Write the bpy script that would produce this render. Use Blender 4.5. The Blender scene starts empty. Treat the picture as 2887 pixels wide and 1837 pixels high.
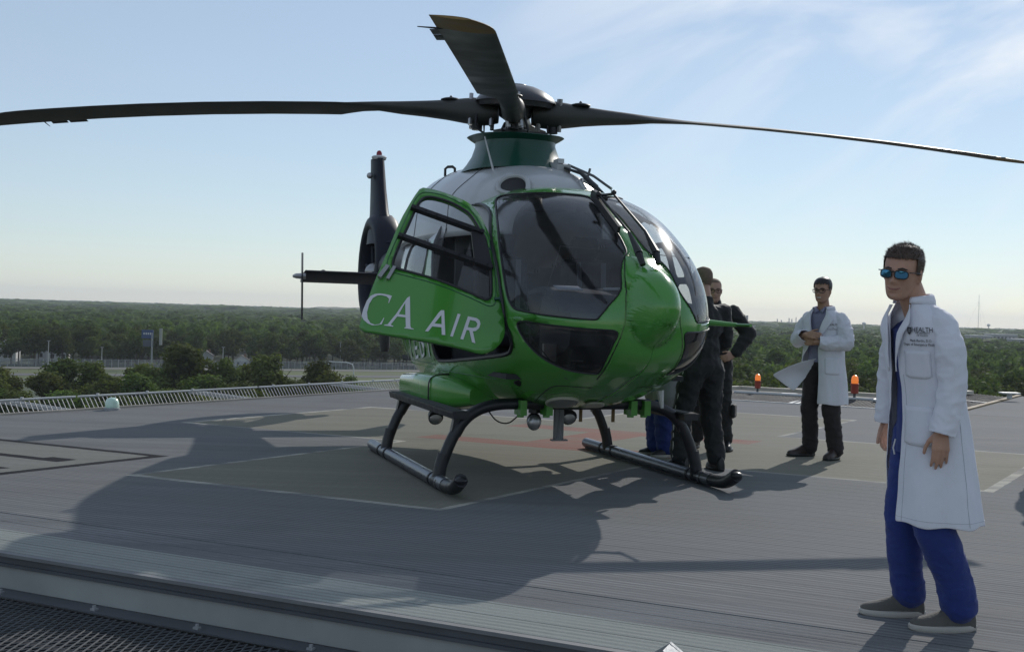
import bpy, bmesh, math, random
import numpy as np
from mathutils import Vector, Matrix, noise
from mathutils.geometry import delaunay_2d_cdt

SC = bpy.context.scene
COL = SC.collection
R = math.radians
PI = math.pi

# ------------------------------------------------------------------ camera
EYE = 1.38
ROLL = math.atan(87.0 / 2887.0)
PITCH = math.atan((918.5 - 883.5) * math.cos(ROLL) / 3262.0)
cam_d = bpy.data.cameras.new('camera')
cam = bpy.data.objects.new('camera', cam_d)
COL.objects.link(cam)
cam_d.sensor_width = 36.0
cam_d.lens = 36.0 * 3262.0 / 2887.0
cam_d.clip_start = 0.05
cam_d.clip_end = 40000
cam.matrix_world = Matrix.Translation((0, 0, EYE)) @ Matrix.Rotation(PI / 2 - PITCH, 4, 'X') @ Matrix.Rotation(ROLL, 4, 'Z')
SC.camera = cam

# ------------------------------------------------------------------ sky, sun, exposure
SUN_EL = R(30.5)
SUN_AZ = R(26.5)            # clockwise from +Y
world = bpy.data.worlds.new('World')
SC.world = world
world.use_nodes = True
wn, wl = world.node_tree.nodes, world.node_tree.links
wn.clear()
w_out = wn.new('ShaderNodeOutputWorld')
w_bg = wn.new('ShaderNodeBackground')
w_sky = wn.new('ShaderNodeTexSky')
w_sky.sky_type = 'NISHITA'
w_sky.sun_disc = False
w_sky.sun_elevation = SUN_EL
w_sky.sun_rotation = SUN_AZ
w_sky.altitude = 150
w_sky.air_density = 1.0
w_sky.dust_density = 0.08
w_sky.ozone_density = 2.5
w_bg.inputs['Strength'].default_value = 0.103
# thin streaky cirrus, strongest high on the sun's side of the sky
w_tc = wn.new('ShaderNodeTexCoord')
w_dir = Vector((0.80, 0.30, 0.52)).normalized()                # the way the streaks run
w_rot = wn.new('ShaderNodeMapping')
w_rot.inputs['Rotation'].default_value = w_dir.to_track_quat('X', 'Z').inverted().to_euler()
w_map = wn.new('ShaderNodeMapping')
w_map.inputs['Scale'].default_value = (0.9, 5.0, 9.0)
wl.new(w_rot.outputs[0], w_map.inputs['Vector'])
w_n1 = wn.new('ShaderNodeTexNoise')
w_n1.inputs['Scale'].default_value = 1.3
w_n1.inputs['Detail'].default_value = 7
w_n1.inputs['Roughness'].default_value = 0.55
w_n1.inputs['Distortion'].default_value = 0.6
w_n2 = wn.new('ShaderNodeTexNoise')
w_n2.inputs['Scale'].default_value = 1.7
w_n2.inputs['Detail'].default_value = 3
w_r1 = wn.new('ShaderNodeMapRange')
w_r1.inputs[1].default_value = 0.42
w_r1.inputs[2].default_value = 0.66
w_r2 = wn.new('ShaderNodeMapRange')
w_r2.inputs[1].default_value = 0.98
w_r2.inputs[2].default_value = 1.17
w_m = wn.new('ShaderNodeMath'); w_m.operation = 'MULTIPLY'
w_m2 = wn.new('ShaderNodeMath'); w_m2.operation = 'MULTIPLY'
w_m2.inputs[1].default_value = 1.0
w_mix = wn.new('ShaderNodeMix'); w_mix.data_type = 'RGBA'
w_mix.inputs[7].default_value = (10.0, 10.4, 11.0, 1)
wl.new(w_tc.outputs['Generated'], w_rot.inputs['Vector'])
wl.new(w_map.outputs[0], w_n1.inputs['Vector'])
wl.new(w_tc.outputs['Generated'], w_n2.inputs['Vector'])
wl.new(w_n1.outputs[0], w_r1.inputs[0])
w_dot = wn.new('ShaderNodeVectorMath'); w_dot.operation = 'DOT_PRODUCT'      # cirrus field towards the sun's side
w_dot.inputs[1].default_value = Vector((0.52, 0.76, 0.40)).normalized()
wl.new(w_tc.outputs['Generated'], w_dot.inputs[0])
w_add = wn.new('ShaderNodeMath'); w_add.operation = 'MULTIPLY_ADD'; w_add.inputs[1].default_value = 0.35
wl.new(w_n2.outputs[0], w_add.inputs[0]); wl.new(w_dot.outputs['Value'], w_add.inputs[2])
wl.new(w_add.outputs[0], w_r2.inputs[0])
wl.new(w_r1.outputs[0], w_m.inputs[0])
wl.new(w_r2.outputs[0], w_m.inputs[1])
wl.new(w_m.outputs[0], w_m2.inputs[0])
wl.new(w_m2.outputs[0], w_mix.inputs[0])
wl.new(w_sky.outputs[0], w_mix.inputs[6])
w_veil = wn.new('ShaderNodeMix'); w_veil.data_type = 'RGBA'      # even high haze
w_veil.inputs[0].default_value = 0.46
w_veil.inputs[7].default_value = (5.1, 5.75, 6.5, 1)
wl.new(w_mix.outputs[2], w_veil.inputs[6])
wl.new(w_veil.outputs[2], w_bg.inputs['Color'])
wl.new(w_bg.outputs[0], w_out.inputs[0])

sun_d = bpy.data.lights.new('sun', 'SUN')
sun_d.energy = 2.6
sun_d.angle = R(0.53)
sun_d.color = (1.0, 0.955, 0.89)
sun = bpy.data.objects.new('sun', sun_d)
COL.objects.link(sun)
SDIR = Vector((math.sin(SUN_AZ) * math.cos(SUN_EL), math.cos(SUN_AZ) * math.cos(SUN_EL), math.sin(SUN_EL)))
sun.rotation_euler = SDIR.to_track_quat('Z', 'Y').to_euler()

vs = SC.view_settings
vs.view_transform = 'Standard'
vs.look = 'None'
vs.exposure = 0.12
vs.gamma = 1.0
vs.use_curve_mapping = False
SC.cycles.max_bounces = 7
SC.cycles.transparent_max_bounces = 16
SC.cycles.volume_bounces = 0
SC.cycles.caustics_reflective = False
SC.cycles.caustics_refractive = False

# ------------------------------------------------------------------ helpers
def mat(name, col, rough=0.6, metal=0.0, var=0.0, vscale=3.0, bump=0.0, bscale=40.0, spec=None, coat=0.0, trans=0.0, stretch=None):
    m = bpy.data.materials.new(name)
    m.use_nodes = True
    nt = m.node_tree
    b = nt.nodes['Principled BSDF']
    b.inputs['Base Color'].default_value = (*col, 1)
    b.inputs['Roughness'].default_value = rough
    b.inputs['Metallic'].default_value = metal
    if spec is not None: b.inputs['Specular IOR Level'].default_value = spec
    if coat: b.inputs['Coat Weight'].default_value = coat; b.inputs['Coat Roughness'].default_value = 0.04
    if var or bump:
        tc = nt.nodes.new('ShaderNodeTexCoord')
        vec = tc.outputs['Object']
        if stretch:
            mp = nt.nodes.new('ShaderNodeMapping'); mp.inputs['Scale'].default_value = stretch
            nt.links.new(vec, mp.inputs[0]); vec = mp.outputs[0]
    if var:
        n = nt.nodes.new('ShaderNodeTexNoise'); n.inputs['Scale'].default_value = vscale; n.inputs['Detail'].default_value = 6
        nt.links.new(vec, n.inputs['Vector'])
        r = nt.nodes.new('ShaderNodeMapRange'); r.inputs[1].default_value = 0.3; r.inputs[2].default_value = 0.7
        r.inputs[3].default_value = 1 - var; r.inputs[4].default_value = 1 + var
        nt.links.new(n.outputs[0], r.inputs[0])
        mx = nt.nodes.new('ShaderNodeVectorMath'); mx.operation = 'SCALE'
        mx.inputs[0].default_value = col
        nt.links.new(r.outputs[0], mx.inputs['Scale'])
        nt.links.new(mx.outputs[0], b.inputs['Base Color'])
        r2 = nt.nodes.new('ShaderNodeMapRange'); r2.inputs[1].default_value = 0.3; r2.inputs[2].default_value = 0.7
        r2.inputs[3].default_value = max(0.02, rough * (1 - var * 0.7)); r2.inputs[4].default_value = min(1, rough * (1 + var * 0.7))
        nt.links.new(n.outputs[0], r2.inputs[0]); nt.links.new(r2.outputs[0], b.inputs['Roughness'])
    if bump:
        n = nt.nodes.new('ShaderNodeTexNoise'); n.inputs['Scale'].default_value = bscale; n.inputs['Detail'].default_value = 5
        nt.links.new(vec, n.inputs['Vector'])
        bp = nt.nodes.new('ShaderNodeBump'); bp.inputs['Strength'].default_value = bump; bp.inputs['Distance'].default_value = 0.02
        nt.links.new(n.outputs[0], bp.inputs['Height']); nt.links.new(bp.outputs[0], b.inputs['Normal'])
    return m

def glass_mat(name, tint, rough=0.03, ior=1.5):
    m = bpy.data.materials.new(name); m.use_nodes = True
    nt = m.node_tree; nt.nodes.clear()
    o = nt.nodes.new('ShaderNodeOutputMaterial'); mx = nt.nodes.new('ShaderNodeMixShader')
    t = nt.nodes.new('ShaderNodeBsdfTransparent'); t.inputs[0].default_value = (*tint, 1)
    g = nt.nodes.new('ShaderNodeBsdfGlossy'); g.inputs['Roughness'].default_value = rough
    # two-sided Schlick reflectance, so a pane looks the same from inside and outside
    ge = nt.nodes.new('ShaderNodeNewGeometry'); dt = nt.nodes.new('ShaderNodeVectorMath'); dt.operation = 'DOT_PRODUCT'
    nt.links.new(ge.outputs['Incoming'], dt.inputs[0]); nt.links.new(ge.outputs['Normal'], dt.inputs[1])
    ab = nt.nodes.new('ShaderNodeMath'); ab.operation = 'ABSOLUTE'; nt.links.new(dt.outputs['Value'], ab.inputs[0])
    om = nt.nodes.new('ShaderNodeMath'); om.operation = 'SUBTRACT'; om.inputs[0].default_value = 1.0; nt.links.new(ab.outputs[0], om.inputs[1])
    pw_ = nt.nodes.new('ShaderNodeMath'); pw_.operation = 'POWER'; pw_.inputs[1].default_value = 5.0; nt.links.new(om.outputs[0], pw_.inputs[0])
    f = nt.nodes.new('ShaderNodeMath'); f.operation = 'MULTIPLY_ADD'; f.inputs[1].default_value = 0.93; f.inputs[2].default_value = 0.07; nt.links.new(pw_.outputs[0], f.inputs[0])
    # fine dust on the pane
    d = nt.nodes.new('ShaderNodeBsdfDiffuse'); d.inputs[0].default_value = (0.45, 0.45, 0.45, 1)
    mx2 = nt.nodes.new('ShaderNodeMixShader')
    tc = nt.nodes.new('ShaderNodeTexCoord'); n = nt.nodes.new('ShaderNodeTexNoise'); n.inputs['Scale'].default_value = 9; n.inputs['Detail'].default_value = 8
    r = nt.nodes.new('ShaderNodeMapRange'); r.inputs[1].default_value = 0.35; r.inputs[2].default_value = 0.8; r.inputs[3].default_value = 0.01; r.inputs[4].default_value = 0.07
    nt.links.new(tc.outputs['Object'], n.inputs[0]); nt.links.new(n.outputs[0], r.inputs[0])
    nt.links.new(r.outputs[0], mx2.inputs[0])
    nt.links.new(f.outputs[0], mx.inputs[0]); nt.links.new(t.outputs[0], mx.inputs[1]); nt.links.new(g.outputs[0], mx.inputs[2])
    nt.links.new(mx.outputs[0], mx2.inputs[1]); nt.links.new(d.outputs[0], mx2.inputs[2])
    nt.links.new(mx2.outputs[0], o.inputs[0])
    return m

def emis_mat(name, col, strength, base=None):
    m = mat(name, base or col, 0.3)
    b = m.node_tree.nodes['Principled BSDF']
    b.inputs['Emission Color'].default_value = (*col, 1)
    b.inputs['Emission Strength'].default_value = strength
    return m

class MB:
    """collects vertices and faces of one mesh"""
    def __init__(s): s.v = []; s.f = []; s.mi = []; s.m = 0
    def add(s, vs, fs):
        o = len(s.v); s.v += [tuple(map(float, p)) for p in vs]
        for f in fs: s.f.append(tuple(i + o for i in f)); s.mi.append(s.m)
        return s
    def box(s, c, d, rot=None):
        vs = []
        for sx in (-1, 1):
            for sy in (-1, 1):
                for sz in (-1, 1):
                    p = Vector((sx * d[0] / 2, sy * d[1] / 2, sz * d[2] / 2))
                    if rot is not None: p = rot @ p
                    vs.append(p + Vector(c))
        return s.add(vs, [(0, 1, 3, 2), (4, 6, 7, 5), (0, 4, 5, 1), (2, 3, 7, 6), (0, 2, 6, 4), (1, 5, 7, 3)])
    def beam(s, a, b, w, h, up=(0, 0, 1)):
        a, b = Vector(a), Vector(b); d = (b - a).normalized(); u = Vector(up)
        sd = d.cross(u)
        if sd.length < 1e-4: sd = d.cross(Vector((1, 0, 0)))
        sd.normalize(); u = sd.cross(d)
        vs = [p + sd * x * w / 2 + u * y * h / 2 for p in (a, b) for x, y in ((-1, -1), (1, -1), (1, 1), (-1, 1))]
        return s.add(vs, [(3, 2, 1, 0), (4, 5, 6, 7), (0, 1, 5, 4), (1, 2, 6, 5), (2, 3, 7, 6), (3, 0, 4, 7)])
    def tube(s, pts, r, n=8, caps=True, closed=False):
        pts = [Vector(p) for p in pts]; k = len(pts)
        rs = r if hasattr(r, '__len__') else [r] * k
        prev = None; rings = []
        for i, p in enumerate(pts):
            if closed: d = pts[(i + 1) % k] - pts[i - 1]
            else: d = pts[min(i + 1, k - 1)] - pts[max(i - 1, 0)]
            d.normalize()
            if prev is None:
                u = d.orthogonal().normalized()
            else:
                u = prev - d * prev.dot(d)
                u = u.normalized() if u.length > 1e-6 else d.orthogonal().normalized()
            prev = u; w = d.cross(u)
            rr = rs[i]
            ra, rb = rr if hasattr(rr, '__len__') else (rr, rr)
            rings.append([p + u * math.cos(2 * PI * j / n) * ra + w * math.sin(2 * PI * j / n) * rb for j in range(n)])
        vs = [q for g in rings for q in g]; fs = []
        for i in range(k if closed else k - 1):
            i2 = (i + 1) % k
            for j in range(n):
                fs.append((i * n + j, i * n + (j + 1) % n, i2 * n + (j + 1) % n, i2 * n + j))
        if caps and not closed:
            fs.append(tuple(reversed(range(n)))); fs.append(tuple((k - 1) * n + j for j in range(n)))
        return s.add(vs, fs)
    def rings(s, rings, close=True, caps=True):
        n = len(rings[0]); k = len(rings); vs = [q for g in rings for q in g]; fs = []
        for i in range(k - 1):
            for j in range(n if close else n - 1):
                fs.append((i * n + j, i * n + (j + 1) % n, (i + 1) * n + (j + 1) % n, (i + 1) * n + j))
        if caps and close:
            fs.append(tuple(reversed(range(n)))); fs.append(tuple((k - 1) * n + j for j in range(n)))
        return s.add(vs, fs)
    def ell(s, c, r, rot=None, nu=12, nv=8):
        vs = []; fs = []
        for i in range(nv + 1):
            a = -PI / 2 + PI * i / nv
            for j in range(nu):
                b = 2 * PI * j / nu
                p = Vector((math.cos(a) * math.cos(b) * r[0], math.cos(a) * math.sin(b) * r[1], math.sin(a) * r[2]))
                if rot is not None: p = rot @ p
                vs.append(p + Vector(c))
        for i in range(nv):
            for j in range(nu):
                f = (i * nu + j, i * nu + (j + 1) % nu, (i + 1) * nu + (j + 1) % nu, (i + 1) * nu + j)
                if i == 0: f = (f[0], f[2], f[3])
                elif i == nv - 1: f = (f[0], f[1], f[2])
                fs.append(f)
        return s.add(vs, fs)
    def cone(s, a, b, ra, rb, n=10):
        """capsule with two radii"""
        a, b = Vector(a), Vector(b); d = b - a; L = d.length
        if L < 1e-6: return s.ell(a, (ra,) * 3)
        d.normalize(); pts = []; rs = []
        for t in (-90, -60, -30):
            pts.append(a + d * ra * math.sin(R(t))); rs.append(max(ra * math.cos(R(t)), 1e-4))
        pts.append(a); rs.append(ra); pts.append(b); rs.append(rb)
        for t in (30, 60, 90):
            pts.append(b + d * rb * math.sin(R(t))); rs.append(max(rb * math.cos(R(t)), 1e-4))
        return s.tube(pts, rs, n)
    def lathe(s, prof, c=(0, 0, 0), n=24, rot=None):
        rings = []
        for r, z in prof:
            g = []
            for j in range(n):
                p = Vector((r * math.cos(2 * PI * j / n), r * math.sin(2 * PI * j / n), z))
                if rot is not None: p = rot @ p
                g.append(p + Vector(c))
            rings.append(g)
        return s.rings(rings)
    def build(s, name, mats, parent=None, smooth=True, loc=None):
        me = bpy.data.meshes.new(name)
        me.from_pydata(s.v, [], s.f)
        for m in (mats if isinstance(mats, (list, tuple)) else [mats]): me.materials.append(m)
        if any(s.mi): me.polygons.foreach_set('material_index', s.mi)
        bm = bmesh.new(); bm.from_mesh(me); bmesh.ops.recalc_face_normals(bm, faces=bm.faces); bm.to_mesh(me); bm.free()
        if smooth: shade(me)
        return link(name, me, parent, loc)

def shade(me, ang=40):
    me.polygons.foreach_set('use_smooth', [True] * len(me.polygons))
    try: me.set_sharp_from_angle(angle=R(ang))
    except Exception: pass

def link(name, me, parent=None, loc=None):
    o = bpy.data.objects.new(name, me); COL.objects.link(o)
    if parent is not None: o.parent = parent
    if loc is not None: o.location = loc
    return o

def tag(o, label=None, cat=None, group=None, kind=None):
    if label: o['label'] = label
    if cat: o['category'] = cat
    if group: o['group'] = group
    if kind: o['kind'] = kind
    return o

def empty(name, loc, label, cat, rz=0.0, group=None):
    o = bpy.data.objects.new(name, None); COL.objects.link(o)
    o.empty_display_size = 0.2
    o.location = loc; o.rotation_euler = (0, 0, rz)
    return tag(o, label, cat, group)

def mesh_np(name, V, F, m, parent=None, smooth=False):
    me = bpy.data.meshes.new(name)
    V = np.asarray(V, np.float32); F = np.asarray(F, np.int32); k = F.shape[1]
    me.vertices.add(len(V)); me.vertices.foreach_set('co', V.ravel())
    me.loops.add(F.size); me.loops.foreach_set('vertex_index', F.ravel())
    me.polygons.add(len(F)); me.polygons.foreach_set('loop_start', np.arange(0, F.size, k, dtype=np.int32))
    try: me.polygons.foreach_set('loop_total', np.full(len(F), k, np.int32))
    except Exception: pass
    me.update(calc_edges=True); me.validate()
    me.materials.append(m)
    if smooth: me.polygons.foreach_set('use_smooth', [True] * len(me.polygons))
    return link(name, me, parent)

def chaikin(poly, it=2, closed=True, cut=0.25):
    p = [tuple(q) for q in poly]
    for _ in range(it):
        o = []; n = len(p)
        for i in range(n if closed else n - 1):
            a, b = p[i], p[(i + 1) % n]
            o.append(tuple(a[k] * (1 - cut) + b[k] * cut for k in range(len(a))))
            o.append(tuple(a[k] * cut + b[k] * (1 - cut) for k in range(len(a))))
        if not closed: o = [p[0]] + o + [p[-1]]
        p = o
    return p

def inpoly(pt, poly):
    x, y = pt; c = False; n = len(poly); j = n - 1
    for i in range(n):
        xi, yi = poly[i][0], poly[i][1]; xj, yj = poly[j][0], poly[j][1]
        if (yi > y) != (yj > y) and x < (xj - xi) * (y - yi) / (yj - yi) + xi: c = not c
        j = i
    return c

def dens(poly, step):
    o = []; n = len(poly)
    for i in range(n):
        a, b = Vector(poly[i]), Vector(poly[(i + 1) % n]); k = max(1, int((b - a).length / step))
        for q in range(k): o.append(tuple(a.lerp(b, q / k)))
    return o

def tri2d(outer, holes=(), step=0.08, inner=True, extra=()):
    """constrained triangulation of a 2-d outline with holes and grid points inside"""
    outer = dens(outer, step); holes = [dens(h, step) for h in holes]
    V = []; E = []
    for lp in [outer] + holes:
        o = len(V); V += [Vector(p) for p in lp]; n = len(lp)
        E += [(o + i, o + (i + 1) % n) for i in range(n)]
    if inner:
        xs = [p[0] for p in outer]; ys = [p[1] for p in outer]
        arr = np.array([tuple(v) for v in V])
        nx = int((max(xs) - min(xs)) / step); ny = int((max(ys) - min(ys)) / step)
        for i in range(1, nx + 1):
            for j in range(1, ny + 1):
                p = (min(xs) + (i - 0.5 + 0.25 * (j % 2)) * step, min(ys) + (j - 0.5) * step)
                if np.min(np.abs(arr[:, 0] - p[0]) + np.abs(arr[:, 1] - p[1])) < step * 0.55: continue
                if inpoly(p, outer) and not any(inpoly(p, h) for h in holes): V.append(Vector(p))
        for p in extra:
            if np.min(np.abs(arr[:, 0] - p[0]) + np.abs(arr[:, 1] - p[1])) > 0.012 and inpoly(p, outer) and not any(inpoly(p, h) for h in holes): V.append(Vector(p))
    v2, e2, f2, *_ = delaunay_2d_cdt(V, E, [], 0, 1e-6, False)
    fs = []
    for f in f2:
        c = (sum(v2[i][0] for i in f) / len(f), sum(v2[i][1] for i in f) / len(f))
        if inpoly(c, outer) and not any(inpoly(c, h) for h in holes): fs.append(tuple(f))
    return [tuple(v) for v in v2], fs

def surf_panel(name, fn, outer, holes, m, parent, step=0.08, off=0.0, thick=0.0, thick_m=None, inner=True, extra=()):
    v2, fs = tri2d(outer, holes, step, inner, extra)
    mb = MB(); P = [Vector(fn(*p)) for p in v2]
    if off:
        N = []
        for p in v2:
            e = 1e-3; a = Vector(fn(p[0] + e, p[1])) - Vector(fn(p[0] - e, p[1])); b = Vector(fn(p[0], p[1] + e)) - Vector(fn(p[0], p[1] - e))
            N.append(a.cross(b).normalized())
        P = [p + n * off for p, n in zip(P, N)]
    mb.add(P, fs)
    ms = [m] + ([thick_m] if thick_m else [])
    o = mb.build(name, ms, parent)
    if thick:
        md = o.modifiers.new('thickness', 'SOLIDIFY'); md.thickness = thick; md.offset = -1
        if thick_m: md.material_offset = 1; md.material_offset_rim = 1
    return o

def text_mesh(name, txt, size, m, parent, M, align='CENTER', extr=0.001):
    cu = bpy.data.curves.new(name, 'FONT'); cu.body = txt; cu.size = size; cu.align_x = align; cu.align_y = 'CENTER'; cu.extrude = extr
    cu.resolution_u = 2
    o = bpy.data.objects.new(name, cu); COL.objects.link(o)
    bpy.context.view_layer.update()
    me = bpy.data.meshes.new_from_object(o.evaluated_get(bpy.context.evaluated_depsgraph_get()))
    bpy.data.objects.remove(o); bpy.data.curves.remove(cu)
    me.materials.clear(); me.materials.append(m)
    me.transform(M)
    return link(name, me, parent)

def fuse(mb, voxel, smooth=3, fac=0.5, name='fused'):
    """one continuous skin over the overlapping pieces of mb"""
    me = bpy.data.meshes.new(name); me.from_pydata(mb.v, [], mb.f)
    bm = bmesh.new(); bm.from_mesh(me); bmesh.ops.recalc_face_normals(bm, faces=bm.faces); bm.to_mesh(me); bm.free()
    o = bpy.data.objects.new(name, me); COL.objects.link(o)
    md = o.modifiers.new('r', 'REMESH'); md.mode = 'VOXEL'; md.voxel_size = voxel
    if smooth:
        sm = o.modifiers.new('s', 'SMOOTH'); sm.iterations = smooth; sm.factor = fac
    bpy.context.view_layer.update()
    out = bpy.data.meshes.new_from_object(o.evaluated_get(bpy.context.evaluated_depsgraph_get()))
    bpy.data.objects.remove(o); bpy.data.meshes.remove(me)
    out.polygons.foreach_set('use_smooth', [True] * len(out.polygons))
    return out

def displace(me, amp, scale, stretch=(1, 1, 1), seed=0.0):
    n = len(me.vertices); co = np.empty(n * 3, np.float32); me.vertices.foreach_get('co', co)
    no = np.empty(n * 3, np.float32); me.vertex_normals.foreach_get('vector', no)
    co = co.reshape(-1, 3); no = no.reshape(-1, 3)
    for i in range(n):
        p = Vector((co[i, 0] * stretch[0] + seed, co[i, 1] * stretch[1], co[i, 2] * stretch[2])) * scale
        co[i] += no[i] * amp * (noise.noise(p) + 0.5 * noise.noise(p * 2.1))
    me.vertices.foreach_set('co', co.ravel()); me.update()
# ================================================================== SETTING
TZ = -25.5                                   # street level below the roof pad
UA, VA = R(-25.2), R(57.6)
PU = Vector((math.cos(UA), math.sin(UA), 0)); PV = Vector((math.cos(VA), math.sin(VA), 0))
PB = Vector((-0.45, 8.05, 0))
def pad(a, b, z=0.0): return PB + PU * a + PV * b + Vector((0, 0, z))

# ---- pad paint: masks in the pad's own two directions
def pad_material(name, ribs):
    m = bpy.data.materials.new(name); m.use_nodes = True
    nt = m.node_tree; N = nt.nodes; L = nt.links; b = N['Principled BSDF']
    tc = N.new('ShaderNodeTexCoord')
    iu = (0.85103862, -0.54008553, 0); iv = (0.42916337, 0.91201859, 0)
    def dot(vec, off):
        d = N.new('ShaderNodeVectorMath'); d.operation = 'DOT_PRODUCT'; d.inputs[1].default_value = vec
        L.new(tc.outputs['Object'], d.inputs[0])
        a = N.new('ShaderNodeMath'); a.operation = 'SUBTRACT'; a.inputs[1].default_value = off
        L.new(d.outputs['Value'], a.inputs[0]); return a.outputs[0]
    A0 = dot(iu, PB.x * iu[0] + PB.y * iu[1]); B0 = dot(iv, PB.x * iv[0] + PB.y * iv[1])
    # worn, wavering paint edges
    wn_ = N.new('ShaderNodeTexNoise'); wn_.inputs['Scale'].default_value = 7; wn_.inputs['Detail'].default_value = 4
    L.new(tc.outputs['Object'], wn_.inputs[0])
    def jit(x, k):
        q = N.new('ShaderNodeMath'); q.operation = 'MULTIPLY_ADD'; q.inputs[1].default_value = k
        L.new(wn_.outputs[0], q.inputs[0]); L.new(x, q.inputs[2]); return q.outputs[0]
    A = jit(A0, 0.03); B = jit(B0, 0.03)
    def rng(x, lo, hi):
        c = N.new('ShaderNodeMath'); c.operation = 'COMPARE'; c.inputs[1].default_value = (lo + hi) / 2; c.inputs[2].default_value = (hi - lo) / 2
        L.new(x, c.inputs[0]); return c.outputs[0]
    def op(o, x, y):
        c = N.new('ShaderNodeMath'); c.operation = o; L.new(x, c.inputs[0]); L.new(y, c.inputs[1]); return c.outputs[0]
    def rect(a0, a1, b0, b1): return op('MULTIPLY', rng(A, a0, a1), rng(B, b0, b1))
    def mx(*q):
        r = q[0]
        for x in q[1:]: r = op('MAXIMUM', r, x)
        return r
    cross_o = mx(rect(-2.83, 0.03, -0.03, 10.17), rect(-5.78, 2.98, 3.49, 6.98))
    cross_i = mx(rect(-2.77, -0.03, 0.045, 10.09), rect(-5.7, 2.89, 3.565, 6.9))
    hh = mx(rect(-2.95, 0.05, 3.95, 4.36), rect(-2.95, 0.05, 5.8, 6.25), rect(-1.85, -1.2, 4.3, 5.9))
    bo = rect(-6.6, -3.5, -1.3, 1.08); bi = rect(-6.5, -3.62, -1.19, 0.97)
    dg = mx(rect(-5.2, -3.85, 0.2, 0.33), rect(-4.15, -3.85, 0.2, 0.42), rect(-5.2, -3.8, -0.42, -0.28))
    # base aluminium grey in broad plank tones
    mp = N.new('ShaderNodeMapping'); mp.inputs['Rotation'].default_value = (0, 0, -UA); mp.inputs['Scale'].default_value = (0.1, 2.4, 1)
    L.new(tc.outputs['Object'], mp.inputs[0])
    n1 = N.new('ShaderNodeTexNoise'); n1.inputs['Scale'].default_value = 1.4; n1.inputs['Detail'].default_value = 8; n1.inputs['Roughness'].default_value = 0.65
    L.new(mp.outputs[0], n1.inputs[0])
    n2 = N.new('ShaderNodeTexNoise'); n2.inputs['Scale'].default_value = 0.7; n2.inputs['Detail'].default_value = 6
    L.new(tc.outputs['Object'], n2.inputs[0])
    def mixc(fac, c1, c2):
        q = N.new('ShaderNodeMix'); q.data_type = 'RGBA'
        if isinstance(fac, float): q.inputs[0].default_value = fac
        else: L.new(fac, q.inputs[0])
        for c, i in ((c1, 6), (c2, 7)):
            if isinstance(c, tuple): q.inputs[i].default_value = (*c, 1)
            else: L.new(c, q.inputs[i])
        return q.outputs[2]
    def rmp(x, a, c, lo=0.0, hi=1.0):
        q = N.new('ShaderNodeMapRange'); q.inputs[1].default_value = a; q.inputs[2].default_value = c; q.inputs[3].default_value = lo; q.inputs[4].default_value = hi
        L.new(x, q.inputs[0]); return q.outputs[0]
    base = mixc(rmp(n1.outputs[0], 0.35, 0.68), (0.138, 0.143, 0.150), (0.192, 0.198, 0.204))
    base = mixc(rmp(n2.outputs[0], 0.4, 0.7, 0, 0.45), base, (0.155, 0.152, 0.142))
    strip = rng(B0, -2.7, -2.13)                                     # unpainted edge strip
    base = mixc(strip, base, (0.25, 0.265, 0.25))
    beige = mixc(rmp(n1.outputs[0], 0.3, 0.7), (0.180, 0.175, 0.145), (0.235, 0.228, 0.192))
    worn = rmp(n1.outputs[0], 0.40, 0.60, 0.1, 0.85)                            # paint rubbed off along the ribs
    c = mixc(op('MULTIPLY', cross_o, worn), base, (0.52, 0.50, 0.43))
    c = mixc(cross_i, c, beige)
    c = mixc(op('MULTIPLY', hh, rmp(n1.outputs[0], 0.3, 0.6, 0.35, 0.8)), c, (0.26, 0.105, 0.09))
    c = mixc(bo, c, (0.022, 0.022, 0.025)); c = mixc(bi, c, mixc(0.5, beige, base)); c = mixc(dg, c, (0.022, 0.022, 0.025))
    # old oil stains and rubbed patches
    st = N.new('ShaderNodeTexNoise'); st.inputs['Scale'].default_value = 0.55; st.inputs['Detail'].default_value = 9; st.inputs['Roughness'].default_value = 0.7; st.inputs['Distortion'].default_value = 0.8
    L.new(tc.outputs['Object'], st.inputs[0])
    c = mixc(rmp(st.outputs[0], 0.56, 0.74, 0, 0.38), c, (0.075, 0.075, 0.075)); c = mixc(rmp(st.outputs[0], 0.30, 0.42, 0.28, 0), c, (0.23, 0.225, 0.21))
    # scuffs and specks
    n3 = N.new('ShaderNodeTexNoise'); n3.inputs['Scale'].default_value = 55; n3.inputs['Detail'].default_value = 3
    L.new(mp.outputs[0], n3.inputs[0])
    c = mixc(rmp(n3.outputs[0], 0.72, 0.80, 0, 0.35), c, (0.5, 0.49, 0.46))
    n4 = N.new('ShaderNodeTexNoise'); n4.inputs['Scale'].default_value = 260; n4.inputs['Detail'].default_value = 2
    L.new(tc.outputs['Object'], n4.inputs[0])
    g = N.new('ShaderNodeVectorMath'); g.operation = 'SCALE'; L.new(c, g.inputs[0]); L.new(rmp(n4.outputs[0], 0.3, 0.7, 0.86, 1.14), g.inputs['Scale'])
    # sunlit and shaded sides of the plank ribs, painted in as colour stripes
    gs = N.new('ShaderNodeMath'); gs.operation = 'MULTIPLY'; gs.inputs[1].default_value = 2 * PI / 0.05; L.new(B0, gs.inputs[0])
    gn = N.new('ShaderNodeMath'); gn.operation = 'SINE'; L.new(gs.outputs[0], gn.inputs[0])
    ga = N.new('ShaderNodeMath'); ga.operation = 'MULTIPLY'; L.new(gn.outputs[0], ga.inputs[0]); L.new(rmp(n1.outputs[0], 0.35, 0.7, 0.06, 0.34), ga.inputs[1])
    gp = N.new('ShaderNodeMath'); gp.operation = 'ADD'; gp.inputs[1].default_value = 1.0; L.new(ga.outputs[0], gp.inputs[0])
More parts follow.
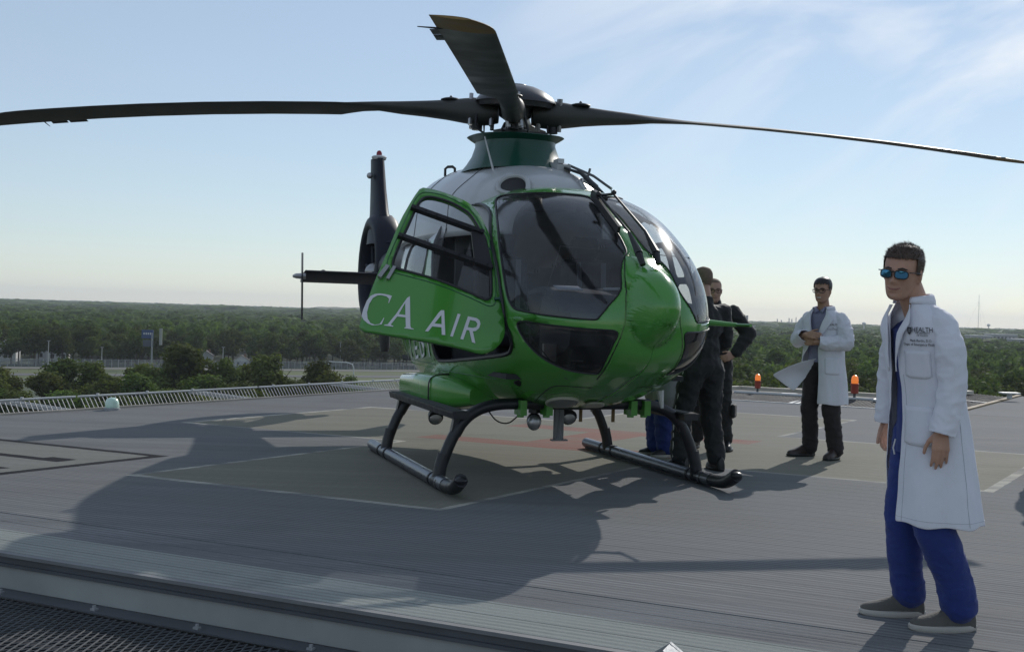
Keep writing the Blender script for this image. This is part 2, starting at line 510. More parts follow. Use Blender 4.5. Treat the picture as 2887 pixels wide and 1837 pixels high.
    gv = N.new('ShaderNodeVectorMath'); gv.operation = 'SCALE'; L.new(g.outputs[0], gv.inputs[0]); L.new(gp.outputs[0], gv.inputs['Scale'])
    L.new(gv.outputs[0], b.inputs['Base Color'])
    L.new(rmp(n1.outputs[0], 0.3, 0.7, 0.75, 0.9), b.inputs['Roughness'])
    b.inputs['Specular IOR Level'].default_value = 0.06
    h = N.new('ShaderNodeTexNoise'); h.inputs['Scale'].default_value = 130; h.inputs['Detail'].default_value = 4
    L.new(tc.outputs['Object'], h.inputs[0])
    bp = N.new('ShaderNodeBump'); bp.inputs['Strength'].default_value = 0.35; bp.inputs['Distance'].default_value = 0.004
    if not ribs:
        sn = N.new('ShaderNodeMath'); sn.operation = 'SINE'
        sc_ = N.new('ShaderNodeMath'); sc_.operation = 'MULTIPLY'; sc_.inputs[1].default_value = 2 * PI / 0.075
        L.new(B0, sc_.inputs[0]); L.new(sc_.outputs[0], sn.inputs[0])
        ad = N.new('ShaderNodeMath'); ad.operation = 'MULTIPLY_ADD'; ad.inputs[1].default_value = 0.35
        L.new(sn.outputs[0], ad.inputs[0]); L.new(h.outputs[0], ad.inputs[2]); L.new(ad.outputs[0], bp.inputs['Height'])
    else:
        L.new(h.outputs[0], bp.inputs['Height'])
    L.new(bp.outputs[0], b.inputs['Normal'])
    return m

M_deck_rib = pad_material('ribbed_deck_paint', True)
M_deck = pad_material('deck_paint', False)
M_alu = mat('weathered_aluminium', (0.33, 0.34, 0.35), 0.5, 0.2, var=0.12, vscale=4, bump=0.1)
M_alu_dark = mat('dark_channel', (0.075, 0.08, 0.09), 0.5, var=0.15)
M_white = mat('white_galvanised', (0.50, 0.51, 0.51), 0.5, 0.1, var=0.08)
M_dark = mat('dark_void', (0.028, 0.03, 0.035), 0.8, var=0.3)
M_fascia = mat('fascia_grey', (0.30, 0.31, 0.30), 0.55, var=0.12, vscale=2.5, bump=0.05)
M_net = mat('net_steel', (0.085, 0.09, 0.095), 0.7, 0.0, spec=0.2, var=0.2)

A0_, A1_, B0_, B1_ = -7.68, 6.6, -2.55, 12.65
deck = bpy.data.objects.new('helipad_deck', None); COL.objects.link(deck)
tag(deck, 'ribbed aluminium rooftop helipad deck with a worn beige cross', kind='structure')
PW = 0.2
sinUV = math.sin(VA - UA)
nb = int(round((B1_ - B0_) * sinUV / PW)) ; pw = (B1_ - B0_) / nb
for i in range(nb):
    b0 = B0_ + i * pw; near = b0 < -1.75
    mb = MB(); rows = []
    wb = pw - 0.0015
    if near:
        npk = 4
        prof = []
        for k in range(npk):
            s = wb / npk
            prof += [(k * s, -0.0035), (k * s + s * 0.3, 0.0), (k * s + s * 0.6, 0.0), (k * s + s * 0.9, -0.0035)]
        prof.append((wb, -0.005))
    else:
        prof = [(0, -0.0008), (0.003, 0), (wb - 0.003, 0), (wb, -0.0008)]
    prof = [(0, -0.03)] + prof + [(wb, -0.03)]
    ends = [A0_, A1_]
    rows = [[pad(a, b0 + pb, z) for a in ends] for pb, z in prof]
    mb.rings(rows, close=False, caps=False)
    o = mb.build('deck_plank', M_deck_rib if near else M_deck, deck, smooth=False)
# slab under the planks, the building below
mb = MB(); q = [pad(A0_, B0_ + 0.02), pad(A1_, B0_ + 0.02), pad(A1_, B1_), pad(A0_, B1_)]
mb.add([p + Vector((0, 0, -0.032)) for p in q] + [p + Vector((0, 0, -0.16)) for p in q], [(0, 1, 2, 3), (7, 6, 5, 4), (0, 4, 5, 1), (1, 5, 6, 2), (2, 6, 7, 3), (3, 7, 4, 0)])
mb.build('deck_frame', M_alu_dark, deck, smooth=False)
# landing behind the far right corner of the pad
mb = MB(); q = [pad(0.85, B1_ + 0.01), pad(A1_, B1_ + 0.01), pad(A1_, 19), pad(0.85, 19)]
mb.add([p for p in q] + [p + Vector((0, 0, -0.16)) for p in q], [(0, 1, 2, 3), (7, 6, 5, 4), (0, 4, 5, 1), (1, 5, 6, 2), (2, 6, 7, 3), (3, 7, 4, 0)])
tag(mb.build('landing', M_deck, None, smooth=False), kind='structure', label='grey landing that leads off the far corner of the pad')
mb = MB(); mb.beam(pad(0.8, B1_ + 0.05, 0.012), pad(0.8, 19, 0.012), 0.09, 0.03)
mb.beam(pad(0.75, B1_ + 0.03, 0.012), pad(-0.2, B1_ + 0.03, 0.012), 0.06, 0.03)
M_rust = mat('rusty_trim', (0.24, 0.18, 0.11), 0.8, var=0.25)
mb.build('edge_trim', M_rust, deck, smooth=False)
mb = MB(); mb.beam(pad(A0_ - 0.02, B0_, 0.0), pad(A0_ - 0.02, B1_, 0.0), 0.035, 0.05); mb.build('edge_trim', mat('pale_rusty_trim', (0.42, 0.38, 0.33), 0.8, var=0.3, vscale=1.2), deck, smooth=False)
mb = MB(); mb.beam(pad(A0_ + 0.1, B1_ + 0.03, 0.0), pad(-0.25, B1_ + 0.03, 0.0), 0.05, 0.03); mb.build('edge_trim', M_white, deck, smooth=False)

# hospital block that carries the pad
mb = MB()
for (a0, a1, b0, b1, z0, z1) in ((-7.0, 6.0, -1.9, 18.5, TZ, -1.3), (-20, 16, -40, -8.0, TZ, -2.2)):
    q = [pad(a0, b0), pad(a1, b0), pad(a1, b1), pad(a0, b1)]
    mb.add([p + Vector((0, 0, z0)) for p in q] + [p + Vector((0, 0, z1)) for p in q], [(3, 2, 1, 0), (4, 5, 6, 7), (0, 1, 5, 4), (1, 2, 6, 5), (2, 3, 7, 6), (3, 0, 4, 7)])
M_conc = mat('block_concrete', (0.33, 0.31, 0.28), 0.85, var=0.12, vscale=0.6, bump=0.1)
hb = mb.build('hospital_block', M_conc, None, smooth=False); tag(hb, kind='structure')

# near edge: lip, channel, fascia, toe angle, bolts
edge = empty('deck_edge_beam', pad(0, B0_), 'grey metal edge beam with dark channel along the near side of the pad', 'edge beam')
def eloc(a, b, z): return pad(a, b, z) - Vector(pad(0, B0_))
E0, E1 = -7.6, 6.5
def edge_bar(name, b0, b1, z0, z1, m):
    mb = MB(); q = []
    for a in (E0, E1):
        q += [eloc(a, b0, z0), eloc(a, b1, z0), eloc(a, b1, z1), eloc(a, b0, z1)]
    mb.add(q, [(0, 1, 2, 3), (7, 6, 5, 4), (0, 4, 5, 1), (1, 5, 6, 2), (2, 6, 7, 3), (3, 7, 4, 0)])
    return mb.build(name, m, edge, smooth=False)
edge_bar('lip', B0_ - 0.045, B0_ - 0.004, -0.022, -0.004, mat('lip_grey', (0.17, 0.175, 0.18), 0.7, var=0.15, vscale=4))
edge_bar('channel', B0_ - 0.03, B0_ - 0.006, -0.058, -0.0225, M_alu_dark)
edge_bar('rail', B0_ - 0.05, B0_ - 0.006, -0.075, -0.0585, M_alu_dark)
edge_bar('fascia', B0_ - 0.036, B0_ - 0.006, -0.195, -0.0755, M_fascia)
edge_bar('toe_angle', B0_ - 0.16, B0_ - 0.0365, -0.205, -0.197, M_alu_dark)
bm_ = None
for k in range(11):
    a = -2.9 + 0.667 * k
    mb = MB(); mb.box(eloc(a, B0_ - 0.12, -0.192), (0.032, 0.026, 0.01), Matrix.Rotation(UA, 3, 'Z'))
    mb.lathe([(0.001, 0.016), (0.010, 0.016), (0.010, 0.0)], eloc(a, B0_ - 0.12, -0.189), 6)
    mb.build('bolt', M_alu, edge, smooth=False)

# mesh walkway under the near edge (expanded metal, real strands)
walk = empty('mesh_walkway', pad(0, B0_ - 0.5, -0.21), 'dark expanded metal walkway along the foot of the edge beam', 'walkway')
def wloc(a, b, z): return pad(a, b, z) - Vector(pad(0, B0_ - 0.5, -0.21))
V = []; F = []
ca, cb = 0.045, 0.100; hw = 0.0032
wu = PU; wv = Vector((-PU.y, PU.x, 0))
org = wloc(-3.4, B0_ - 0.17, -0.212)
na, nrow = 128, 24
for j in range(nrow):
    for i in range(na):
        x0 = i * ca + (0.5 * ca if j % 2 else 0); y0 = -j * cb * 0.5
        c = org + wu * x0 + wv * y0
        p = [c, c + wu * ca * 0.5 - wv * cb * 0.5, c - wu * ca * 0.5 - wv * cb * 0.5]
        for e in (1, 2):
            d = (p[e] - p[0]); s = Vector((-d.y, d.x, 0)).normalized() * hw
            o = len(V)
            up = Vector((0, 0, 0.007 * (1 if e == 1 else 0.6)))
            for P, k in ((p[0], 0), (p[e], 1)):
                V += [tuple(P - s), tuple(P + s), tuple(P + s + up), tuple(P - s + up)]
            F += [(o + 3, o + 2, o + 6, o + 7), (o, o + 3, o + 7, o + 4), (o + 1, o + 5, o + 6, o + 2)]
tag(mesh_np('grating', V, F, M_net, walk), kind='stuff')
mb = MB()
for bb in (-0.17, -0.66, -1.2):
    mb.beam(wloc(-5, B0_ + bb, -0.235), wloc(5, B0_ + bb, -0.235), 0.05, 0.035)
for k in range(9): mb.beam(wloc(-4 + k, B0_ - 0.18, -0.24), wloc(-4 + k, B0_ - 1.3, -0.24), 0.04, 0.03)
mb.build('support_frame', M_dark, walk, smooth=False)
mb = MB(); q = [wloc(-6, B0_ + 0.1, -0.75), wloc(6, B0_ + 0.1, -0.75), wloc(6, B0_ - 3.5, -0.75), wloc(-6, B0_ - 3.5, -0.75)]
mb.add(q, [(0, 1, 2, 3)]); mb.build('lower_tray', M_dark, walk, smooth=False)
# metal bracket that sticks up at the bottom of the picture
bk = MB(); c = Vector((0.66, 4.74, 0))
rot = Matrix.Rotation(R(-22), 3, 'Z')
pts = [(-0.13, 0, -0.12), (0.11, 0, -0.12), (0.11, 0, 0.0), (0.03, 0, 0.055), (-0.13, 0, -0.06)]
vv = [rot @ Vector((x, y, z)) for y in (-0.012, 0.012) for x, _, z in pts]
bk.add(vv, [(4, 3, 2, 1, 0), (5, 6, 7, 8, 9)] + [(i, (i + 1) % 5, 5 + (i + 1) % 5, 5 + i) for i in range(5)])
vv = [rot @ Vector((0.04 + x, -0.013 + y, z)) for y in (0, -0.11) for x, z in ((-0.01, 0.052), (0.07, 0.0), (0.07, -0.1), (-0.01, -0.1))]
bk.add(vv, [(3, 2, 1, 0), (4, 5, 6, 7)] + [(i, (i + 1) % 4, 4 + (i + 1) % 4, 4 + i) for i in range(4)])
tag(bk.build('plate_bracket', M_alu, None, smooth=False, loc=c), 'pale folded metal bracket sticking up past the near deck edge', 'bracket')

# ---- safety nets
def wires(name, pts, parent, m):
    """thin square bars, pts = list of (a, b)"""
    V = []; F = []
    for a, b_, r in pts:
        a = Vector(a); b_ = Vector(b_); d = (b_ - a).normalized(); s = d.cross(Vector((0, 0, 1))).normalized() * r; u = s.cross(d)
        o = len(V)
        for P in (a, b_): V += [tuple(P + s + u), tuple(P - s + u), tuple(P - s - u), tuple(P + s - u)]
        F += [(o, o + 1, o + 5, o + 4), (o + 1, o + 2, o + 6, o + 5), (o + 2, o + 3, o + 7, o + 6), (o + 3, o, o + 4, o + 7)]
    return tag(mesh_np(name, V, F, m, parent), kind='stuff')
nets = [(2.0, 'white wired safety net panel nearest the left frame edge'), (4.85, 'white wired safety net panel behind the green dome light'),
        (8.6, 'white wired safety net panel between the dome light and the helicopter door'), (12.4, 'white wired safety net panel half hidden behind the helicopter')]
bs = [-1.2, 3.9, 7.1, 10.4, 12.7]
for i in range(4):
    b0, b1 = bs[i] + 0.02, bs[i + 1] - 0.02
    o3 = pad(A0_ - 0.1, b0)
    t = empty('safety_net', o3, nets[i][1], 'safety net', group='safety net panels round the pad')
    lo = lambda a, b, z: pad(a, b, z) - o3
    ao = A0_ - 0.22
    mb = MB(); mb.tube([lo(ao, b0, 0.158), lo(ao, b1, 0.158)], 0.014, 6); mb.build('top_rail', M_white, t)
    mb = MB(); mb.tube([lo(A0_ - 0.1, b0, -0.03), lo(A0_ - 0.1, b1, -0.03)], 0.014, 6); mb.build('foot_rail', M_white, t)
    for bb in (b0 + 0.03, b1 - 0.03):
        mb = MB(); mb.beam(lo(A0_ - 0.1, bb, -0.05), lo(A0_ - 1.5, bb, 0.02), 0.03, 0.05); mb.build('arm', M_alu, t, smooth=False)
    nw = int((b1 - b0) / 0.066)
    wires('wire', [(lo(A0_ - 0.1, b0 + (k + 0.5) * 0.066, -0.03), lo(ao, b0 + (k + 0.5) * 0.066, 0.155), 0.0040) for k in range(nw)], t, M_alu)
    for k in range(int((b1 - b0) / 0.8)):
        mb = MB(); mb.box(lo(ao, b0 + 0.3 + k * 0.8, 0.172), (0.03, 0.03, 0.03)); mb.build('clip', M_white, t, smooth=False)
# dark mesh nets along the far side and beside the landing
M_netdark = mat('dark_net', (0.065, 0.062, 0.060), 0.75, var=0.2, bump=0.3, bscale=60)
far = [(-7.0, -3.4, 'dark safety net panel behind the helicopter tail'), (-3.3, -1.9, 'dark safety net panel behind the legs of the flight crew'), (-1.85, 0.65, 'dark safety net panel behind the laughing man in the white coat')]
for a0, a1, lb in far:
    o3 = pad(a0, B1_ + 0.1)
    t = empty('safety_net', o3, lb, 'safety net', group='dark safety nets beyond the far edge')
    lo = lambda a, b, z: pad(a, b, z) - o3
    mb = MB(); mb.tube([lo(a0, B1_ + 1.5, 0.05), lo(a1, B1_ + 1.5, 0.05)], 0.03, 6); mb.build('rail', M_white, t)
    for aa in (a0 + 0.03, a1 - 0.03):
        mb = MB(); mb.beam(lo(aa, B1_ + 0.1, -0.06), lo(aa, B1_ + 1.5, 0.0), 0.06, 0.06); mb.build('arm', M_white, t, smooth=False)
    W_ = []
    n = int((a1 - a0) / 0.06)
    for k in range(n): W_.append((lo(a0 + k * 0.06, B1_ + 0.08, -0.05), lo(a0 + k * 0.06, B1_ + 1.5, 0.03), 0.012))
    for k in range(22): W_.append((lo(a0, B1_ + 0.1 + k * 0.065, -0.05 + k * 0.0036), lo(a1, B1_ + 0.1 + k * 0.065, -0.05 + k * 0.0036), 0.012))
    wires('mesh', W_, t, M_netdark)
for b0, b1, lb in ((13.9, 16.4, 'dark safety net panel beside the landing at the right edge'), (16.5, 19.0, 'dark safety net panel farther along the landing')):
    o3 = pad(0.7, b0)
    t = empty('safety_net', o3, lb, 'safety net', group='dark safety nets beside the landing')
    lo = lambda a, b, z: pad(a, b, z) - o3
    mb = MB(); mb.tube([lo(-0.75, b0, 0.06), lo(-0.75, b1, 0.06)], 0.03, 6); mb.build('rail', M_white, t)
    mb = MB(); mb.beam(lo(0.7, b0 + 0.05, -0.05), lo(-0.75, b0 + 0.05, 0.02), 0.05, 0.05); mb.build('arm', M_white, t, smooth=False)
    W_ = [(lo(0.7, b0 + k * 0.07, -0.05), lo(-0.75, b0 + k * 0.07, 0.04), 0.012) for k in range(int((b1 - b0) / 0.07))]
    W_ += [(lo(0.7 - k * 0.07, b0, -0.05 + k * 0.004), lo(0.7 - k * 0.07, b1, -0.05 + k * 0.004), 0.012) for k in range(20)]
    wires('mesh', W_, t, M_netdark)
# roof curb beyond the far net, with a flat roof
mb = MB()
q0 = [Vector((3.0, 21.3, 0)), Vector((4.5, 22.7, 0)), Vector((7.4, 21.35, 0)), Vector((9.4, 23.6, 0))]
for p, r in zip(q0[:-1], q0[1:]): mb.beam(p + Vector((0, 0, 0.06)), r + Vector((0, 0, 0.06)), 0.12, 0.07)
tag(mb.build('roof_curb', mat('curb_cream', (0.50, 0.46, 0.38), 0.7, var=0.15), None, smooth=False), 'cream capped roof curb beyond the far safety net', 'curb')
mb = MB(); mb.add([(1.5, 22.0, -0.12), (4.4, 19.9, -0.12), (9.4, 23.7, -0.12), (6.5, 26.5, -0.12)], [(0, 1, 2, 3)])
tag(mb.build('lower_roof', M_dark, None, smooth=False), kind='structure')

# obstruction lights
def beacon(loc, s, label):
    t = empty('obstruction_light', loc, label, 'obstruction light', group='orange obstruction lights on the far edge')
    mb = MB(); mb.lathe([(0.10 * s, 0.0), (0.10 * s, 0.015 * s), (0.03 * s, 0.02 * s), (0.03 * s, 0.16 * s)], n=12); mb.build('stem', M_alu_dark, t)
    mb = MB(); mb.lathe([(0.03 * s, 0.15 * s), (0.085 * s, 0.16 * s), (0.085 * s, 0.34 * s), (0.095 * s, 0.345 * s), (0.095 * s, 0.375 * s), (0.04 * s, 0.38 * s)], n=14)
    mb.build('housing', mat('red_housing', (0.30, 0.045, 0.025), 0.5, var=0.2), t)
    mb = MB(); mb.lathe([(0.075 * s, 0.378 * s), (0.08 * s, 0.45 * s), (0.065 * s, 0.53 * s), (0.02 * s, 0.565 * s)], n=14)
    mb.build('lens', emis_mat('orange_lens', (1.0, 0.22, 0.03), 0.45, (0.8, 0.25, 0.05)), t)
beacon((6.12, 20.55, 0.02), 0.8, 'red obstruction light with glowing orange lens right of the laughing man')
beacon((4.62, 21.6, 0.02), 0.66, 'red obstruction light with pale orange lens left of the laughing man')
mb = MB(); mb.lathe([(0.05, 0), (0.05, 0.09), (0.012, 0.09)], n=10); mb.box((0, 0, 0.105), (0.34, 0.2, 0.025))
tag(mb.build('roof_pedestal', M_white, None, loc=(9.5, 22.0, 0.05)), 'small pale flat topped pedestal beyond the landing net', 'pedestal')
mb = MB(); mb.box((0, 0, 0.05), (0.28, 0.16, 0.035)); mb.lathe([(0.05, 0), (0.05, 0.04)], n=8)
tag(mb.build('roof_hatch', M_white, None, loc=(5.15, 21.3, 0.0)), 'low pale flat box on the roof beside the far beacon', 'roof box')
t = empty('pad_light', (-5.06, 14.72, 0), 'pale green dome pad light at the left edge of the deck', 'pad light')
mb = MB(); mb.lathe([(0.10, 0), (0.10, 0.03), (0.085, 0.035)], n=16); mb.build('base', M_alu, t)
mb = MB(); mb.lathe([(0.085, 0.033), (0.088, 0.09), (0.07, 0.135), (0.03, 0.158), (0.004, 0.16)], n=16)
mb.build('dome', mat('green_glass', (0.55, 0.74, 0.62), 0.12, coat=0.5), t)

# ---- land below
M_land = mat('land_green', (0.045, 0.06, 0.028), 0.95, var=0.35, vscale=0.01)
mb = MB(); mb.add([(-6400, -700, TZ), (6400, -700, TZ), (6400, 9300, TZ), (-6400, 9300, TZ)], [(0, 1, 2, 3)])
tag(mb.build('ground', M_land, None, smooth=False), kind='structure')
fA = Vector((-330, 400, TZ)); fB = Vector((-55, 519, TZ)); fd = (fB - fA).normalized(); fn_ = Vector((fd.y, -fd.x, 0))
def ribbon(name, off0, off1, z, m, s0=-400, s1=620):
    mb = MB(); p = [fA + fd * s0 + fn_ * off0, fA + fd * s1 + fn_ * off0, fA + fd * s1 + fn_ * off1, fA + fd * s0 + fn_ * off1]
    mb.add([q + Vector((0, 0, z)) for q in p], [(0, 1, 2, 3)])
    return tag(mb.build(name, m, None, smooth=False), kind='structure')
M_asph = mat('motorway_asphalt', (0.16, 0.155, 0.15), 0.9, var=0.12, vscale=0.15)
M_asph2 = mat('ramp_asphalt', (0.11, 0.11, 0.115), 0.9, var=0.12, vscale=0.15)
M_grass = mat('verge_grass', (0.075, 0.095, 0.028), 0.95, var=0.3, vscale=0.05)
ribbon('grass_verge', 2, 95, 0.1, M_grass)
ribbon('motorway', 6, 17, 0.2, M_asph)
ribbon('ramp', 48, 60, 0.2, M_asph2)
ribbon('service_road', 80, 86, 0.2, M_asph2)
M_fence = mat('fence_grey', (0.30, 0.31, 0.31), 0.7)
M_fmesh = bpy.data.materials.new('chain_link'); M_fmesh.use_nodes = True
_n = M_fmesh.node_tree.nodes; _l = M_fmesh.node_tree.links
_t = _n.new('ShaderNodeBsdfTransparent'); _m = _n.new('ShaderNodeMixShader'); _m.inputs[0].default_value = 0.45
_n['Principled BSDF'].inputs['Base Color'].default_value = (0.30, 0.31, 0.32, 1); _n['Principled BSDF'].inputs['Roughness'].default_value = 0.8
_l.new(_t.outputs[0], _m.inputs[1]); _l.new(_n['Principled BSDF'].outputs[0], _m.inputs[2]); _l.new(_m.outputs[0], _n['Material Output'].inputs[0])
FT = empty('motorway_fence', fA, 'long grey chain link fence with pale posts along the motorway', 'fence')
L_ = (fB - fA).length + 60
mb = MB(); mb.beam((0, 0, 0), (0, 0, 3.3), 0.28, 0.28); pm = mb.build('post', M_fence, FT, smooth=False)
for k in range(1, int(L_ / 2.6)):
    c = pm.copy(); COL.objects.link(c); c.parent = FT; c.location = fd * (2.6 * k)
mb = MB(); mb.add([tuple(Vector((0, 0, 0.1))), tuple(fd * L_ + Vector((0, 0, 0.1))), tuple(fd * L_ + Vector((0, 0, 3.0))), tuple(Vector((0, 0, 3.0)))], [(0, 1, 2, 3)])
mo = mb.build('chain_link_mesh', M_fmesh, FT, smooth=False)
mb = MB(); mb.beam((0, 0, 3.15), fd * L_ + Vector((0, 0, 3.15)), 0.14, 0.14); mb.build('top_rail', M_fence, FT, smooth=False)
def lamp_post(x, y, h, label, arm=0):
    t = empty('lamp_post', (x, y, TZ), label, 'lamp post', group='lamp posts along the motorway')
    mb = MB(); mb.tube([(0, 0, 0), (0, 0, h)], [0.24, 0.14], 6)
    if arm: mb.tube([(0, 0, h), (arm * 0.2, 0, h + 0.5), (arm, 0, h + 0.3)], 0.16, 5)
    mb.build('pole', mat('pole_pale', (0.45, 0.45, 0.42), 0.6), t)
    mb = MB(); mb.box((arm, 0, h + 0.15), (1.0, 0.5, 0.22)); mb.build('lamp_head', M_fence, t, smooth=False)
lamp_post(-160, 400, 12.5, 'tall pale lamp post in front of the fence, leftmost one')
lamp_post(-162, 458, 8.5, 'thin lamp post at the fence left of the blue sign')
lamp_post(-117, 470, 9.5, 'thin lamp post at the fence right of the blue sign')
lamp_post(-134, 488, 8, 'faint lamp post beyond the fence between sign and treetops')
lamp_post(-101, 480, 5.0, 'curved arm street light just beyond the fence', 2.0)
lamp_post(-79, 535, 11, 'thin lamp post before the woodland near the helicopter tail')
# gantry arm
t = empty('sign_gantry', (-62, 448, TZ), 'pale curved gantry arm over the motorway near the helicopter door', 'gantry')
mb = MB(); mb.tube([(-8.5, 0, 6.2), (-8.5, 0, 3)], 0.2, 6); mb.tube([(-8.5, 0, 6.2), (-1.2, 0, 6.0), (0.6, 0, 5.4), (1.2, 0, 4.0), (1.2, 0, 0)], 0.2, 8); mb.build('arm', mat('gantry_white', (0.6, 0.62, 0.62), 0.5), t)
# blue roadside sign
t = empty('roadside_sign', (-143.5, 462, TZ), 'tall roadside pole sign with two blue panels', 'sign')
mb = MB(); mb.tube([(0, 0, 0), (0, 0, 15)], 0.35, 8); mb.build('pole', M_fence, t)
mb = MB(); mb.box((-1.9, 0, 14.3), (4.6, 0.5, 3.4)); mb.build('upper_panel', mat('sign_blue', (0.018, 0.05, 0.16), 0.4), t, smooth=False)
mb = MB(); mb.box((-1.6, 0, 10.6), (4.0, 0.5, 2.6)); mb.build('lower_panel', mat('sign_dark', (0.05, 0.06, 0.09), 0.4), t, smooth=False)
mb = MB(); mb.box((3.4, 0, 13.4), (1.1, 0.5, 6.6)); mb.build('side_panel', mat('sign_side', (0.28, 0.29, 0.27), 0.5), t, smooth=False)
mb = MB()
for k in range(4): mb.box((-3.2 + k * 0.85, -0.27, 14.5), (0.5, 0.03, 0.8))
mb.build('lettering_bars', M_white, t, smooth=False)

# ---- houses beyond the fence
def house(x, y, w, d, h, wall, roof, label, rz=0.2):
    t = empty('house', (x, y, TZ), label, 'house', rz, group='houses beyond the motorway fence')
    mb = MB(); mb.box((0, 0, h / 2), (w, d, h))
    mb.add([(-w / 2, -d / 2, h), (w / 2, -d / 2, h), (0, -d / 2, h + w * 0.32), (-w / 2, d / 2, h), (w / 2, d / 2, h), (0, d / 2, h + w * 0.32)], [(0, 1, 2), (5, 4, 3)])
    mb.build('wall', wall, t, smooth=False)
    mb = MB()
    for s in (-1, 1):
        a = Vector((0, 0, h + w * 0.32 + 0.12)); b_ = Vector((s * (w / 2 + 0.5), 0, h - 0.2))
        vs_ = [a + Vector((0, y_, 0)) for y_ in (-d / 2 - 0.4, d / 2 + 0.4)] + [b_ + Vector((0, y_, 0)) for y_ in (d / 2 + 0.4, -d / 2 - 0.4)]
        mb.add([v for v in vs_] + [v + Vector((0, 0, 0.18)) for v in vs_], [(0, 1, 2, 3), (7, 6, 5, 4), (0, 3, 7, 4), (1, 2, 6, 5), (2, 3, 7, 6)])
    mb.build('roof', roof, t, smooth=False)
    mb = MB(); mb.box((w * 0.22, 0.6, h + w * 0.32), (0.8, 0.8, 1.6)); mb.build('chimney', mat('chimney_brick', (0.22, 0.12, 0.09), 0.9), t, smooth=False)
    for k in (-1, 1):
        mb = MB(); mb.box((k * w * 0.25, -d / 2 - 0.03, h * 0.5), (w * 0.16, 0.08, h * 0.36)); mb.build('window', mat('house_window', (0.03, 0.035, 0.045), 0.2), t, smooth=False)
hw_ = mat('house_white', (0.62, 0.62, 0.60), 0.8); hg = mat('house_grey', (0.42, 0.43, 0.44), 0.8); hr = mat('house_roof', (0.16, 0.15, 0.15), 0.9); hb2 = mat('house_roof_beige', (0.34, 0.30, 0.25), 0.9)
house(-217, 498, 9, 9, 6, hw_, hr, 'white house beyond the fence cut by the left picture edge')
house(-205, 512, 8, 9, 5, hg, hr, 'grey house second from the left picture edge')
house(-197, 505, 9, 10, 5, hw_, hg, 'pale house with light roof beyond the fence at left')
house(-137, 520, 6, 7, 4, hg, hr, 'small grey house beyond the fence under the blue sign')
house(-120, 516, 6, 9, 2.6, hw_, hb2, 'low house with beige roof right of the blue sign', 0.2)
house(-150, 535, 8, 9, 6, hw_, hr, 'pale house between trees left of the blue sign')

# ---- far things on the right horizon
def tower(name, x, y, parts, label, cat, m):
    mb = MB()
    for p in parts: p(mb)
    return tag(mb.build(name, m, None, loc=(x, y, TZ)), label, cat)
M_far = mat('far_concrete', (0.32, 0.31, 0.31), 0.8); M_farw = mat('far_white', (0.6, 0.6, 0.6), 0.7)
tower('chimney_stack', 507, 2500, [lambda m: m.tube([(0, 0, 0), (0, 0, 38)], [3.0, 2.6], 10)], 'broad grey chimney stack on the horizon beside the flight crew', 'chimney', M_far)
for k, (dx, h, r) in enumerate(((-52, 26, 4), (-30, 38, 3), (-18, 34, 3.5), (4, 44, 2.6), (12, 40, 3), (24, 47, 2.4), (38, 46, 2.4), (46, 36, 4))):
    tower('refinery_stack', 1190 + dx * 1.5, 5000, [lambda m, h=h, r=r: m.tube([(0, 0, 0), (0, 0, h)], [r, r * 0.8], 8)],
          ['stubby refinery stack, first from the left', 'slim refinery stack, second from the left', 'squat refinery stack, third from the left', 'tall refinery stack, fourth from the left', 'refinery stack just left of the middle pair', 'tallest refinery stack in the cluster', 'tall refinery stack next to the last one', 'short wide refinery stack at the right end'][k], 'chimney', M_far)
for x, y, h, lb in ((760, 2500, 25, 'far water tower between the two men in white coats'), (1235, 3000, 31, 'far water tower at the right end of the horizon')):
    t = empty('water_tower', (x, y, TZ), lb, 'water tower', group='water towers on the right horizon')
    mb = MB(); mb.tube([(0, 0, 0), (0, 0, h)], 1.3, 8); mb.build('stem', M_farw, t)
    mb = MB(); mb.ell((0, 0, h + 3), (4.5, 4.5, 3.5)); mb.build('tank', M_farw, t)
t = empty('radio_mast', (1208, 3000, TZ), 'very thin tall radio mast on the right horizon', 'radio mast')
mb = MB(); mb.tube([(0, 0, 0), (0, 0, 112)], [0.6, 0.45], 5); mb.build('mast', M_far, t)
mb = MB()
for a in (0.4, 2.5, 4.6): mb.tube([(math.cos(a) * 40, math.sin(a) * 40, 0), (0, 0, 95)], 0.12, 4)
mb.build('guy_wire', M_far, t)
for i, (x, y, w, h, lb) in enumerate(((560, 1390, 24, 7, 'low white roofed building among the far trees at right'), (600, 1420, 32, 9, 'wide pale building among the far trees at right'), (590, 1230, 26, 6, 'nearer low white building among trees at right'), (520, 1180, 22, 6, 'low grey building in the trees by the right coat'), (375, 1900, 44, 8, 'long white roofed hall far behind the flight crew'), (640, 1330, 40, 7, 'pale warehouse cut by the right picture edge'))):
    t = empty('warehouse', (x, y, TZ), lb, 'building', group='pale buildings among the far trees')
    mb = MB(); mb.box((0, 0, h / 2 + 5), (w, 20, h + 10)); mb.build('wall', M_far, t, smooth=False)
    mb = MB(); mb.box((0, 0, h + 10.4), (w + 1, 21, 0.8)); mb.build('roof', M_farw, t, smooth=False)
    mb = MB()
    for k in range(6): mb.box((-w / 2 + w / 7 * (k + 1), -10.05, h + 6.5), (w * 0.08, 0.1, 2.2))
    mb.build('window_band', M_dark, t, smooth=False)
V = []; F = []
nx, ny = 40, 12
for j in range(ny + 1):
    for i in range(nx + 1):
        x = i / nx; y = j / ny
        h = 32 * min(1, math.sin(PI * min(1, max(0, x))) * 1.6) * math.sin(PI * y) ** 0.5 * (1 + 0.15 * noise.noise(Vector((x * 6, y * 3, 0))))
        V.append((-760 + 330 * x, 3900 + 300 * y, TZ + max(0, h) - 1))
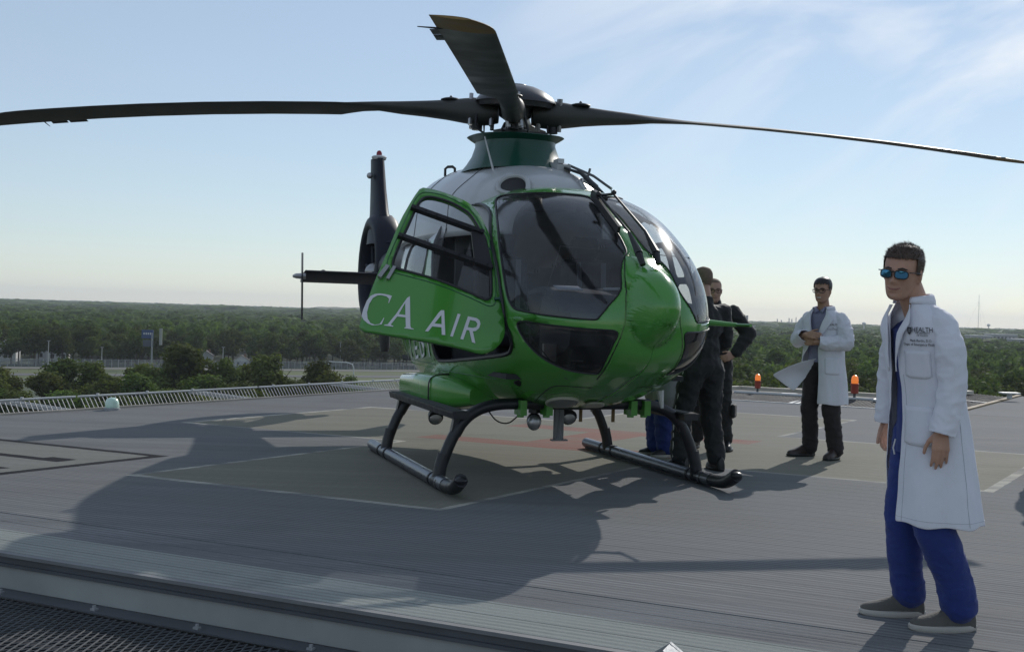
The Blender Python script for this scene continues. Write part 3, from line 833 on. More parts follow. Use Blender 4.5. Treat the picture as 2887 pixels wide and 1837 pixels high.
for j in range(ny):
    for i in range(nx): a = j * (nx + 1) + i; F.append((a, a + 1, a + nx + 2, a + nx + 1))
tag(mesh_np('hill', V, F, mat('hill_olive', (0.10, 0.105, 0.06), 0.95, var=0.2, vscale=0.02), None, True), kind='structure')

# ---- trees
def leaf_mat(name, c, var):
    m = bpy.data.materials.new(name); m.use_nodes = True
    nt = m.node_tree; N = nt.nodes; L = nt.links; b = N['Principled BSDF']
    b.inputs['Roughness'].default_value = 0.8; b.inputs['Specular IOR Level'].default_value = 0.08
    oi = N.new('ShaderNodeObjectInfo'); geo = N.new('ShaderNodeNewGeometry')
    h = N.new('ShaderNodeHueSaturation'); h.inputs['Color'].default_value = (*c, 1)
    r1 = N.new('ShaderNodeMapRange'); r1.inputs[3].default_value = 0.47; r1.inputs[4].default_value = 0.525
    r2 = N.new('ShaderNodeMapRange'); r2.inputs[3].default_value = 1 - var; r2.inputs[4].default_value = 1 + var
    L.new(oi.outputs['Random'], r1.inputs[0]); L.new(r1.outputs[0], h.inputs['Hue'])
    ps = N.new('ShaderNodeTexNoise'); ps.inputs['Scale'].default_value = 0.085; ps.inputs['Detail'].default_value = 1; L.new(geo.outputs['Position'], ps.inputs[0])
    p1 = N.new('ShaderNodeMapRange'); p1.inputs[1].default_value = 0.3; p1.inputs[2].default_value = 0.7; p1.inputs[3].default_value = 0.55; p1.inputs[4].default_value = 1.4; L.new(ps.outputs[0], p1.inputs[0])
    ad = N.new('ShaderNodeMath'); ad.operation = 'ADD'; L.new(oi.outputs['Random'], ad.inputs[0]); L.new(geo.outputs['Random Per Island'], ad.inputs[1])
    hf = N.new('ShaderNodeMath'); hf.operation = 'MULTIPLY'; hf.inputs[1].default_value = 0.5; L.new(ad.outputs[0], hf.inputs[0])
    L.new(hf.outputs[0], r2.inputs[0]); vm = N.new('ShaderNodeMath'); vm.operation = 'MULTIPLY'; L.new(r2.outputs[0], vm.inputs[0]); L.new(p1.outputs[0], vm.inputs[1]); L.new(vm.outputs[0], h.inputs['Value'])
    tr = N.new('ShaderNodeBsdfTranslucent'); mxs = N.new('ShaderNodeMixShader'); mxs.inputs[0].default_value = 0.28
    g = N.new('ShaderNodeVectorMath'); g.operation = 'MULTIPLY'; g.inputs[1].default_value = (1.5, 1.6, 0.7); L.new(h.outputs[0], g.inputs[0]); L.new(g.outputs[0], tr.inputs[0])
    L.new(h.outputs[0], b.inputs['Base Color']); L.new(b.outputs[0], mxs.inputs[1]); L.new(tr.outputs[0], mxs.inputs[2])
    L.new(mxs.outputs[0], N['Material Output'].inputs[0])
    return m
M_leaf = leaf_mat('leaf_green', (0.088, 0.116, 0.030), 0.5)
M_leaf_far = leaf_mat('leaf_far', (0.070, 0.094, 0.030), 0.5)
M_bark = mat('bark', (0.07, 0.055, 0.04), 0.9, var=0.3)
def crown_arrays(rng, n, rx, rz, zc, leaf, lobes=9):
    cs = []
    for k in range(lobes):
        a = rng.uniform(0, 2 * PI); rr = rng.uniform(0.1, 0.62); zz = rng.uniform(-0.6, 0.7)
        cs.append((rx * rr * math.cos(a), rx * rr * math.sin(a), zc + rz * zz, rx * rng.uniform(0.32, 0.55), rz * rng.uniform(0.25, 0.42)))
    cs = np.array(cs); idx = rng.integers(0, lobes, n)
    d = rng.normal(size=(n, 3)); d /= np.linalg.norm(d, axis=1)[:, None]
    rad = rng.uniform(0.55, 1.0, n) ** 0.6 * (1 + 0.18 * rng.normal(size=n))
    P = cs[idx, :3] + d * rad[:, None] * np.stack([cs[idx, 3], cs[idx, 3], cs[idx, 4]], 1)
    nrm = d + 0.6 * rng.normal(size=(n, 3)); nrm[:, 2] += 0.3; nrm /= np.linalg.norm(nrm, axis=1)[:, None]
    t = np.cross(nrm, rng.normal(size=(n, 3))); t /= np.linalg.norm(t, axis=1)[:, None]; bt = np.cross(nrm, t)
    s = leaf * rng.uniform(0.6, 1.3, n)[:, None]
    V = np.stack([P - t * s, P - bt * s * 0.7 + nrm * s * 0.2, P + t * s, P + bt * s * 0.7 + nrm * s * 0.2], 1).reshape(-1, 3)
    F = np.arange(n * 4).reshape(-1, 4)
    return V, F
rng = np.random.default_rng(7)
def trunk_mesh(h, r, rng):
    mb = MB(); mb.tube([(0, 0, 0), (0.1, 0, h * 0.3), (0.0, 0.1, h * 0.62)], [r, r * 0.75, r * 0.35], 6)
    for k in range(5):
        a = k * 1.26 + rng.uniform(0, 1); l = h * 0.26
        mb.tube([(0, 0, h * (0.3 + 0.05 * k)), (math.cos(a) * l * 0.6, math.sin(a) * l * 0.6, h * (0.45 + 0.05 * k)), (math.cos(a) * l, math.sin(a) * l, h * (0.58 + 0.06 * k))], [r * 0.4, r * 0.25, r * 0.08], 4)
    return mb
TREES = []
for k in range(6):
    h = 14.0; nearv = k < 3
    rx = [4.6, 5.4, 4.0, 5.0, 5.6, 4.4][k]
    V, F = crown_arrays(rng, 3600 if nearv else 1500, rx, 5.4, 8.4, 0.36 if nearv else 0.50, 13)
    c = mesh_np('crown', V, F, M_leaf if nearv else M_leaf_far); tk = trunk_mesh(14, 0.32, rng).build('trunk', M_bark)
    TREES.append((c.data, tk.data)); bpy.data.objects.remove(c); bpy.data.objects.remove(tk)
def tree(kind, x, y, h, w, label, group, rz):
    t = empty('broadleaf_tree', (x, y, TZ), label, 'tree', rz, group)
    t.scale = (w, w, h)
    for nm, me in (('trunk', TREES[kind][1]), ('crown', TREES[kind][0])):
        o = link(nm, me, t)
    return t
near_trees = [  # x, y, height, half width, label
    (-103, 262, 14.2, 5.0, 'dark round tree at the lower left, second from the picture edge'),
    (-114, 258, 12.0, 5.0, 'yellowish low tree at the very left picture edge'),
    (-92, 258, 13.4, 4.6, 'dense tree left of the tall pole at lower left'),
    (-83, 264, 13.4, 5.6, 'bushy tree right of the small road gap at lower left'),
    (-82.9, 262, 13.0, 5.2, 'rounded tree in the middle of the lower left row'),
    (-74.7, 268, 17.6, 7.2, 'largest tree above the safety net, left of the helicopter'),
    (-78.6, 272, 15.4, 5.4, 'tree tucked against the left side of the largest tree'),
    (-65.2, 268, 15.2, 3.8, 'slender tree on the right side of the largest tree'),
    (-54.3, 262, 15.8, 5.8, 'dark tree behind the net, first right of the road gap'),
    (-60.3, 272, 13.6, 4.6, 'low dark tree just left of the road view above the net'),
    (-43.6, 264, 15.6, 5.2, 'leafy tree above the net near the helicopter tail'),
    (-37.0, 262, 11.8, 2.6, 'small dark conical tree near the helicopter door'),
    (-31.9, 258, 10.5, 4.0, 'low reddish shrub tree beside the helicopter door'),
    (-106, 236, 9.0, 4.6, 'low shrub tree right behind the net at the left edge'), (-98, 234, 8.2, 4.6, 'low shrub tree behind the net left of the dome light'), (-89, 236, 8.8, 4.8, 'low shrub tree right behind the dome light'),
    (-80, 234, 8.4, 4.8, 'low shrub tree behind the net just right of the dome light'), (-71, 236, 9.4, 4.8, 'low shrub tree under the largest tree'), (-62, 234, 8.6, 4.8, 'low shrub tree right of the largest tree foot'),
    (-53, 236, 8.8, 4.8, 'low shrub tree behind the middle of the net'), (-44, 234, 8.6, 4.8, 'low shrub tree behind the far stretch of the net'), (-35, 236, 8.4, 4.8, 'low shrub tree behind the net near the side pod'), (-27, 236, 8.6, 4.8, 'low shrub tree behind the net end at the helicopter'),
    (-110, 248, 11.0, 5.0, 'mid green tree at the left edge in the second row'), (-99, 250, 11.6, 5.2, 'mid green tree left of the pale pole in the second row'), (-87, 250, 11.4, 5.2, 'yellow green tree left of the largest tree in the second row'), (-79, 246, 11.8, 5.0, 'mid green tree touching the largest tree from the left'),
    (-68, 250, 12.2, 5.2, 'mid green tree in front of the largest tree'), (-57, 248, 11.0, 5.0, 'mid green tree right of the slender tree'), (-45, 250, 11.2, 4.8, 'mid green tree below the road view near the tail'),
    (-97, 268, 11.6, 4.4, 'low pale tree between the two dark trees at lower left'),
]
for i, (x, y, h, w, lb) in enumerate(near_trees):
    tree(i % 3, x, y, h / 14.0, w / 4.1, lb, 'trees just beyond the building', rng.uniform(0, 6))
# woodland: jittered grid in the field of view
def fence_off(x, y): return (Vector((x, y, 0)) - Vector((fA.x, fA.y, 0))).dot(fn_)
pts = []
def field(d0, d1, sp, ylo=0):
    out = []
    y = d0
    while y < d1:
        xw = y * 0.60
        x = -xw
        while x < xw:
            px, py = x + rng.uniform(-.45, .45) * sp, y + rng.uniform(-.45, .45) * sp
            out.append((px, py)); x += sp
        y += sp
    return out
def ok(x, y):
    if fence_off(x, y) > -9 and x < 40 + (y - 200) * 0.02: return False   # motorway corridor stays open
    for hx, hy in ((-217, 498), (-205, 512), (-197, 505), (-137, 520), (-122, 512), (-150, 535)):
        if abs(x - hx) < 9 and -14 < y - hy < 9: return False
    for bx, by in ((560, 1390), (600, 1420), (590, 1230), (520, 1180), (375, 1900), (640, 1330)):
        if abs(x - bx) < 24 and -60 < y - by < 20: return False
    return True
near = [p for p in field(165, 620, 10.0) if ok(*p)]
vis = [p for p in near if p[0] / p[1] > 0.11 or p[0] / p[1] < -0.09]
vis = [p for p in vis if abs(p[0] / p[1]) < 0.47]
vis.sort(key=lambda p: p[1] - (0 if p[0] > 0 else 210))
ind = vis[:282]; inds = set(ind)
wl_labels = ['dark broadleaf tree in the dense woodland beyond the roof', 'mid green broadleaf tree in the dense woodland beyond the roof', 'leafy broadleaf tree in the dense woodland beyond the roof']
for i, (x, y) in enumerate(ind):
    h = rng.uniform(0.72, 1.22) * (1.0 if x < 0 else 1.05)
    tree(3 + i % 3, x, y, h, rng.uniform(0.95, 1.3), 'broadleaf tree standing in the dense woodland beyond the roof', 'trees of the woodland', rng.uniform(0, 6))
rest = [p for p in near if p not in inds]
def lowcrowns(points, n, sc, leaf, hz):
    Vs = []; Fs = []; o = 0
    base = [crown_arrays(rng, n, 5.4, 5.4 * hz, 8.4, leaf, 6) for _ in range(5)]
    for i, (x, y) in enumerate(points):
        V, F = base[i % 5]; a = rng.uniform(0, 6.28); c, s = math.cos(a), math.sin(a); k = sc * rng.uniform(0.75, 1.25); kz = rng.uniform(0.7, 1.25)
        W = np.stack([(V[:, 0] * c - V[:, 1] * s) * k + x, (V[:, 0] * s + V[:, 1] * c) * k + y, V[:, 2] * kz + TZ], 1)
        Vs.append(W); Fs.append(F + o); o += len(V)
    return np.concatenate(Vs), np.concatenate(Fs)
V1, F1 = lowcrowns(rest, 170, 1.0, 1.05, 1.0)
p2 = [p for p in field(620, 1100, 13.0) if ok(*p)]; V2, F2 = lowcrowns(p2, 90, 1.3, 1.6, 1.0)
p3 = [p for p in field(1100, 2600, 26.0) if ok(*p)]; V3, F3 = lowcrowns(p3, 50, 2.7, 3.4, 1.0)
p4 = field(2600, 9000, 85.0); V4, F4 = lowcrowns(p4, 22, 8.0, 11, 1.1)
Vw = np.concatenate([V1, V2, V3, V4]); o1, o2, o3_ = len(V1), len(V1) + len(V2), len(V1) + len(V2) + len(V3)
Fw = np.concatenate([F1, F2 + o1, F3 + o2, F4 + o3_])
wd = mesh_np('woodland', Vw, Fw, M_leaf_far); tag(wd, 'dense green woodland stretching to the horizon', 'woodland', kind='stuff')

# ---- haze
hm = bpy.data.materials.new('haze_air'); hm.use_nodes = True
_nt = hm.node_tree; _nt.nodes.clear()
_o = _nt.nodes.new('ShaderNodeOutputMaterial'); _v = _nt.nodes.new('ShaderNodeVolumePrincipled')
_v.inputs['Color'].default_value = (0.86, 0.93, 1.0, 1); _v.inputs['Density'].default_value = 0.00009; _v.inputs['Anisotropy'].default_value = 0.2
_nt.links.new(_v.outputs[0], _o.inputs['Volume'])
mb = MB(); mb.box((0, 4300, (TZ - 1 + 92) / 2), (13000, 10200, 92 - (TZ - 1)))
hz = mb.build('haze', hm, None, smooth=False); tag(hz, kind='stuff')
# traced outlines on the fuselage skin (arc length along the body, angle round it) and on the door plane
HD_ = {"windshield":[[2.4018,2.1214],[2.0847,2.2898],[1.8121,2.4548],[1.6313,2.5957],[1.4778,2.7418],[1.3523,2.9132],[1.2696,3.0441],[1.1812,3.1007],[1.0144,3.1023],[0.7982,3.1029],[0.5451,3.0872],[0.4293,3.0825],[0.4054,3.052],[0.3722,2.862],[0.3525,2.6221],[0.3472,2.4451],[0.3643,2.2642],[0.4214,2.115],[0.5064,1.9832],[0.5803,1.8651],[0.6715,1.711],[0.7312,1.672],[0.8589,1.6385],[1.0359,1.624],[1.1998,1.6181],[1.3748,1.5985],[1.5572,1.5827],[1.653,1.5958],[1.7379,1.7361],[1.9252,1.9122],[2.0865,2.0005],[2.3779,2.0426]],"chin":[[1.1389,3.1923],[1.0581,3.1724],[0.8996,3.1894],[0.6239,3.2238],[0.3946,3.2883],[0.2972,3.3347],[0.2756,3.4131],[0.2904,3.5481],[0.4101,3.9046],[0.5625,4.1322],[0.6881,4.2532],[0.7317,4.2615],[0.7941,4.1562],[0.8716,4.0178],[0.9327,3.8418],[0.991,3.6672],[1.0539,3.4623],[1.1152,3.2938]],"doorway":[[2.8245,2.2332],[2.6117,2.2219],[2.3453,2.2784],[2.0796,2.3682],[1.9175,2.4996],[1.762,2.6214],[1.5845,2.7415],[1.466,2.8527],[1.3738,3.0003],[1.3017,3.1385],[1.2783,3.225],[1.2411,3.3279],[1.2359,3.4283],[1.2701,3.5038],[1.3496,3.5672],[1.6778,3.5562],[2.0826,3.5438],[2.5085,3.5544],[2.8628,3.565],[3.1165,3.5704],[3.0844,3.1336],[3.1248,3.0109],[3.224,2.8519],[3.3405,2.7116],[3.3231,2.5725],[3.3398,2.4028],[2.99,2.3394],[2.7778,2.2705]],"seam_nose":[[0.665,1.7139],[0.5643,1.8436],[0.4652,1.9554],[0.3309,2.2094],[0.33,2.2095],[0.246,2.5543],[0.2113,2.987],[0.2242,3.2833],[0.28,3.6607],[0.4378,4.0458],[0.6478,4.2642],[0.8258,4.367]],"seam_belly":[[1.8172,4.3444],[1.3415,4.1833],[1.2065,4.1616],[1.1285,4.2091],[1.0548,4.3442],[0.9902,4.5263],[0.9631,-1.4707],[0.9713,-1.2961],[1.1028,-1.0478]],"recess":[[1.5762,3.9205],[1.423,3.9201],[1.5456,4.0324]],"oval":[[1.5832,4.3582],[1.4546,4.3364],[1.352,4.3776],[1.3042,4.4745],[1.3474,4.5351],[1.4777,4.5721],[1.6058,4.545],[1.6791,4.4873],[1.6621,4.4189]],"rect":[[1.5209,4.6523],[1.3715,4.6269],[1.3416,4.6807],[1.3596,-1.5413],[1.4476,-1.5051],[1.5452,-1.5071]],"medi":[[[4.3308,3.3683],[4.4847,3.669]],[[4.4847,3.669],[4.0134,3.3578]],[[4.0241,3.3582],[4.1394,3.612]],[[3.8181,3.354],[3.9307,3.5868]],[[3.8189,3.3557],[3.6897,3.3569]],[[3.818,3.4562],[3.7318,3.4496]],[[3.9307,3.5868],[3.7917,3.5655]],[[3.592,3.3493],[3.6267,3.5583]],[[3.592,3.3493],[3.491,3.3608],[3.4402,3.4274],[3.4898,3.5102],[3.6267,3.5583]],[[3.2586,3.3557],[3.2932,3.5302]]],"door_frame":{"o":[1.759,-0.778,1.9639],"e1":[-0.1448,-0.9859,-0.0838],"ax":[0.632,-0.027,-0.7745],"n":[-0.7613,0.1651,-0.627]},"d_door":[[0.4802,-0.5508],[0.3935,-0.5306],[0.2728,-0.4808],[0.1439,-0.4069],[0.0808,-0.3407],[0.0349,-0.237],[0.0092,-0.1165],[-0.0077,0.0018],[-0.0183,0.2355],[-0.018,0.4225],[-0.0056,0.649],[0.0024,0.8253],[0.0124,0.9246],[0.0464,0.9914],[0.102,1.046],[0.162,1.0804],[0.2181,1.089],[0.3749,1.037],[0.6356,0.9644],[0.8976,0.8803],[1.0793,0.815],[1.0479,0.7051],[0.9326,0.4069],[0.8167,0.1484],[0.685,-0.1767],[0.5527,-0.4317]],"d_win":[[0.5135,-0.3752],[0.4711,-0.4241],[0.4253,-0.4351],[0.3526,-0.418],[0.2537,-0.3719],[0.1791,-0.3119],[0.1198,-0.253],[0.083,-0.1405],[0.0646,-0.0601],[0.0349,-0.0092],[0.0338,0.1366],[0.0327,0.2797],[0.0458,0.4192],[0.0656,0.5646],[0.0805,0.6089],[0.111,0.6248],[0.1383,0.6185],[0.2688,0.542],[0.467,0.438],[0.6683,0.3517],[0.7753,0.2988],[0.785,0.2518],[0.711,0.0676],[0.6195,-0.1307],[0.5617,-0.2666]],"d_C":[[0.8151,0.5621],[0.8437,0.624],[0.8472,0.6202],[0.8375,0.5855],[0.8571,0.5593],[0.8941,0.5426],[0.9214,0.5421],[0.9558,0.5598],[0.9872,0.6107],[1.0078,0.6794],[1.0079,0.735],[0.9898,0.7777],[0.9591,0.797],[0.9267,0.7959],[0.9023,0.7632],[0.8928,0.7465],[0.8876,0.749],[0.911,0.8005],[0.9542,0.8022],[0.9807,0.7976],[1.0112,0.7761],[1.0379,0.7398],[1.0497,0.7043],[1.0336,0.6496],[1.0006,0.5745],[0.9703,0.5374],[0.9364,0.524],[0.9036,0.5255],[0.8661,0.5373],[0.8343,0.5501]],"d_A":[[0.684,0.5802],[0.7066,0.8391],[0.7033,0.86],[0.6853,0.8695],[0.687,0.8755],[0.7517,0.8578],[0.75,0.8511],[0.74,0.8484],[0.7344,0.7646],[0.7938,0.75],[0.8445,0.8107],[0.8425,0.8191],[0.8296,0.8248],[0.8315,0.8336],[0.8948,0.8133],[0.8916,0.8067],[0.8684,0.8069],[0.8016,0.7286],[0.7064,0.5944]],"d_Ah":[[0.7243,0.6357],[0.7334,0.7438],[0.78,0.7301]],"d_a":[[0.4678,0.7225],[0.4448,0.7241],[0.4616,0.9404],[0.4877,0.9358],[0.4823,0.8724],[0.5486,0.8608],[0.5832,0.9029],[0.6055,0.8978],[0.4885,0.7435]],"d_ah":[[0.4707,0.7658],[0.478,0.8452],[0.5295,0.8366]],"d_i":[[0.3483,0.7568],[0.3268,0.7618],[0.4086,0.9565],[0.4273,0.9497]],"d_r":[[0.2737,0.7796],[0.2103,0.7946],[0.1907,0.8134],[0.1879,0.845],[0.203,0.8821],[0.2314,0.9077],[0.2536,0.9096],[0.2485,1.0125],[0.2719,1.004],[0.2802,0.9028],[0.299,0.8994],[0.3345,0.9824],[0.3554,0.9754]],"d_rh":[[0.2625,0.8119],[0.2223,0.8217],[0.2106,0.8455],[0.2226,0.8724],[0.2499,0.8822],[0.2874,0.8747]],"d_b1":[[0.584,-0.2999],[0.0438,-0.0245]],"d_b2":[[0.7148,-0.0046],[0.0294,0.3317]],"d_latch":[[0.9394,0.8548],[0.8823,0.8064]]}
# ================================================================== HELICOPTER
HX = (-0.03, 11.0, 0.0); HRZ = R(-71.2)
M_green = mat('helicopter_green', (0.066, 0.265, 0.040), 0.20, coat=0.5, var=0.06, vscale=2.0)
M_gdark = mat('dark_green_paint', (0.004, 0.060, 0.038), 0.4, coat=0.15)
M_hwhite = mat('cowling_white', (0.46, 0.47, 0.48), 0.35, coat=0.3, var=0.10, vscale=2.5)
M_cream = mat('belly_cream', (0.42, 0.41, 0.33), 0.4, var=0.08)
M_navy = mat('tail_navy', (0.007, 0.010, 0.020), 0.5, var=0.12, spec=0.3)
M_blk = mat('black_rubber', (0.012, 0.012, 0.014), 0.45, var=0.15)
M_gear = mat('gear_black', (0.010, 0.011, 0.015), 0.45, coat=0.1, var=0.3, vscale=14, bump=0.1)
M_skid = mat('skid_steel', (0.13, 0.14, 0.16), 0.32, 0.55, var=0.3, vscale=7, stretch=(1, 6, 6))
M_rotor = mat('rotor_grey', (0.035, 0.036, 0.034), 0.5, var=0.35, vscale=3.0)
M_rotdk = mat('rotor_hub_black', (0.015, 0.015, 0.017), 0.5, var=0.3, vscale=12)
M_tipy = mat('blade_tip_ochre', (0.22, 0.14, 0.045), 0.55, var=0.3, vscale=6)
M_metal = mat('bare_metal', (0.35, 0.35, 0.36), 0.35, 0.8, var=0.15)
M_int = mat('cabin_grey', (0.030, 0.032, 0.037), 0.8, var=0.15)
M_int2 = mat('cabin_light', (0.11, 0.115, 0.125), 0.7, var=0.12)
M_seat = mat('seat_fabric', (0.018, 0.019, 0.024), 0.9, var=0.2, bump=0.3)
M_letter = mat('lettering_white', (0.62, 0.62, 0.64), 0.5)
M_red = mat('decal_red', (0.30, 0.02, 0.025), 0.5)
M_glass = glass_mat('windshield_glass', (0.70, 0.72, 0.76), 0.10)
M_glass2 = glass_mat('door_glass', (0.86, 0.87, 0.89), 0.03)
M_glassd = glass_mat('chin_glass', (0.42, 0.40, 0.40), 0.04)

HELI = empty('helicopter', HX, 'green medical helicopter parked on the roof pad with its pilot door open', 'helicopter', HRZ)

ST = [  # x, bottom, top, widest z, half width, exponent top, bottom
    (3.10, 1.33, 1.33, 1.33, 0.00, 2.0, 2.0), (3.06, 1.12, 1.55, 1.33, 0.24, 2.0, 2.0), (2.92, 1.00, 1.74, 1.33, 0.46, 2.1, 2.1),
    (2.65, 0.89, 1.94, 1.34, 0.665, 2.35, 2.15), (2.25, 0.75, 2.17, 1.36, 0.805, 2.5, 2.25), (1.85, 0.65, 2.34, 1.38, 0.875, 2.6, 2.4),
    (1.30, 0.585, 2.45, 1.38, 0.90, 2.7, 2.6), (0.50, 0.56, 2.49, 1.38, 0.90, 2.8, 2.8), (-0.50, 0.57, 2.49, 1.38, 0.88, 2.8, 2.8),
    (-1.40, 0.66, 2.49, 1.40, 0.78, 2.8, 2.6), (-2.20, 0.95, 2.45, 1.60, 0.58, 2.4, 2.4), (-2.90, 1.50, 2.36, 1.90, 0.34, 2.2, 2.2)]
def pchip(x, y):
    n = len(x); h = [x[i + 1] - x[i] for i in range(n - 1)]; d = [(y[i + 1] - y[i]) / h[i] for i in range(n - 1)]; m = [0.0] * n
    for i in range(1, n - 1):
        if d[i - 1] * d[i] > 0:
            w1 = 2 * h[i] + h[i - 1]; w2 = h[i] + 2 * h[i - 1]; m[i] = (w1 + w2) / (w1 / d[i - 1] + w2 / d[i])
    m[0] = d[0]; m[-1] = d[-1]
    def f(t):
        t = min(max(t, x[0]), x[-1]); i = 0
        while i < n - 2 and t > x[i + 1]: i += 1
        s = (t - x[i]) / h[i]
        return (1 + 2 * s) * (1 - s) ** 2 * y[i] + s * (1 - s) ** 2 * h[i] * m[i] + s * s * (3 - 2 * s) * y[i + 1] + s * s * (s - 1) * h[i] * m[i + 1]
    return f
TT = [0.0]
for p, q in zip(ST[:-1], ST[1:]): TT.append(TT[-1] + math.hypot(q[0] - p[0], max(q[4] - p[4], 0)))
FF = [pchip(TT, [s[k] for s in ST]) for k in range(7)]
def spow(c, e): return math.copysign(abs(c) ** e, c)
def surf(t, v, off=0.0):
    x, zb, zt, zm, w, nt, nb = [f(t) for f in FF]
    c, s = math.cos(v), math.sin(v); n = nt if s >= 0 else nb
    y, z = w * spow(c, 2 / n) + 0.03, zm + (zt - zm if s >= 0 else zm - zb) * spow(s, 2 / n)
    q = 1 - ((y - 0.03) / 0.20) ** 2 - ((z - 1.45) / 0.29) ** 2
    if x > 2.3 and q > -0.6:                                           # rounded swelling on the nose, blended into the skin
        xe = 2.90 + 0.44 * (math.sqrt(q) if q > 0.01 else 0.1 + (q - 0.01) * 2.0); k = 0.09; h = min(1, max(0, 0.5 + 0.5 * (xe - x) / k)); x = x * (1 - h) + xe * h + k * h * (1 - h)
    return (x, y, z)
def surf_n(t, v):
    e = 1e-3; a = Vector(surf(t + e, v)) - Vector(surf(max(t - e, 1e-4), v)); b = Vector(surf(t, v + e)) - Vector(surf(t, v - e))
    n = a.cross(b).normalized(); c = Vector(surf(t, v)) - Vector((FF[0](t) - 0.3, 0.03, 1.4))
    return n if n.dot(c) > 0 else -n
def surf_o(off):
    def f(t, v):
        return tuple(Vector(surf(t, v)) + surf_n(t, v) * off)
    return f
def mir(poly): return [(t, PI - v) for t, v in poly]
def t_of_x(x):
    lo, hi = 0.0, TT[-1]
    for _ in range(40):
        m = (lo + hi) / 2
        if FF[0](m) > x: lo = m
        else: hi = m
    return lo
def v_of_z(t, z):          # on the right-hand side of the body (y < 0)
    lo, hi = PI / 2, 1.5 * PI
    for _ in range(40):
        m = (lo + hi) / 2
        if surf(t, m)[2] > z: lo = m
        else: hi = m
    return lo
def tvs(pts): return [(t_of_x(x), v_of_z(t_of_x(x), z)) for x, z in pts]

WS = chaikin(HD_['windshield'], 2, cut=0.2); CH = chaikin(HD_['chin'], 2, cut=0.2); DW = chaikin(HD_['doorway'], 2)
REARW = chaikin(tvs([(0.02, 1.55), (0.0, 2.06), (-0.75, 2.08), (-1.0, 1.95), (-1.02, 1.55)]), 2)
# window of the closed left door, with two cross bars left standing
LW = [chaikin(tvs(q), 2, cut=0.15) for q in ([(1.24, 2.005), (1.24, 2.19), (1.45, 2.21), (1.62, 2.15), (1.72, 2.005)], [(1.28, 1.98), (1.60, 1.98), (1.64, 1.38), (1.28, 1.40)],
    [(1.66, 1.97), (1.76, 1.97), (1.96, 1.71), (1.67, 1.71)], [(1.69, 1.675), (1.99, 1.665), (2.14, 1.38), (1.69, 1.38)])]
V0, V1 = -PI / 2 + 0.0005, 1.5 * PI - 0.0005
outer = [(0.003, V0), (TT[-1], V0), (TT[-1], V1), (0.003, V1)]
holes = [WS, mir(WS), CH, mir(CH), DW, REARW] + [mir(q) for q in LW]
shell = surf_panel('fuselage', surf, outer, holes, M_green, HELI, 0.055, thick=0.022, thick_m=M_int,
    extra=[(t, V0 + 0.05 * k + 0.02 * (i % 2)) for i, t in enumerate([0.012 + 0.019 * q for q in range(26)]) for k in range(1, 125)])
shade(shell.data, 85)
# cream belly and pale grey upper rear body sit on the skin as paint: same mesh, own material
me = shell.data; me.materials.append(M_cream); me.materials.append(M_hwhite)
for p in me.polygons:
    c = p.center
    if c.z < 0.66 and c.x < 1.75: p.material_index = 2
    elif c.x < 0.35 and c.z > 2.02 + 0.12 * c.x: p.material_index = 3
def tube_on(name, poly, r, m, closed=True, off=0.0, parent=HELI, n=6):
    pts = [Vector(surf(t, v)) + surf_n(t, v) * off for t, v in poly]
    mb = MB(); mb.tube(pts, r, n, closed=closed); return mb.build(name, m, parent)
for nm, P, g in (('windshield', WS, M_glass), ('chin_window', CH, M_glassd)):
    for Q in (P, mir(P)):
        o = surf_panel(nm, surf_o(-0.004), Q, [], g, HELI, 0.06)
        tube_on('seal', Q, 0.007, M_blk, parent=o)
for Q in (REARW,):
    o = surf_panel('cabin_window', surf_o(-0.004), Q, [], M_glass2, HELI, 0.08); tube_on('seal', Q, 0.012, M_blk, parent=o)
for Q in LW:
    o = surf_panel('door_window', surf_o(-0.006), mir(Q), [], M_glass2, HELI, 0.08); tube_on('seal', mir(Q), 0.010, M_blk, parent=o)
tube_on('doorway_seal', DW, 0.016, M_blk)
# panel joints
sm = chaikin(HD_['seam_nose'], 1, False)
for q in (sm, mir(sm)): tube_on('panel_joint', q, 0.0045, M_blk, False)
bl = HD_['seam_belly']
tube_on('panel_joint', chaikin(bl, 2, False), 0.004, M_blk, False)
for z0, xs in ((0.86, (1.75, 0.4)), (0.90, (0.3, -1.6))): tube_on('panel_joint', tvs([(xs[0] + (xs[1] - xs[0]) * k / 10, z0) for k in range(11)]), 0.0035, M_gdark, False)
tube_on('panel_joint', tvs([(0.34, 2.2), (0.33, 1.8), (0.33, 1.3), (0.34, 0.95), (0.30, 0.82), (0.1, 0.74)]), 0.004, M_blk, False)
# roof rail and drip edge above the doors
for q in (tvs([(0.7, 2.365), (0.3, 2.37), (-0.4, 2.37), (-1.0, 2.36)]),):
    for w in (q, mir(q)): tube_on('roof_rail', chaikin(w, 2, False), 0.012, M_gdark, False)
# triangular recess, belly lamps
for nm, key, m, off in (('vent_recess', 'recess', M_blk, 0.003), ('camera_port', 'oval', M_metal, 0.010), ('belly_lamp', 'rect', M_cream, 0.012)):
    P = chaikin([(t, v - 2 * PI if v > 3.9 else v) for t, v in HD_[key]], 1); o = surf_panel(nm, surf_o(off), P, [], m, HELI, 0.03, thick=0.012)
    if nm == 'camera_port': tube_on('rim', P, 0.014, M_cream, off=0.01, parent=o)
P = chaikin([(t, v - 2 * PI if v > 3.9 else v) for t, v in HD_['oval']], 1); cx = sum(p[0] for p in P) / len(P); cv = sum(p[1] for p in P) / len(P)
surf_panel('port_glass', surf_o(0.014), [(cx + (p[0] - cx) * 0.72, cv + (p[1] - cv) * 0.72) for p in P], [], M_blk, HELI, 0.03)
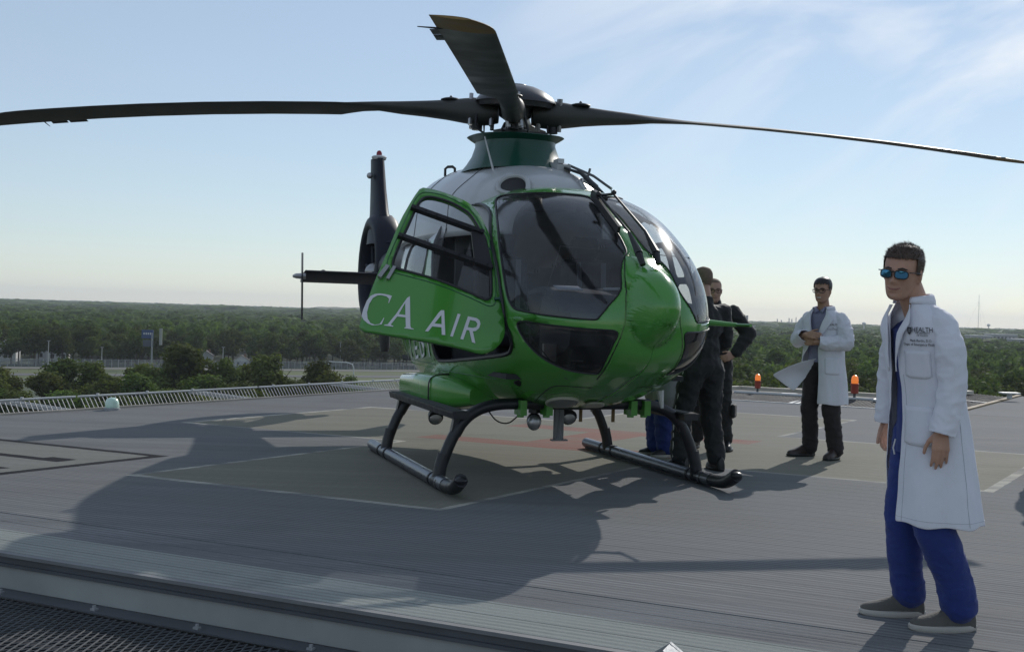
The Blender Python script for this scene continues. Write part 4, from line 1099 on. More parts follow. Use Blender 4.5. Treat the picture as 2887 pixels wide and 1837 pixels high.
# white "MEDI" lettering on the rear body
mb = MB()
for ln in HD_['medi']:
    pts = [Vector(surf(t, v)) + surf_n(t, v) * 0.008 for t, v in ln]
    for a, b in zip(pts[:-1], pts[1:]): mb.beam(a, b, 0.034, 0.004, up=(0, -1, 0.1))
let = mb.build('lettering', M_letter, HELI); tag(let, label='white capital letters partly hidden by the door', kind='stuff')

# rivets round the nose
mb = MB()
for y in [-0.17 + 0.085 * k for k in range(5)]:
    for z in (1.76, 1.70):
        mb.ell((2.98 - abs(y) * 0.5 + (1.76 - z) * 0.9, y + 0.03, z + 0.02 - abs(y) * 0.25), (0.007, 0.007, 0.005), nu=6, nv=4)
for q in (sm, mir(sm)):
    for t, v in dens(q, 0.035)[:-int(math.dist(q[0], q[-1]) / 0.035)]:
        for dv in (-0.03, 0.03):
            if t > 0.05: mb.ell(Vector(surf(t, v + dv)) + surf_n(t, v + dv) * 0.001, (0.0045,) * 3, nu=5, nv=3)
for z0 in (0.86, 2.30):
    for k in range(44): t, v = tvs([(1.7 - k * 0.075, z0)])[0]; mb.ell(Vector(surf(t, v)) + surf_n(t, v) * 0.001, (0.0045,) * 3, nu=5, nv=3)
tag(mb.build('rivets', M_green, HELI), kind='stuff')
# small triangular filler plate under the wiper motors
mb = MB(); mb.rings([[(2.72, -0.05, 1.875), (2.72, 0.09, 1.875)], [(2.86, -0.10, 1.80), (2.86, 0.13, 1.80)], [(2.99, -0.15, 1.69), (2.99, 0.18, 1.69)], [(3.04, -0.16, 1.58), (3.04, 0.19, 1.58)]], close=False, caps=False)
o = mb.build('wiper_plate', M_green, HELI); md = o.modifiers.new('t', 'SOLIDIFY'); md.thickness = 0.05
# pitot tubes on both cheeks
for s in (-1, 1):
    mb = MB(); y0 = 0.03 + s * 0.70
    mb.tube([(2.55, y0 - s * 0.04, 1.36), (2.60, y0 + s * 0.12, 1.35), (2.66, y0 + s * 0.20, 1.345)], [0.026, 0.020, 0.016], 8)
    mb.tube([(2.60, y0 + s * 0.19, 1.345), (2.86, y0 + s * 0.20, 1.345)], 0.013, 6)
    mb.build('pitot_tube', M_green, HELI)

# wipers
def wiper(y0, pts):
    t = MB(); t.tube([pts[0], pts[1]], [0.022, 0.026], 8); t.tube([pts[1], pts[2]], [0.030, 0.012], 8); t.tube([pts[2], pts[3]], [0.011, 0.009], 6)
    return t.build('wiper_arm', M_blk, HELI)
wiper(0, [(2.98, -0.02, 1.75), (2.93, -0.03, 1.83), (2.74, -0.03, 2.00), (2.25, -0.06, 2.30)])
wiper(0, [(2.98, 0.10, 1.76), (2.94, 0.10, 1.84), (2.76, 0.09, 2.01), (2.26, 0.05, 2.32)])
mb = MB(); mb.tube([(2.25, -0.07, 2.30), (2.26, 0.06, 2.32)], 0.011, 6); mb.ell((2.25, -0.07, 2.31), (0.022, 0.022, 0.022)); mb.ell((2.26, 0.055, 2.33), (0.02, 0.02, 0.02))
mb.build('wiper_link', M_blk, HELI)
mb = MB(); mb.beam((1.98, -0.01, 2.345), (2.60, -0.045, 2.02), 0.022, 0.05); mb.beam((1.98, 0.0, 2.36), (2.3, -0.03, 2.27), 0.035, 0.03)
mb.build('wiper_blade', M_blk, HELI)

# cockpit seen through the glass
mb = MB(); mb.box((0.4, 0.03, 0.90), (3.4, 1.5, 0.04)); mb.build('cabin_floor', M_int, HELI)
mb = MB(); mb.box((-1.75, 0.03, 1.5), (0.05, 1.1, 1.3)); mb.build('rear_bulkhead', M_int2, HELI)
mb = MB()
prof = [(2.62, 1.16), (2.66, 1.36), (2.50, 1.50), (2.20, 1.56), (2.02, 1.52), (2.00, 1.10), (2.2, 0.95)]
mb.rings([[(x, y, z) for x, z in prof] for y in (-0.42, -0.40, 0.46, 0.48)])
panel = mb.build('instrument_panel', M_int, HELI)
mb = MB(); mb.rings([[(x, y, z) for x, z in ((2.62, 1.40), (2.50, 1.53), (2.18, 1.59), (1.92, 1.555), (1.92, 1.53), (2.2, 1.55), (2.5, 1.49))] for y in (-0.50, 0.56)])
mb.build('glare_shield', M_seat, panel)
mb = MB(); mb.box((1.7, 0.03, 1.05), (0.75, 0.26, 0.34)); mb.build('centre_console', M_int, HELI)
mb = MB()
for k, y in enumerate((-0.28, -0.1, 0.12, 0.3)): mb.box((1.995, y + 0.03, 1.36), (0.012, 0.15, 0.17))
tag(mb.build('screens', mat('screen_glass', (0.02, 0.025, 0.03), 0.1), panel), kind='stuff')
mb = MB(); mb.box((2.34, -0.33, 1.585), (0.12, 0.20, 0.006), Matrix.Rotation(R(14), 3, 'Y')); mb.box((2.26, 0.12, 1.592), (0.18, 0.16, 0.02), Matrix.Rotation(0.3, 3, 'Z'))
mb.build('papers', mat('paper', (0.35, 0.36, 0.38), 0.8), panel)
mb = MB(); mb.rings([[(x, y, z) for x, z in ((1.95, 2.26), (1.2, 2.40), (0.6, 2.42), (0.6, 2.30), (1.2, 2.28), (1.9, 2.2))] for y in (-0.12, 0.18)])
mb.build('overhead_console', M_int, HELI)
for s in (-1, 1):
    st = MB(); y0 = 0.03 + s * 0.40
    st.box((1.15, y0, 1.16), (0.48, 0.46, 0.12)); st.box((1.15, y0, 1.02), (0.34, 0.36, 0.22))
    seat = st.build('pilot_seat', M_seat, HELI)
    md = seat.modifiers.new('b', 'BEVEL'); md.width = 0.04; md.segments = 3
    st = MB(); st.box((0.86, y0, 1.52), (0.13, 0.48, 0.72), Matrix.Rotation(R(-10), 3, 'Y')); st.box((0.78, y0, 1.98), (0.1, 0.26, 0.2))
    b = st.build('seat_back', M_seat, seat); md = b.modifiers.new('b', 'BEVEL'); md.width = 0.045; md.segments = 3
    st = MB(); st.beam((0.95, y0 - 0.12, 1.85), (1.02, y0 - 0.10, 1.24), 0.045, 0.012); st.beam((0.95, y0 + 0.12, 1.85), (1.02, y0 + 0.10, 1.24), 0.045, 0.012)
    st.build('seat_belt', M_int2, seat)
    mb = MB(); mb.tube([(1.72, y0, 0.92), (1.66, y0, 1.2), (1.62, y0, 1.32)], [0.018, 0.016, 0.026], 6); mb.build('cyclic_stick', M_blk, HELI)
    for d in (-0.11, 0.11):
        mb = MB(); mb.tube([(2.3, y0 + d, 0.95), (2.36, y0 + d, 1.08)], 0.012, 6); mb.box((2.38, y0 + d, 1.10), (0.03, 0.10, 0.13)); mb.build('pedal', M_metal, HELI)
mb = MB(); mb.box((2.3, 0.03, 1.02), (0.03, 1.0, 0.05)); mb.build('pedal_bar', M_int2, HELI)
mb = MB(); mb.box((0.16, -0.42, 1.6), (0.05, 0.35, 1.4)); mb.box((0.0, -0.3, 1.55), (0.2, 0.25, 1.2)); mb.build('equipment_rack', M_int2, HELI)
mb = MB(); mb.box((0.192, -0.42, 1.42), (0.012, 0.14, 0.22)); mb.box((0.192, -0.42, 1.88), (0.012, 0.2, 0.16)); mb.build('rack_screen', M_blk, HELI)
mb = MB(); mb.box((-0.5, 0.2, 1.1), (1.6, 0.5, 0.36)); mb.build('stretcher_base', M_int, HELI)

# open pilot door, swung out about the leaning front pillar
df = HD_['door_frame']; dO = Vector(df['o']); dE = Vector(df['e1']); dA = Vector(df['ax']); dN = Vector(df['n'])
if dN.x < 0: dN = -dN
def dsurf(off=0.0):
    def f(a, b):
        bow = 0.05 * math.sin(min(1, max(0, a / 1.1)) * PI) + 0.05 * (1 - ((b - 0.1) / 0.9) ** 2)
        return tuple(dO + dE * a + dA * b + dN * (bow - 0.04 + off))
    return f
DR = HD_['d_door']; DWN = chaikin(HD_['d_win'], 1)
door = surf_panel('pilot_door', dsurf(), chaikin(DR, 1, cut=0.2), [DWN], M_green, HELI, 0.05, thick=0.035, thick_m=M_green)
tag(door, label='green pilot door swung wide open with white CA AIR lettering')
for p in door.data.polygons: pass
dglass = surf_panel('door_window', dsurf(-0.012), DWN, [], M_glass2, door, 0.06)
mb = MB(); mb.tube([dsurf(0.002)(*p) for p in DWN], 0.010, 6, closed=True); mb.build('window_seal', M_blk, door)
win_c = [(sum(p[0] for p in DWN) / len(DWN)), (sum(p[1] for p in DWN) / len(DWN))]
rim = [(win_c[0] + (p[0] - win_c[0]) * 1.11, win_c[1] + (p[1] - win_c[1]) * 1.11) for p in DWN]
low = [p for p in rim if p[1] > win_c[1] - 0.02]
mb = MB(); mb.tube([dsurf(0.002)(*p) for p in rim], 0.0028, 5, closed=True); mb.build('panel_joint', M_gdark, door)
for key in ('d_b1', 'd_b2'):
    a, b = HD_[key]
    mb = MB(); P, Q = Vector(dsurf(0.02)(*a)), Vector(dsurf(0.02)(*b)); mb.beam(P, Q, 0.035, 0.045, up=dN)
    for k in range(7): c = P.lerp(Q, 0.05 + k * 0.15); mb.ell(c + dN * 0.025, (0.008,) * 3, nu=6, nv=4)
    mb.build('louvre_bar', M_blk, door)
mb = MB(); pa, pb = HD_['d_b1'][1], HD_['d_b2'][1]
q = [dsurf(0.006)(pa[0] + 0.10, pa[1] - 0.01), dsurf(0.006)(pa[0], pa[1]), dsurf(0.006)(pb[0] - 0.01, pb[1]), dsurf(0.006)(pb[0] + 0.13, pb[1] - 0.03)]
mb.add(q + [Vector(p) + dN * 0.02 for p in q], [(0, 1, 2, 3), (7, 6, 5, 4), (0, 4, 5, 1), (1, 5, 6, 2), (2, 6, 7, 3), (3, 7, 4, 0)]); mb.build('louvre_track', M_blk, door)
LT = [(0.894, 0.391), (0.8205, 0.291)]
mb = MB(); mb.beam(dsurf(0.02)(*LT[0]), dsurf(0.02)(*LT[1]), 0.03, 0.03, up=dN); mb.beam(dsurf(0.015)(LT[0][0] - 0.06, LT[0][1] + 0.02), dsurf(0.015)(LT[1][0] - 0.05, LT[1][1] + 0.01), 0.025, 0.02, up=dN); mb.build('latch', M_metal, door)
for key, hole in (('C', None), ('A', 'Ah'), ('a', 'ah'), ('i', None), ('r', 'rh')):
    o = surf_panel('letter', dsurf(0.004), HD_['d_' + key], [HD_['d_' + hole]] if hole else [], M_letter, door, 0.05, inner=False)
for b in (0.12, 0.62):
    mb = MB(); P = dO + dA * b; mb.tube([P - dE * 0.03 + dN * 0.01, P + dE * 0.05 + dN * 0.01], 0.012, 6); mb.ell(P, (0.02, 0.02, 0.03)); mb.build('hinge', M_gdark, door)

# cowling above the cabin
CW = [(1.16, 2.405, 0.42), (1.10, 2.50, 0.52), (0.95, 2.60, 0.62), (0.70, 2.69, 0.70), (0.3, 2.765, 0.77), (-0.3, 2.83, 0.81), (-1.0, 2.84, 0.80), (-1.8, 2.74, 0.68), (-2.5, 2.62, 0.50), (-3.1, 2.50, 0.30)]
cx_ = [-c[0] for c in CW]; cz_ = pchip(cx_, [c[1] for c in CW]); cw_ = pchip(cx_, [c[2] for c in CW])
def cowl(x, v):
    w = cw_(-x); zt = cz_(-x); zb = 2.05
    return (x, 0.03 + w * spow(math.cos(v), 2 / 2.5), zb + (zt - zb) * spow(max(math.sin(v), 0), 2 / 2.2))
def cowl_poly(pts):           # (y, z-angle) helper: ellipse round a point on the cowl
    return pts
INT = chaikin([(1.00 + 0.13 * math.cos(a), R(124) + 0.24 * math.sin(a)) for a in [2 * PI * k / 14 for k in range(14)]], 1)
cowling = surf_panel('engine_cowling', cowl, [(-3.1, 0.0), (1.16, 0.0), (1.16, PI), (-3.1, PI)], [INT, [(x, PI - v) for x, v in INT]], M_hwhite, HELI, 0.08, thick=0.02, thick_m=M_hwhite)
for s in (1, -1):
    c = Vector(cowl(1.00, R(124))); c.y = 0.03 + (c.y - 0.03) * s
    mb = MB(); rg = []
    for k in range(7):
        g = []
        for x, v in INT:
            p = Vector(cowl(x, v)); p.y = 0.03 + (p.y - 0.03) * s; g.append(p + (c - p) * (0.10 * k * 0.6) + Vector((-0.06 * k, 0, -0.02 * k)))
        rg.append(g)
    mb.rings(rg); mb.build('intake_duct', M_blk, HELI)
    mb = MB(); pts = []
    for x, v in INT: p = Vector(cowl(x, v)); p.y = 0.03 + (p.y - 0.03) * s; pts.append(p)
    mb.tube(pts, 0.022, 8, closed=True); mb.build('intake_lip', M_hwhite, HELI)
for x in (0.28, -0.75):
    mb = MB(); mb.tube([Vector(cowl(x + 0.05 * math.sin(k * 0.7), PI * k / 40)) * 1.0005 for k in range(41)], 0.0045, 5); mb.build('panel_joint', M_int, HELI)
mb = MB(); mb.tube([(-1.10, -0.37, 2.77), (-1.10, -0.37, 2.845), (-1.08, -0.35, 2.865), (-1.04, -0.31, 2.865), (-1.02, -0.29, 2.845), (-1.02, -0.29, 2.80)], 0.015, 6); mb.build('grab_handle', M_blk, HELI)
# equipment box and wire deflector frame on the left of the cowling
mb = MB(); mb.box((0.62, 0.23, 2.70), (0.22, 0.13, 0.10), Matrix.Rotation(R(12), 3, 'Y')); mb.box((0.62, 0.22, 2.765), (0.12, 0.06, 0.04)); mb.build('roof_box', M_hwhite, HELI)
mb = MB(); mb.tube([(0.70, 0.28, 2.73), (0.9, 0.45, 2.62), (1.05, 0.56, 2.50)], 0.013, 6); mb.tube([(0.5, 0.28, 2.74), (0.45, 0.55, 2.68), (0.35, 0.72, 2.60)], 0.012, 6); mb.tube([(0.35, 0.62, 2.68), (0.35, 0.64, 2.76)], 0.012, 5); mb.build('roof_rod', M_int2, HELI)
mb = MB(); mb.rings([[(0.62, 0.20, 2.72), (0.62, 0.28, 2.70)], [(0.95, 0.28, 2.63), (0.95, 0.36, 2.60)], [(1.25, 0.33, 2.45), (1.25, 0.40, 2.42)]], close=False, caps=False)
o = mb.build('roof_strip', M_int, HELI); md = o.modifiers.new('t', 'SOLIDIFY'); md.thickness = 0.02; md.offset = 1

# mast fairing
mb = MB(); FR = []
for z, rx, ry in ((2.70, 0.66, 0.50), (2.78, 0.58, 0.435), (2.86, 0.53, 0.385), (2.96, 0.50, 0.350), (2.995, 0.50, 0.352), (3.02, 0.54, 0.395), (3.045, 0.58, 0.43), (3.05, 0.575, 0.425), (3.03, 0.50, 0.37), (3.0, 0.36, 0.26), (2.97, 0.2, 0.16)):
    FR.append([(-0.04 + rx * spow(math.cos(a), 0.85) - 0.02 * (z - 2.7), 0.02 + ry * spow(math.sin(a), 0.85), z - 0.055 * (z - 2.7) / 0.35 * math.cos(a) * rx - 0.02 * math.sin(a) * 0) for a in [2 * PI * k / 40 for k in range(40)]])
mb.rings(FR); mb.build('mast_fairing', M_gdark, HELI)
# rotor head
rot = Matrix.Rotation(R(5), 3, 'Y')
HB = Vector((0.0, 0.0, 3.28))
mb = MB(); mb.tube([(-0.03, 0, 2.9), (0.0, 0, 3.42)], 0.085, 14); mb.lathe([(0.16, 0), (0.2, 0.03), (0.2, 0.07), (0.12, 0.09)], (-0.02, 0, 3.04), 20, rot)
mast = mb.build('rotor_mast', M_rotor, HELI)
mb = MB(); mb.lathe([(0.10, -0.07), (0.15, -0.04), (0.16, 0.05), (0.12, 0.10)], HB, 20, rot); mb.build('rotor_hub', M_rotdk, HELI)
mb = MB(); mb.lathe([(0.385, 0.095), (0.38, 0.11), (0.345, 0.155), (0.27, 0.208), (0.18, 0.245), (0.09, 0.262), (0.085, 0.268), (0.01, 0.27)], HB, 40, rot)
mb.lathe([(0.35, 0.05), (0.36, 0.105), (0.10, 0.115)], HB, 40, rot); mb.build('hub_cap', mat('hub_cap_grey', (0.022, 0.022, 0.028), 0.35, coat=0.2, var=0.1), HELI)
def w2h(v):           # world direction to helicopter frame
    c, s = math.cos(-HRZ), math.sin(-HRZ); return Vector((v[0] * c - v[1] * s, v[0] * s + v[1] * c, v[2]))
def blade(wdir, zf, pitch0, pitch1, label, rad=5.08, tip=True):
    d = w2h(Vector((wdir[0], wdir[1], 0)).normalized()); lead = Vector((0, 0, 1)).cross(d)          # turns counter-clockwise seen from above
    RR = rad
    def frame(r):
        P = HB + d * r; P.z = zf(r)
        k = min(1, max(0, (r - 0.4) / 4.6)); p = R(pitch0 + (pitch1 - pitch0) * k)
        return P, lead * math.cos(p) + Vector((0, 0, 1)) * math.sin(p), Vector((0, 0, 1)) * math.cos(p) - lead * math.sin(p)
    mb = MB(); rg = []
    n = 20
    rs = [0.16, 0.24, 0.34, 0.48, 0.65, 0.85, 1.1, 1.32, 1.48, 1.62, 1.72, 1.9, 2.4, 3.0, 3.6, 4.1, 4.5, 4.72]
    tip0 = 4.72; rs += [tip0 + (RR - tip0) * q for q in (0.2, 0.4, 0.6, 0.75, 0.87, 0.95, 1.0)]
    for r in rs:
        P, c, u = frame(r)
        # (back, front, half thickness) of the section measured from the pitch axis
        if r < 1.72:
            kk = [(0.16, 0.09, 0.09, 0.10), (0.24, 0.105, 0.105, 0.125), (0.34, 0.115, 0.115, 0.135), (0.48, 0.11, 0.11, 0.120), (0.65, 0.105, 0.10, 0.095), (0.85, 0.10, 0.095, 0.075), (1.1, 0.095, 0.09, 0.055), (1.32, 0.10, 0.085, 0.040), (1.48, 0.13, 0.085, 0.030), (1.62, 0.19, 0.085, 0.022), (1.72, 0.215, 0.085, 0.019)]
            bk, fr, th = [x[1:] for x in kk if abs(x[0] - r) < 1e-6][0]
        else:
            q = max(0, (r - tip0) / (RR - tip0)); bk = 0.235; fr = 0.095 - 0.11 * q ** 3; th = 0.018 * (1 - 0.55 * q)
        g = []
        for j in range(n):
            a = 2 * PI * j / n
            xx = (math.cos(a) + 1) / 2                   # 1 at the leading edge
            if r < 1.3: X = -bk + (bk + fr) * xx; T = th * math.sin(a)
            else:
                X = -bk + (bk + fr) * xx
                prof = 2.2 * (math.sqrt(max(1 - xx, 0)) * 1.25 - (1 - xx) * 0.6 - (1 - xx) ** 2 * 0.62) 
                T = th * max(prof, 0.04) * (1 if math.sin(a) >= 0 else -0.75) * (0 if abs(math.sin(a)) < 1e-6 else 1)
            g.append(P + c * X + u * T)
        rg.append(g)
    mb.rings(rg)
    o = mb.build('rotor_blade', [M_rotor, M_tipy], HELI); tag(o, label=label)
    for f in o.data.polygons:
        rr = (Vector((f.center.x, f.center.y, 0))).length
        if tip and rr > 4.72: f.material_index = 1
    # trim tabs and static wick
    P, c, u = frame(4.45); m2 = MB(); m2.box((0, 0, 0), (0.02, 0.02, 0.02)) if False else None
    t = MB()
    for r0, r1 in ((4.28, 4.46), (4.48, 4.64)):
        A, c, u = frame(r0); B, c2, u2 = frame(r1)
        t.add([A - c * 0.22, B - c2 * 0.22, B - c2 * 0.28 - u2 * 0.005, A - c * 0.28 - u * 0.005] + [A - c * 0.22 + u * 0.003, B - c2 * 0.22 + u2 * 0.003, B - c2 * 0.28 - u2 * 0.002, A - c * 0.28 - u * 0.002], [(0, 1, 2, 3), (7, 6, 5, 4), (0, 4, 5, 1), (1, 5, 6, 2), (2, 6, 7, 3), (3, 7, 4, 0)])
    t.build('trim_tab', M_rotdk, o)
    t = MB(); A, c, u = frame(4.7); t.tube([A - c * 0.20, A - c * 0.235 - u * 0.004, A - c * 0.34 - u * 0.006], [0.007, 0.006, 0.003], 5); t.build('static_wick', M_rotdk, o)
    t = MB(); A, c, u = frame(0.62); t.ell(A + u * 0.10, (0.10, 0.10, 0.022)); t.ell(A + u * 0.125, (0.015, 0.015, 0.02)); t.build('damper_cap', M_rotdk, o)
    for rr in (0.22, 0.42):
        t = MB(); A, c, u = frame(rr)
        for sg in (-0.055, 0.055): t.tube([A + c * sg + u * 0.08, A + c * sg + u * 0.155], 0.022, 6); t.tube([A + c * sg - u * 0.155, A + c * sg - u * 0.08], 0.022, 6)
        tag(t.build('root_bolts', M_metal, o), kind='stuff')
    t = MB(); A, c, u = frame(0.30); t.tube([A - c * 0.09 - u * 0.10, A - c * 0.13 - u * 0.17, d * 0.14 - c * 0.10 + Vector((0, 0, 3.10))], 0.011, 6); t.build('hose', M_blk, o)
    t = MB(); A, c, u = frame(0.36); A2 = A - Vector((0, 0, 0.14)); t.tube([A - Vector((0, 0, 0.1)), A - Vector((0, 0, 0.175))], 0.05, 14); t.build('damper', M_rotdk, o)
    t = MB(); t.tube([A + c * 0.10 - Vector((0, 0, 0.05)), A + c * 0.14 - Vector((0, 0, 0.2)), d * 0.22 + c * 0.14 + Vector((0, 0, 3.0))], [0.014, 0.011, 0.011], 8); t.build('pitch_link', M_rotdk, o)
blade((-0.21, -5.05), lambda r: 3.27 - 0.072 * r - 0.0013 * r * r, 6, -5.5, 'rotor blade pointing at the camera, ochre tip overhead')
blade((5.12, 0.48), lambda r: 3.27 + 0.0166 * r - 0.0132 * r * r, 10, 6, 'rotor blade reaching to the right picture edge')
blade((-5.0, 0.33), lambda r: 3.27 + 0.054 * r - 0.0152 * r * r, 11, 11, 'rotor blade reaching to the left picture edge', 5.3, False)
blade((0.30, 5.05), lambda r: 3.28 + 0.10 * r - 0.012 * r * r, 8, 6, 'rotor blade pointing away behind the hub')

# antennas
mb = MB(); mb.tube([(0.58, -0.34, 2.44), (0.56, -0.34, 2.52), (0.40, -0.42, 2.97)], [0.022, 0.012, 0.006], 6); mb.build('whip_antenna', M_white, HELI)
mb = MB(); mb.tube([(0.75, -0.30, 2.46), (0.74, -0.30, 2.60)], [0.020, 0.007], 6); mb.build('stub_antenna', M_white, HELI)
mb = MB(); mb.tube([(1.6, 0.32, 2.36), (1.6, 0.32, 2.45)], 0.004, 5); mb.build('stub_antenna', M_white, HELI)

# tail
mb = MB(); TB = []
for x, z, r in ((-2.5, 2.02, 0.40), (-3.0, 2.05, 0.28), (-4.0, 2.02, 0.22), (-5.0, 1.98, 0.19), (-5.5, 1.94, 0.17)):
    TB.append([(x, 0.01 + r * math.cos(a), z + r * 1.1 * math.sin(a)) for a in [2 * PI * k / 20 for k in range(20)]])
mb.rings(TB); mb.build('tail_boom', M_navy, HELI)
FC = Vector((-5.82, 0.0, 1.92))
rotY = Matrix.Rotation(R(90), 3, 'X')
mb = MB(); SH = []
for k in range(33):
    a = 2 * PI * k / 32; g = []
    for j in range(12):
        b = 2 * PI * j / 12
        rr = 0.635 + 0.135 * math.cos(b); yy = 0.20 * spow(math.sin(b), 0.8)
        g.append((FC.x + rr * 0.95 * math.cos(a), FC.y + yy, FC.z + rr * 1.08 * math.sin(a)))
    SH.append(g)
mb.rings(SH, caps=False); shroud = mb.build('fan_shroud', M_navy, HELI)
mb = MB(); mb.ell(FC, (0.14, 0.22, 0.14)); fan = mb.build('fan_hub', M_metal, HELI)
for k in range(10):
    a = 2 * PI * k / 10 + 0.13 * (k % 2); mb = MB(); d = Vector((math.cos(a), 0, math.sin(a))); s = Vector((-math.sin(a), 0, math.cos(a)))
    mb.beam(FC + d * 0.12, FC + d * 0.50, 0.045, 0.012, up=(s * 0.6 + Vector((0, 0.8, 0)))); mb.build('fan_blade', M_rotor, fan)
mb = MB(); mb.tube([FC + Vector((0.45, -0.1, -0.1)), FC + Vector((-0.45, -0.1, 0.1))], 0.035, 6); mb.tube([FC + Vector((0.1, -0.1, -0.5)), FC + Vector((-0.1, -0.1, 0.5))], 0.03, 6); mb.build('stator', M_navy, shroud)
mb = MB(); FN = []
for z, x0, x1, th in ((2.30, -5.15, -6.25, 0.20), (2.55, -5.40, -6.30, 0.16), (2.75, -5.62, -6.34, 0.115), (3.1, -5.80, -6.38, 0.098), (3.45, -5.94, -6.42, 0.088), (3.56, -5.98, -6.44, 0.086)):
    FN.append([((x0 + x1) / 2 + (x0 - x1) / 2 * math.cos(a), th * spow(math.sin(a), 0.9), z) for a in [2 * PI * k / 20 for k in range(20)]])
mb.rings(FN); mb.build('tail_fin', M_navy, HELI)
mb = MB(); FN = []
for z, x0, x1, th in ((1.35, -5.30, -6.0, 0.13), (1.1, -5.22, -5.62, 0.075), (0.86, -5.24, -5.50, 0.062), (0.80, -5.26, -5.46, 0.05)):
    FN.append([((x0 + x1) / 2 + (x0 - x1) / 2 * math.cos(a), th * math.sin(a), z) for a in [2 * PI * k / 16 for k in range(16)]])
mb.rings(FN); mb.build('tail_bumper', M_rotdk, HELI)
mb = MB(); mb.lathe([(0.10, 3.545), (0.112, 3.58), (0.09, 3.60), (0.04, 3.605)], (-6.1, 0, 0), 16); mb.build('beacon_base', M_hwhite, HELI)
mb = MB(); mb.lathe([(0.04, 3.60), (0.042, 3.64), (0.025, 3.672), (0.004, 3.68)], (-6.1, 0, 0), 12); mb.build('beacon_lens', mat('red_lens', (0.25, 0.02, 0.03), 0.15), HELI)
mb = MB(); mb.ell((-6.05, -0.14, 3.30), (0.045, 0.045, 0.045)); mb.build('tail_lamp', M_metal, HELI)
mb = MB(); SB = []
for y in (-1.30, -0.6, 0.6, 1.30):
    SB.append([(-4.38 + 0.26 * math.cos(a), y, 1.775 + 0.045 * math.sin(a) + 0.06 * math.cos(a)) for a in [2 * PI * k / 16 for k in range(16)]])
mb.rings(SB); stab = mb.build('stabiliser', M_navy, HELI)
for s in (-1, 1):
    mb = MB(); EP = []
    for z, x0, x1 in ((1.22, -4.62, -4.80), (1.5, -4.30, -4.80), (1.78, -4.08, -4.74), (1.95, -4.25, -4.78), (2.08, -4.50, -4.80)):
        EP.append([((x0 + x1) / 2 + (x0 - x1) / 2 * math.cos(a), s * (1.31 + 0.02 * (z - 1.7) + 0.15 * ((x0 + x1) / 2 + (x0 - x1) / 2 * math.cos(a) + 4.4)) + 0.014 * math.sin(a), z) for a in [2 * PI * k / 10 for k in range(10)]])
    mb.rings(EP); ep = mb.build('end_plate', M_navy, HELI)
    mb = MB(); mb.tube([(-4.2, s * 1.30, 1.77), (-4.2, s * 1.42, 1.77), (-4.2, s * 1.46, 1.765)], [0.04, 0.032, 0.014], 8); mb.build('position_lamp', M_metal, ep)
mb = MB(); mb.ell((-4.3, -1.06, 1.835), (0.04, 0.04, 0.03)); mb.build('stabiliser_cap', M_blk, HELI)

# landing gear
gear = MB()
def xtube(x):
    half = [(1.125, 0.09), (1.10, 0.20), (1.04, 0.36), (0.97, 0.49), (0.86, 0.60), (0.70, 0.655), (0.50, 0.665), (0.0, 0.66)]
    hp_ = chaikin(half, 2, False)
    pts = [(x, y + 0.01, z) for y, z in hp_] + [(x, -y + 0.01, z) for y, z in reversed(hp_[:-1])]
    mb = MB(); mb.tube(pts, 0.046, 12); o = mb.build('cross_tube', M_gear, HELI)
    for s in (-1, 1):
        for (za, zb_) in ((0.09, 0.20),):
            mb = MB(); mb.tube([(x, s * 1.13 + 0.01, 0.06), (x, s * 1.112 + 0.01, 0.17), (x, s * 1.09 + 0.01, 0.27)], [0.053, 0.051, 0.048], 12); mb.build('sleeve', M_gear, o)
        mb = MB(); mb.tube([(x, s * 1.005 + 0.01, 0.42), (x, s * 0.965 + 0.01, 0.49)], 0.049, 12); mb.build('sleeve', M_gear, o)
XF, XR = 1.70, -0.17
xtube(XF); xtube(XR)
for s in (-1, 1):
    y = 0.01 + s * 1.135
    xe = -0.75; dx = 0.14 if s < 0 else -0.14
    mb = MB(); mb.tube([(xe, y, 0.058), (1.80, y, 0.058)], 0.050, 16)
    sk = mb.build('skid', M_skid, HELI)
    pts = chaikin([(1.66, y, 0.058), (2.00, y, 0.060), (2.20, y, 0.075), (2.35, y, 0.155)], 2, False)
    mb = MB(); mb.tube(pts, [0.053] * len(pts), 14); mb.ell(pts[-1], (0.051, 0.051, 0.03)); mb.build('skid_toe', M_gear, sk)
    mb = MB(); mb.tube([(1.78, y, 0.060), (1.96, y, 0.062)], 0.056, 14); mb.build('toe_band', M_skid, sk)
    for x in (XF - 0.12, XF + 0.13, XR - 0.13, XR + 0.14):
        mb = MB(); mb.tube([(x - 0.014, y, 0.058), (x + 0.014, y, 0.058)], 0.057, 14); mb.build('strap', M_blk, sk)
    mb = MB(); mb.beam((-0.72, y, 0.008), (1.75, y, 0.008), 0.05, 0.012)
    mb.build('wear_shoe', M_blk, sk)
# steps
def step(name, s, x0, x1):
    y = s * 0.97
    mb = MB(); w = 0.14
    sec = [(-w / 2, 0.0), (w / 2, 0.0), (w / 2, -0.012), (w / 2 - 0.012, -0.055), (-w / 2 + 0.012, -0.055), (-w / 2, -0.012)]
    mb.rings([[(x, y + a, 0.60 + b) for a, b in sec] for x in (x0, x1)]); o = mb.build(name, M_gear, HELI, smooth=False)
    mb = MB(); mb.box(((x0 + x1) / 2, y, 0.603), (x1 - x0 - 0.04, w - 0.03, 0.004)); mb.build('tread', mat('step_tread', (0.07, 0.072, 0.075), 0.75, var=0.2, bump=0.5, bscale=150), o, smooth=False)
    for x in (XR, XF):
        if x0 - 0.3 < x < x1 + 0.3:
            mb = MB(); xx = min(max(x, x0 + 0.05), x1 - 0.05); mb.beam((xx, y, 0.54), (x, y + s * 0.02, 0.44), 0.06, 0.08); mb.build('bracket', M_gear, o)
    return o
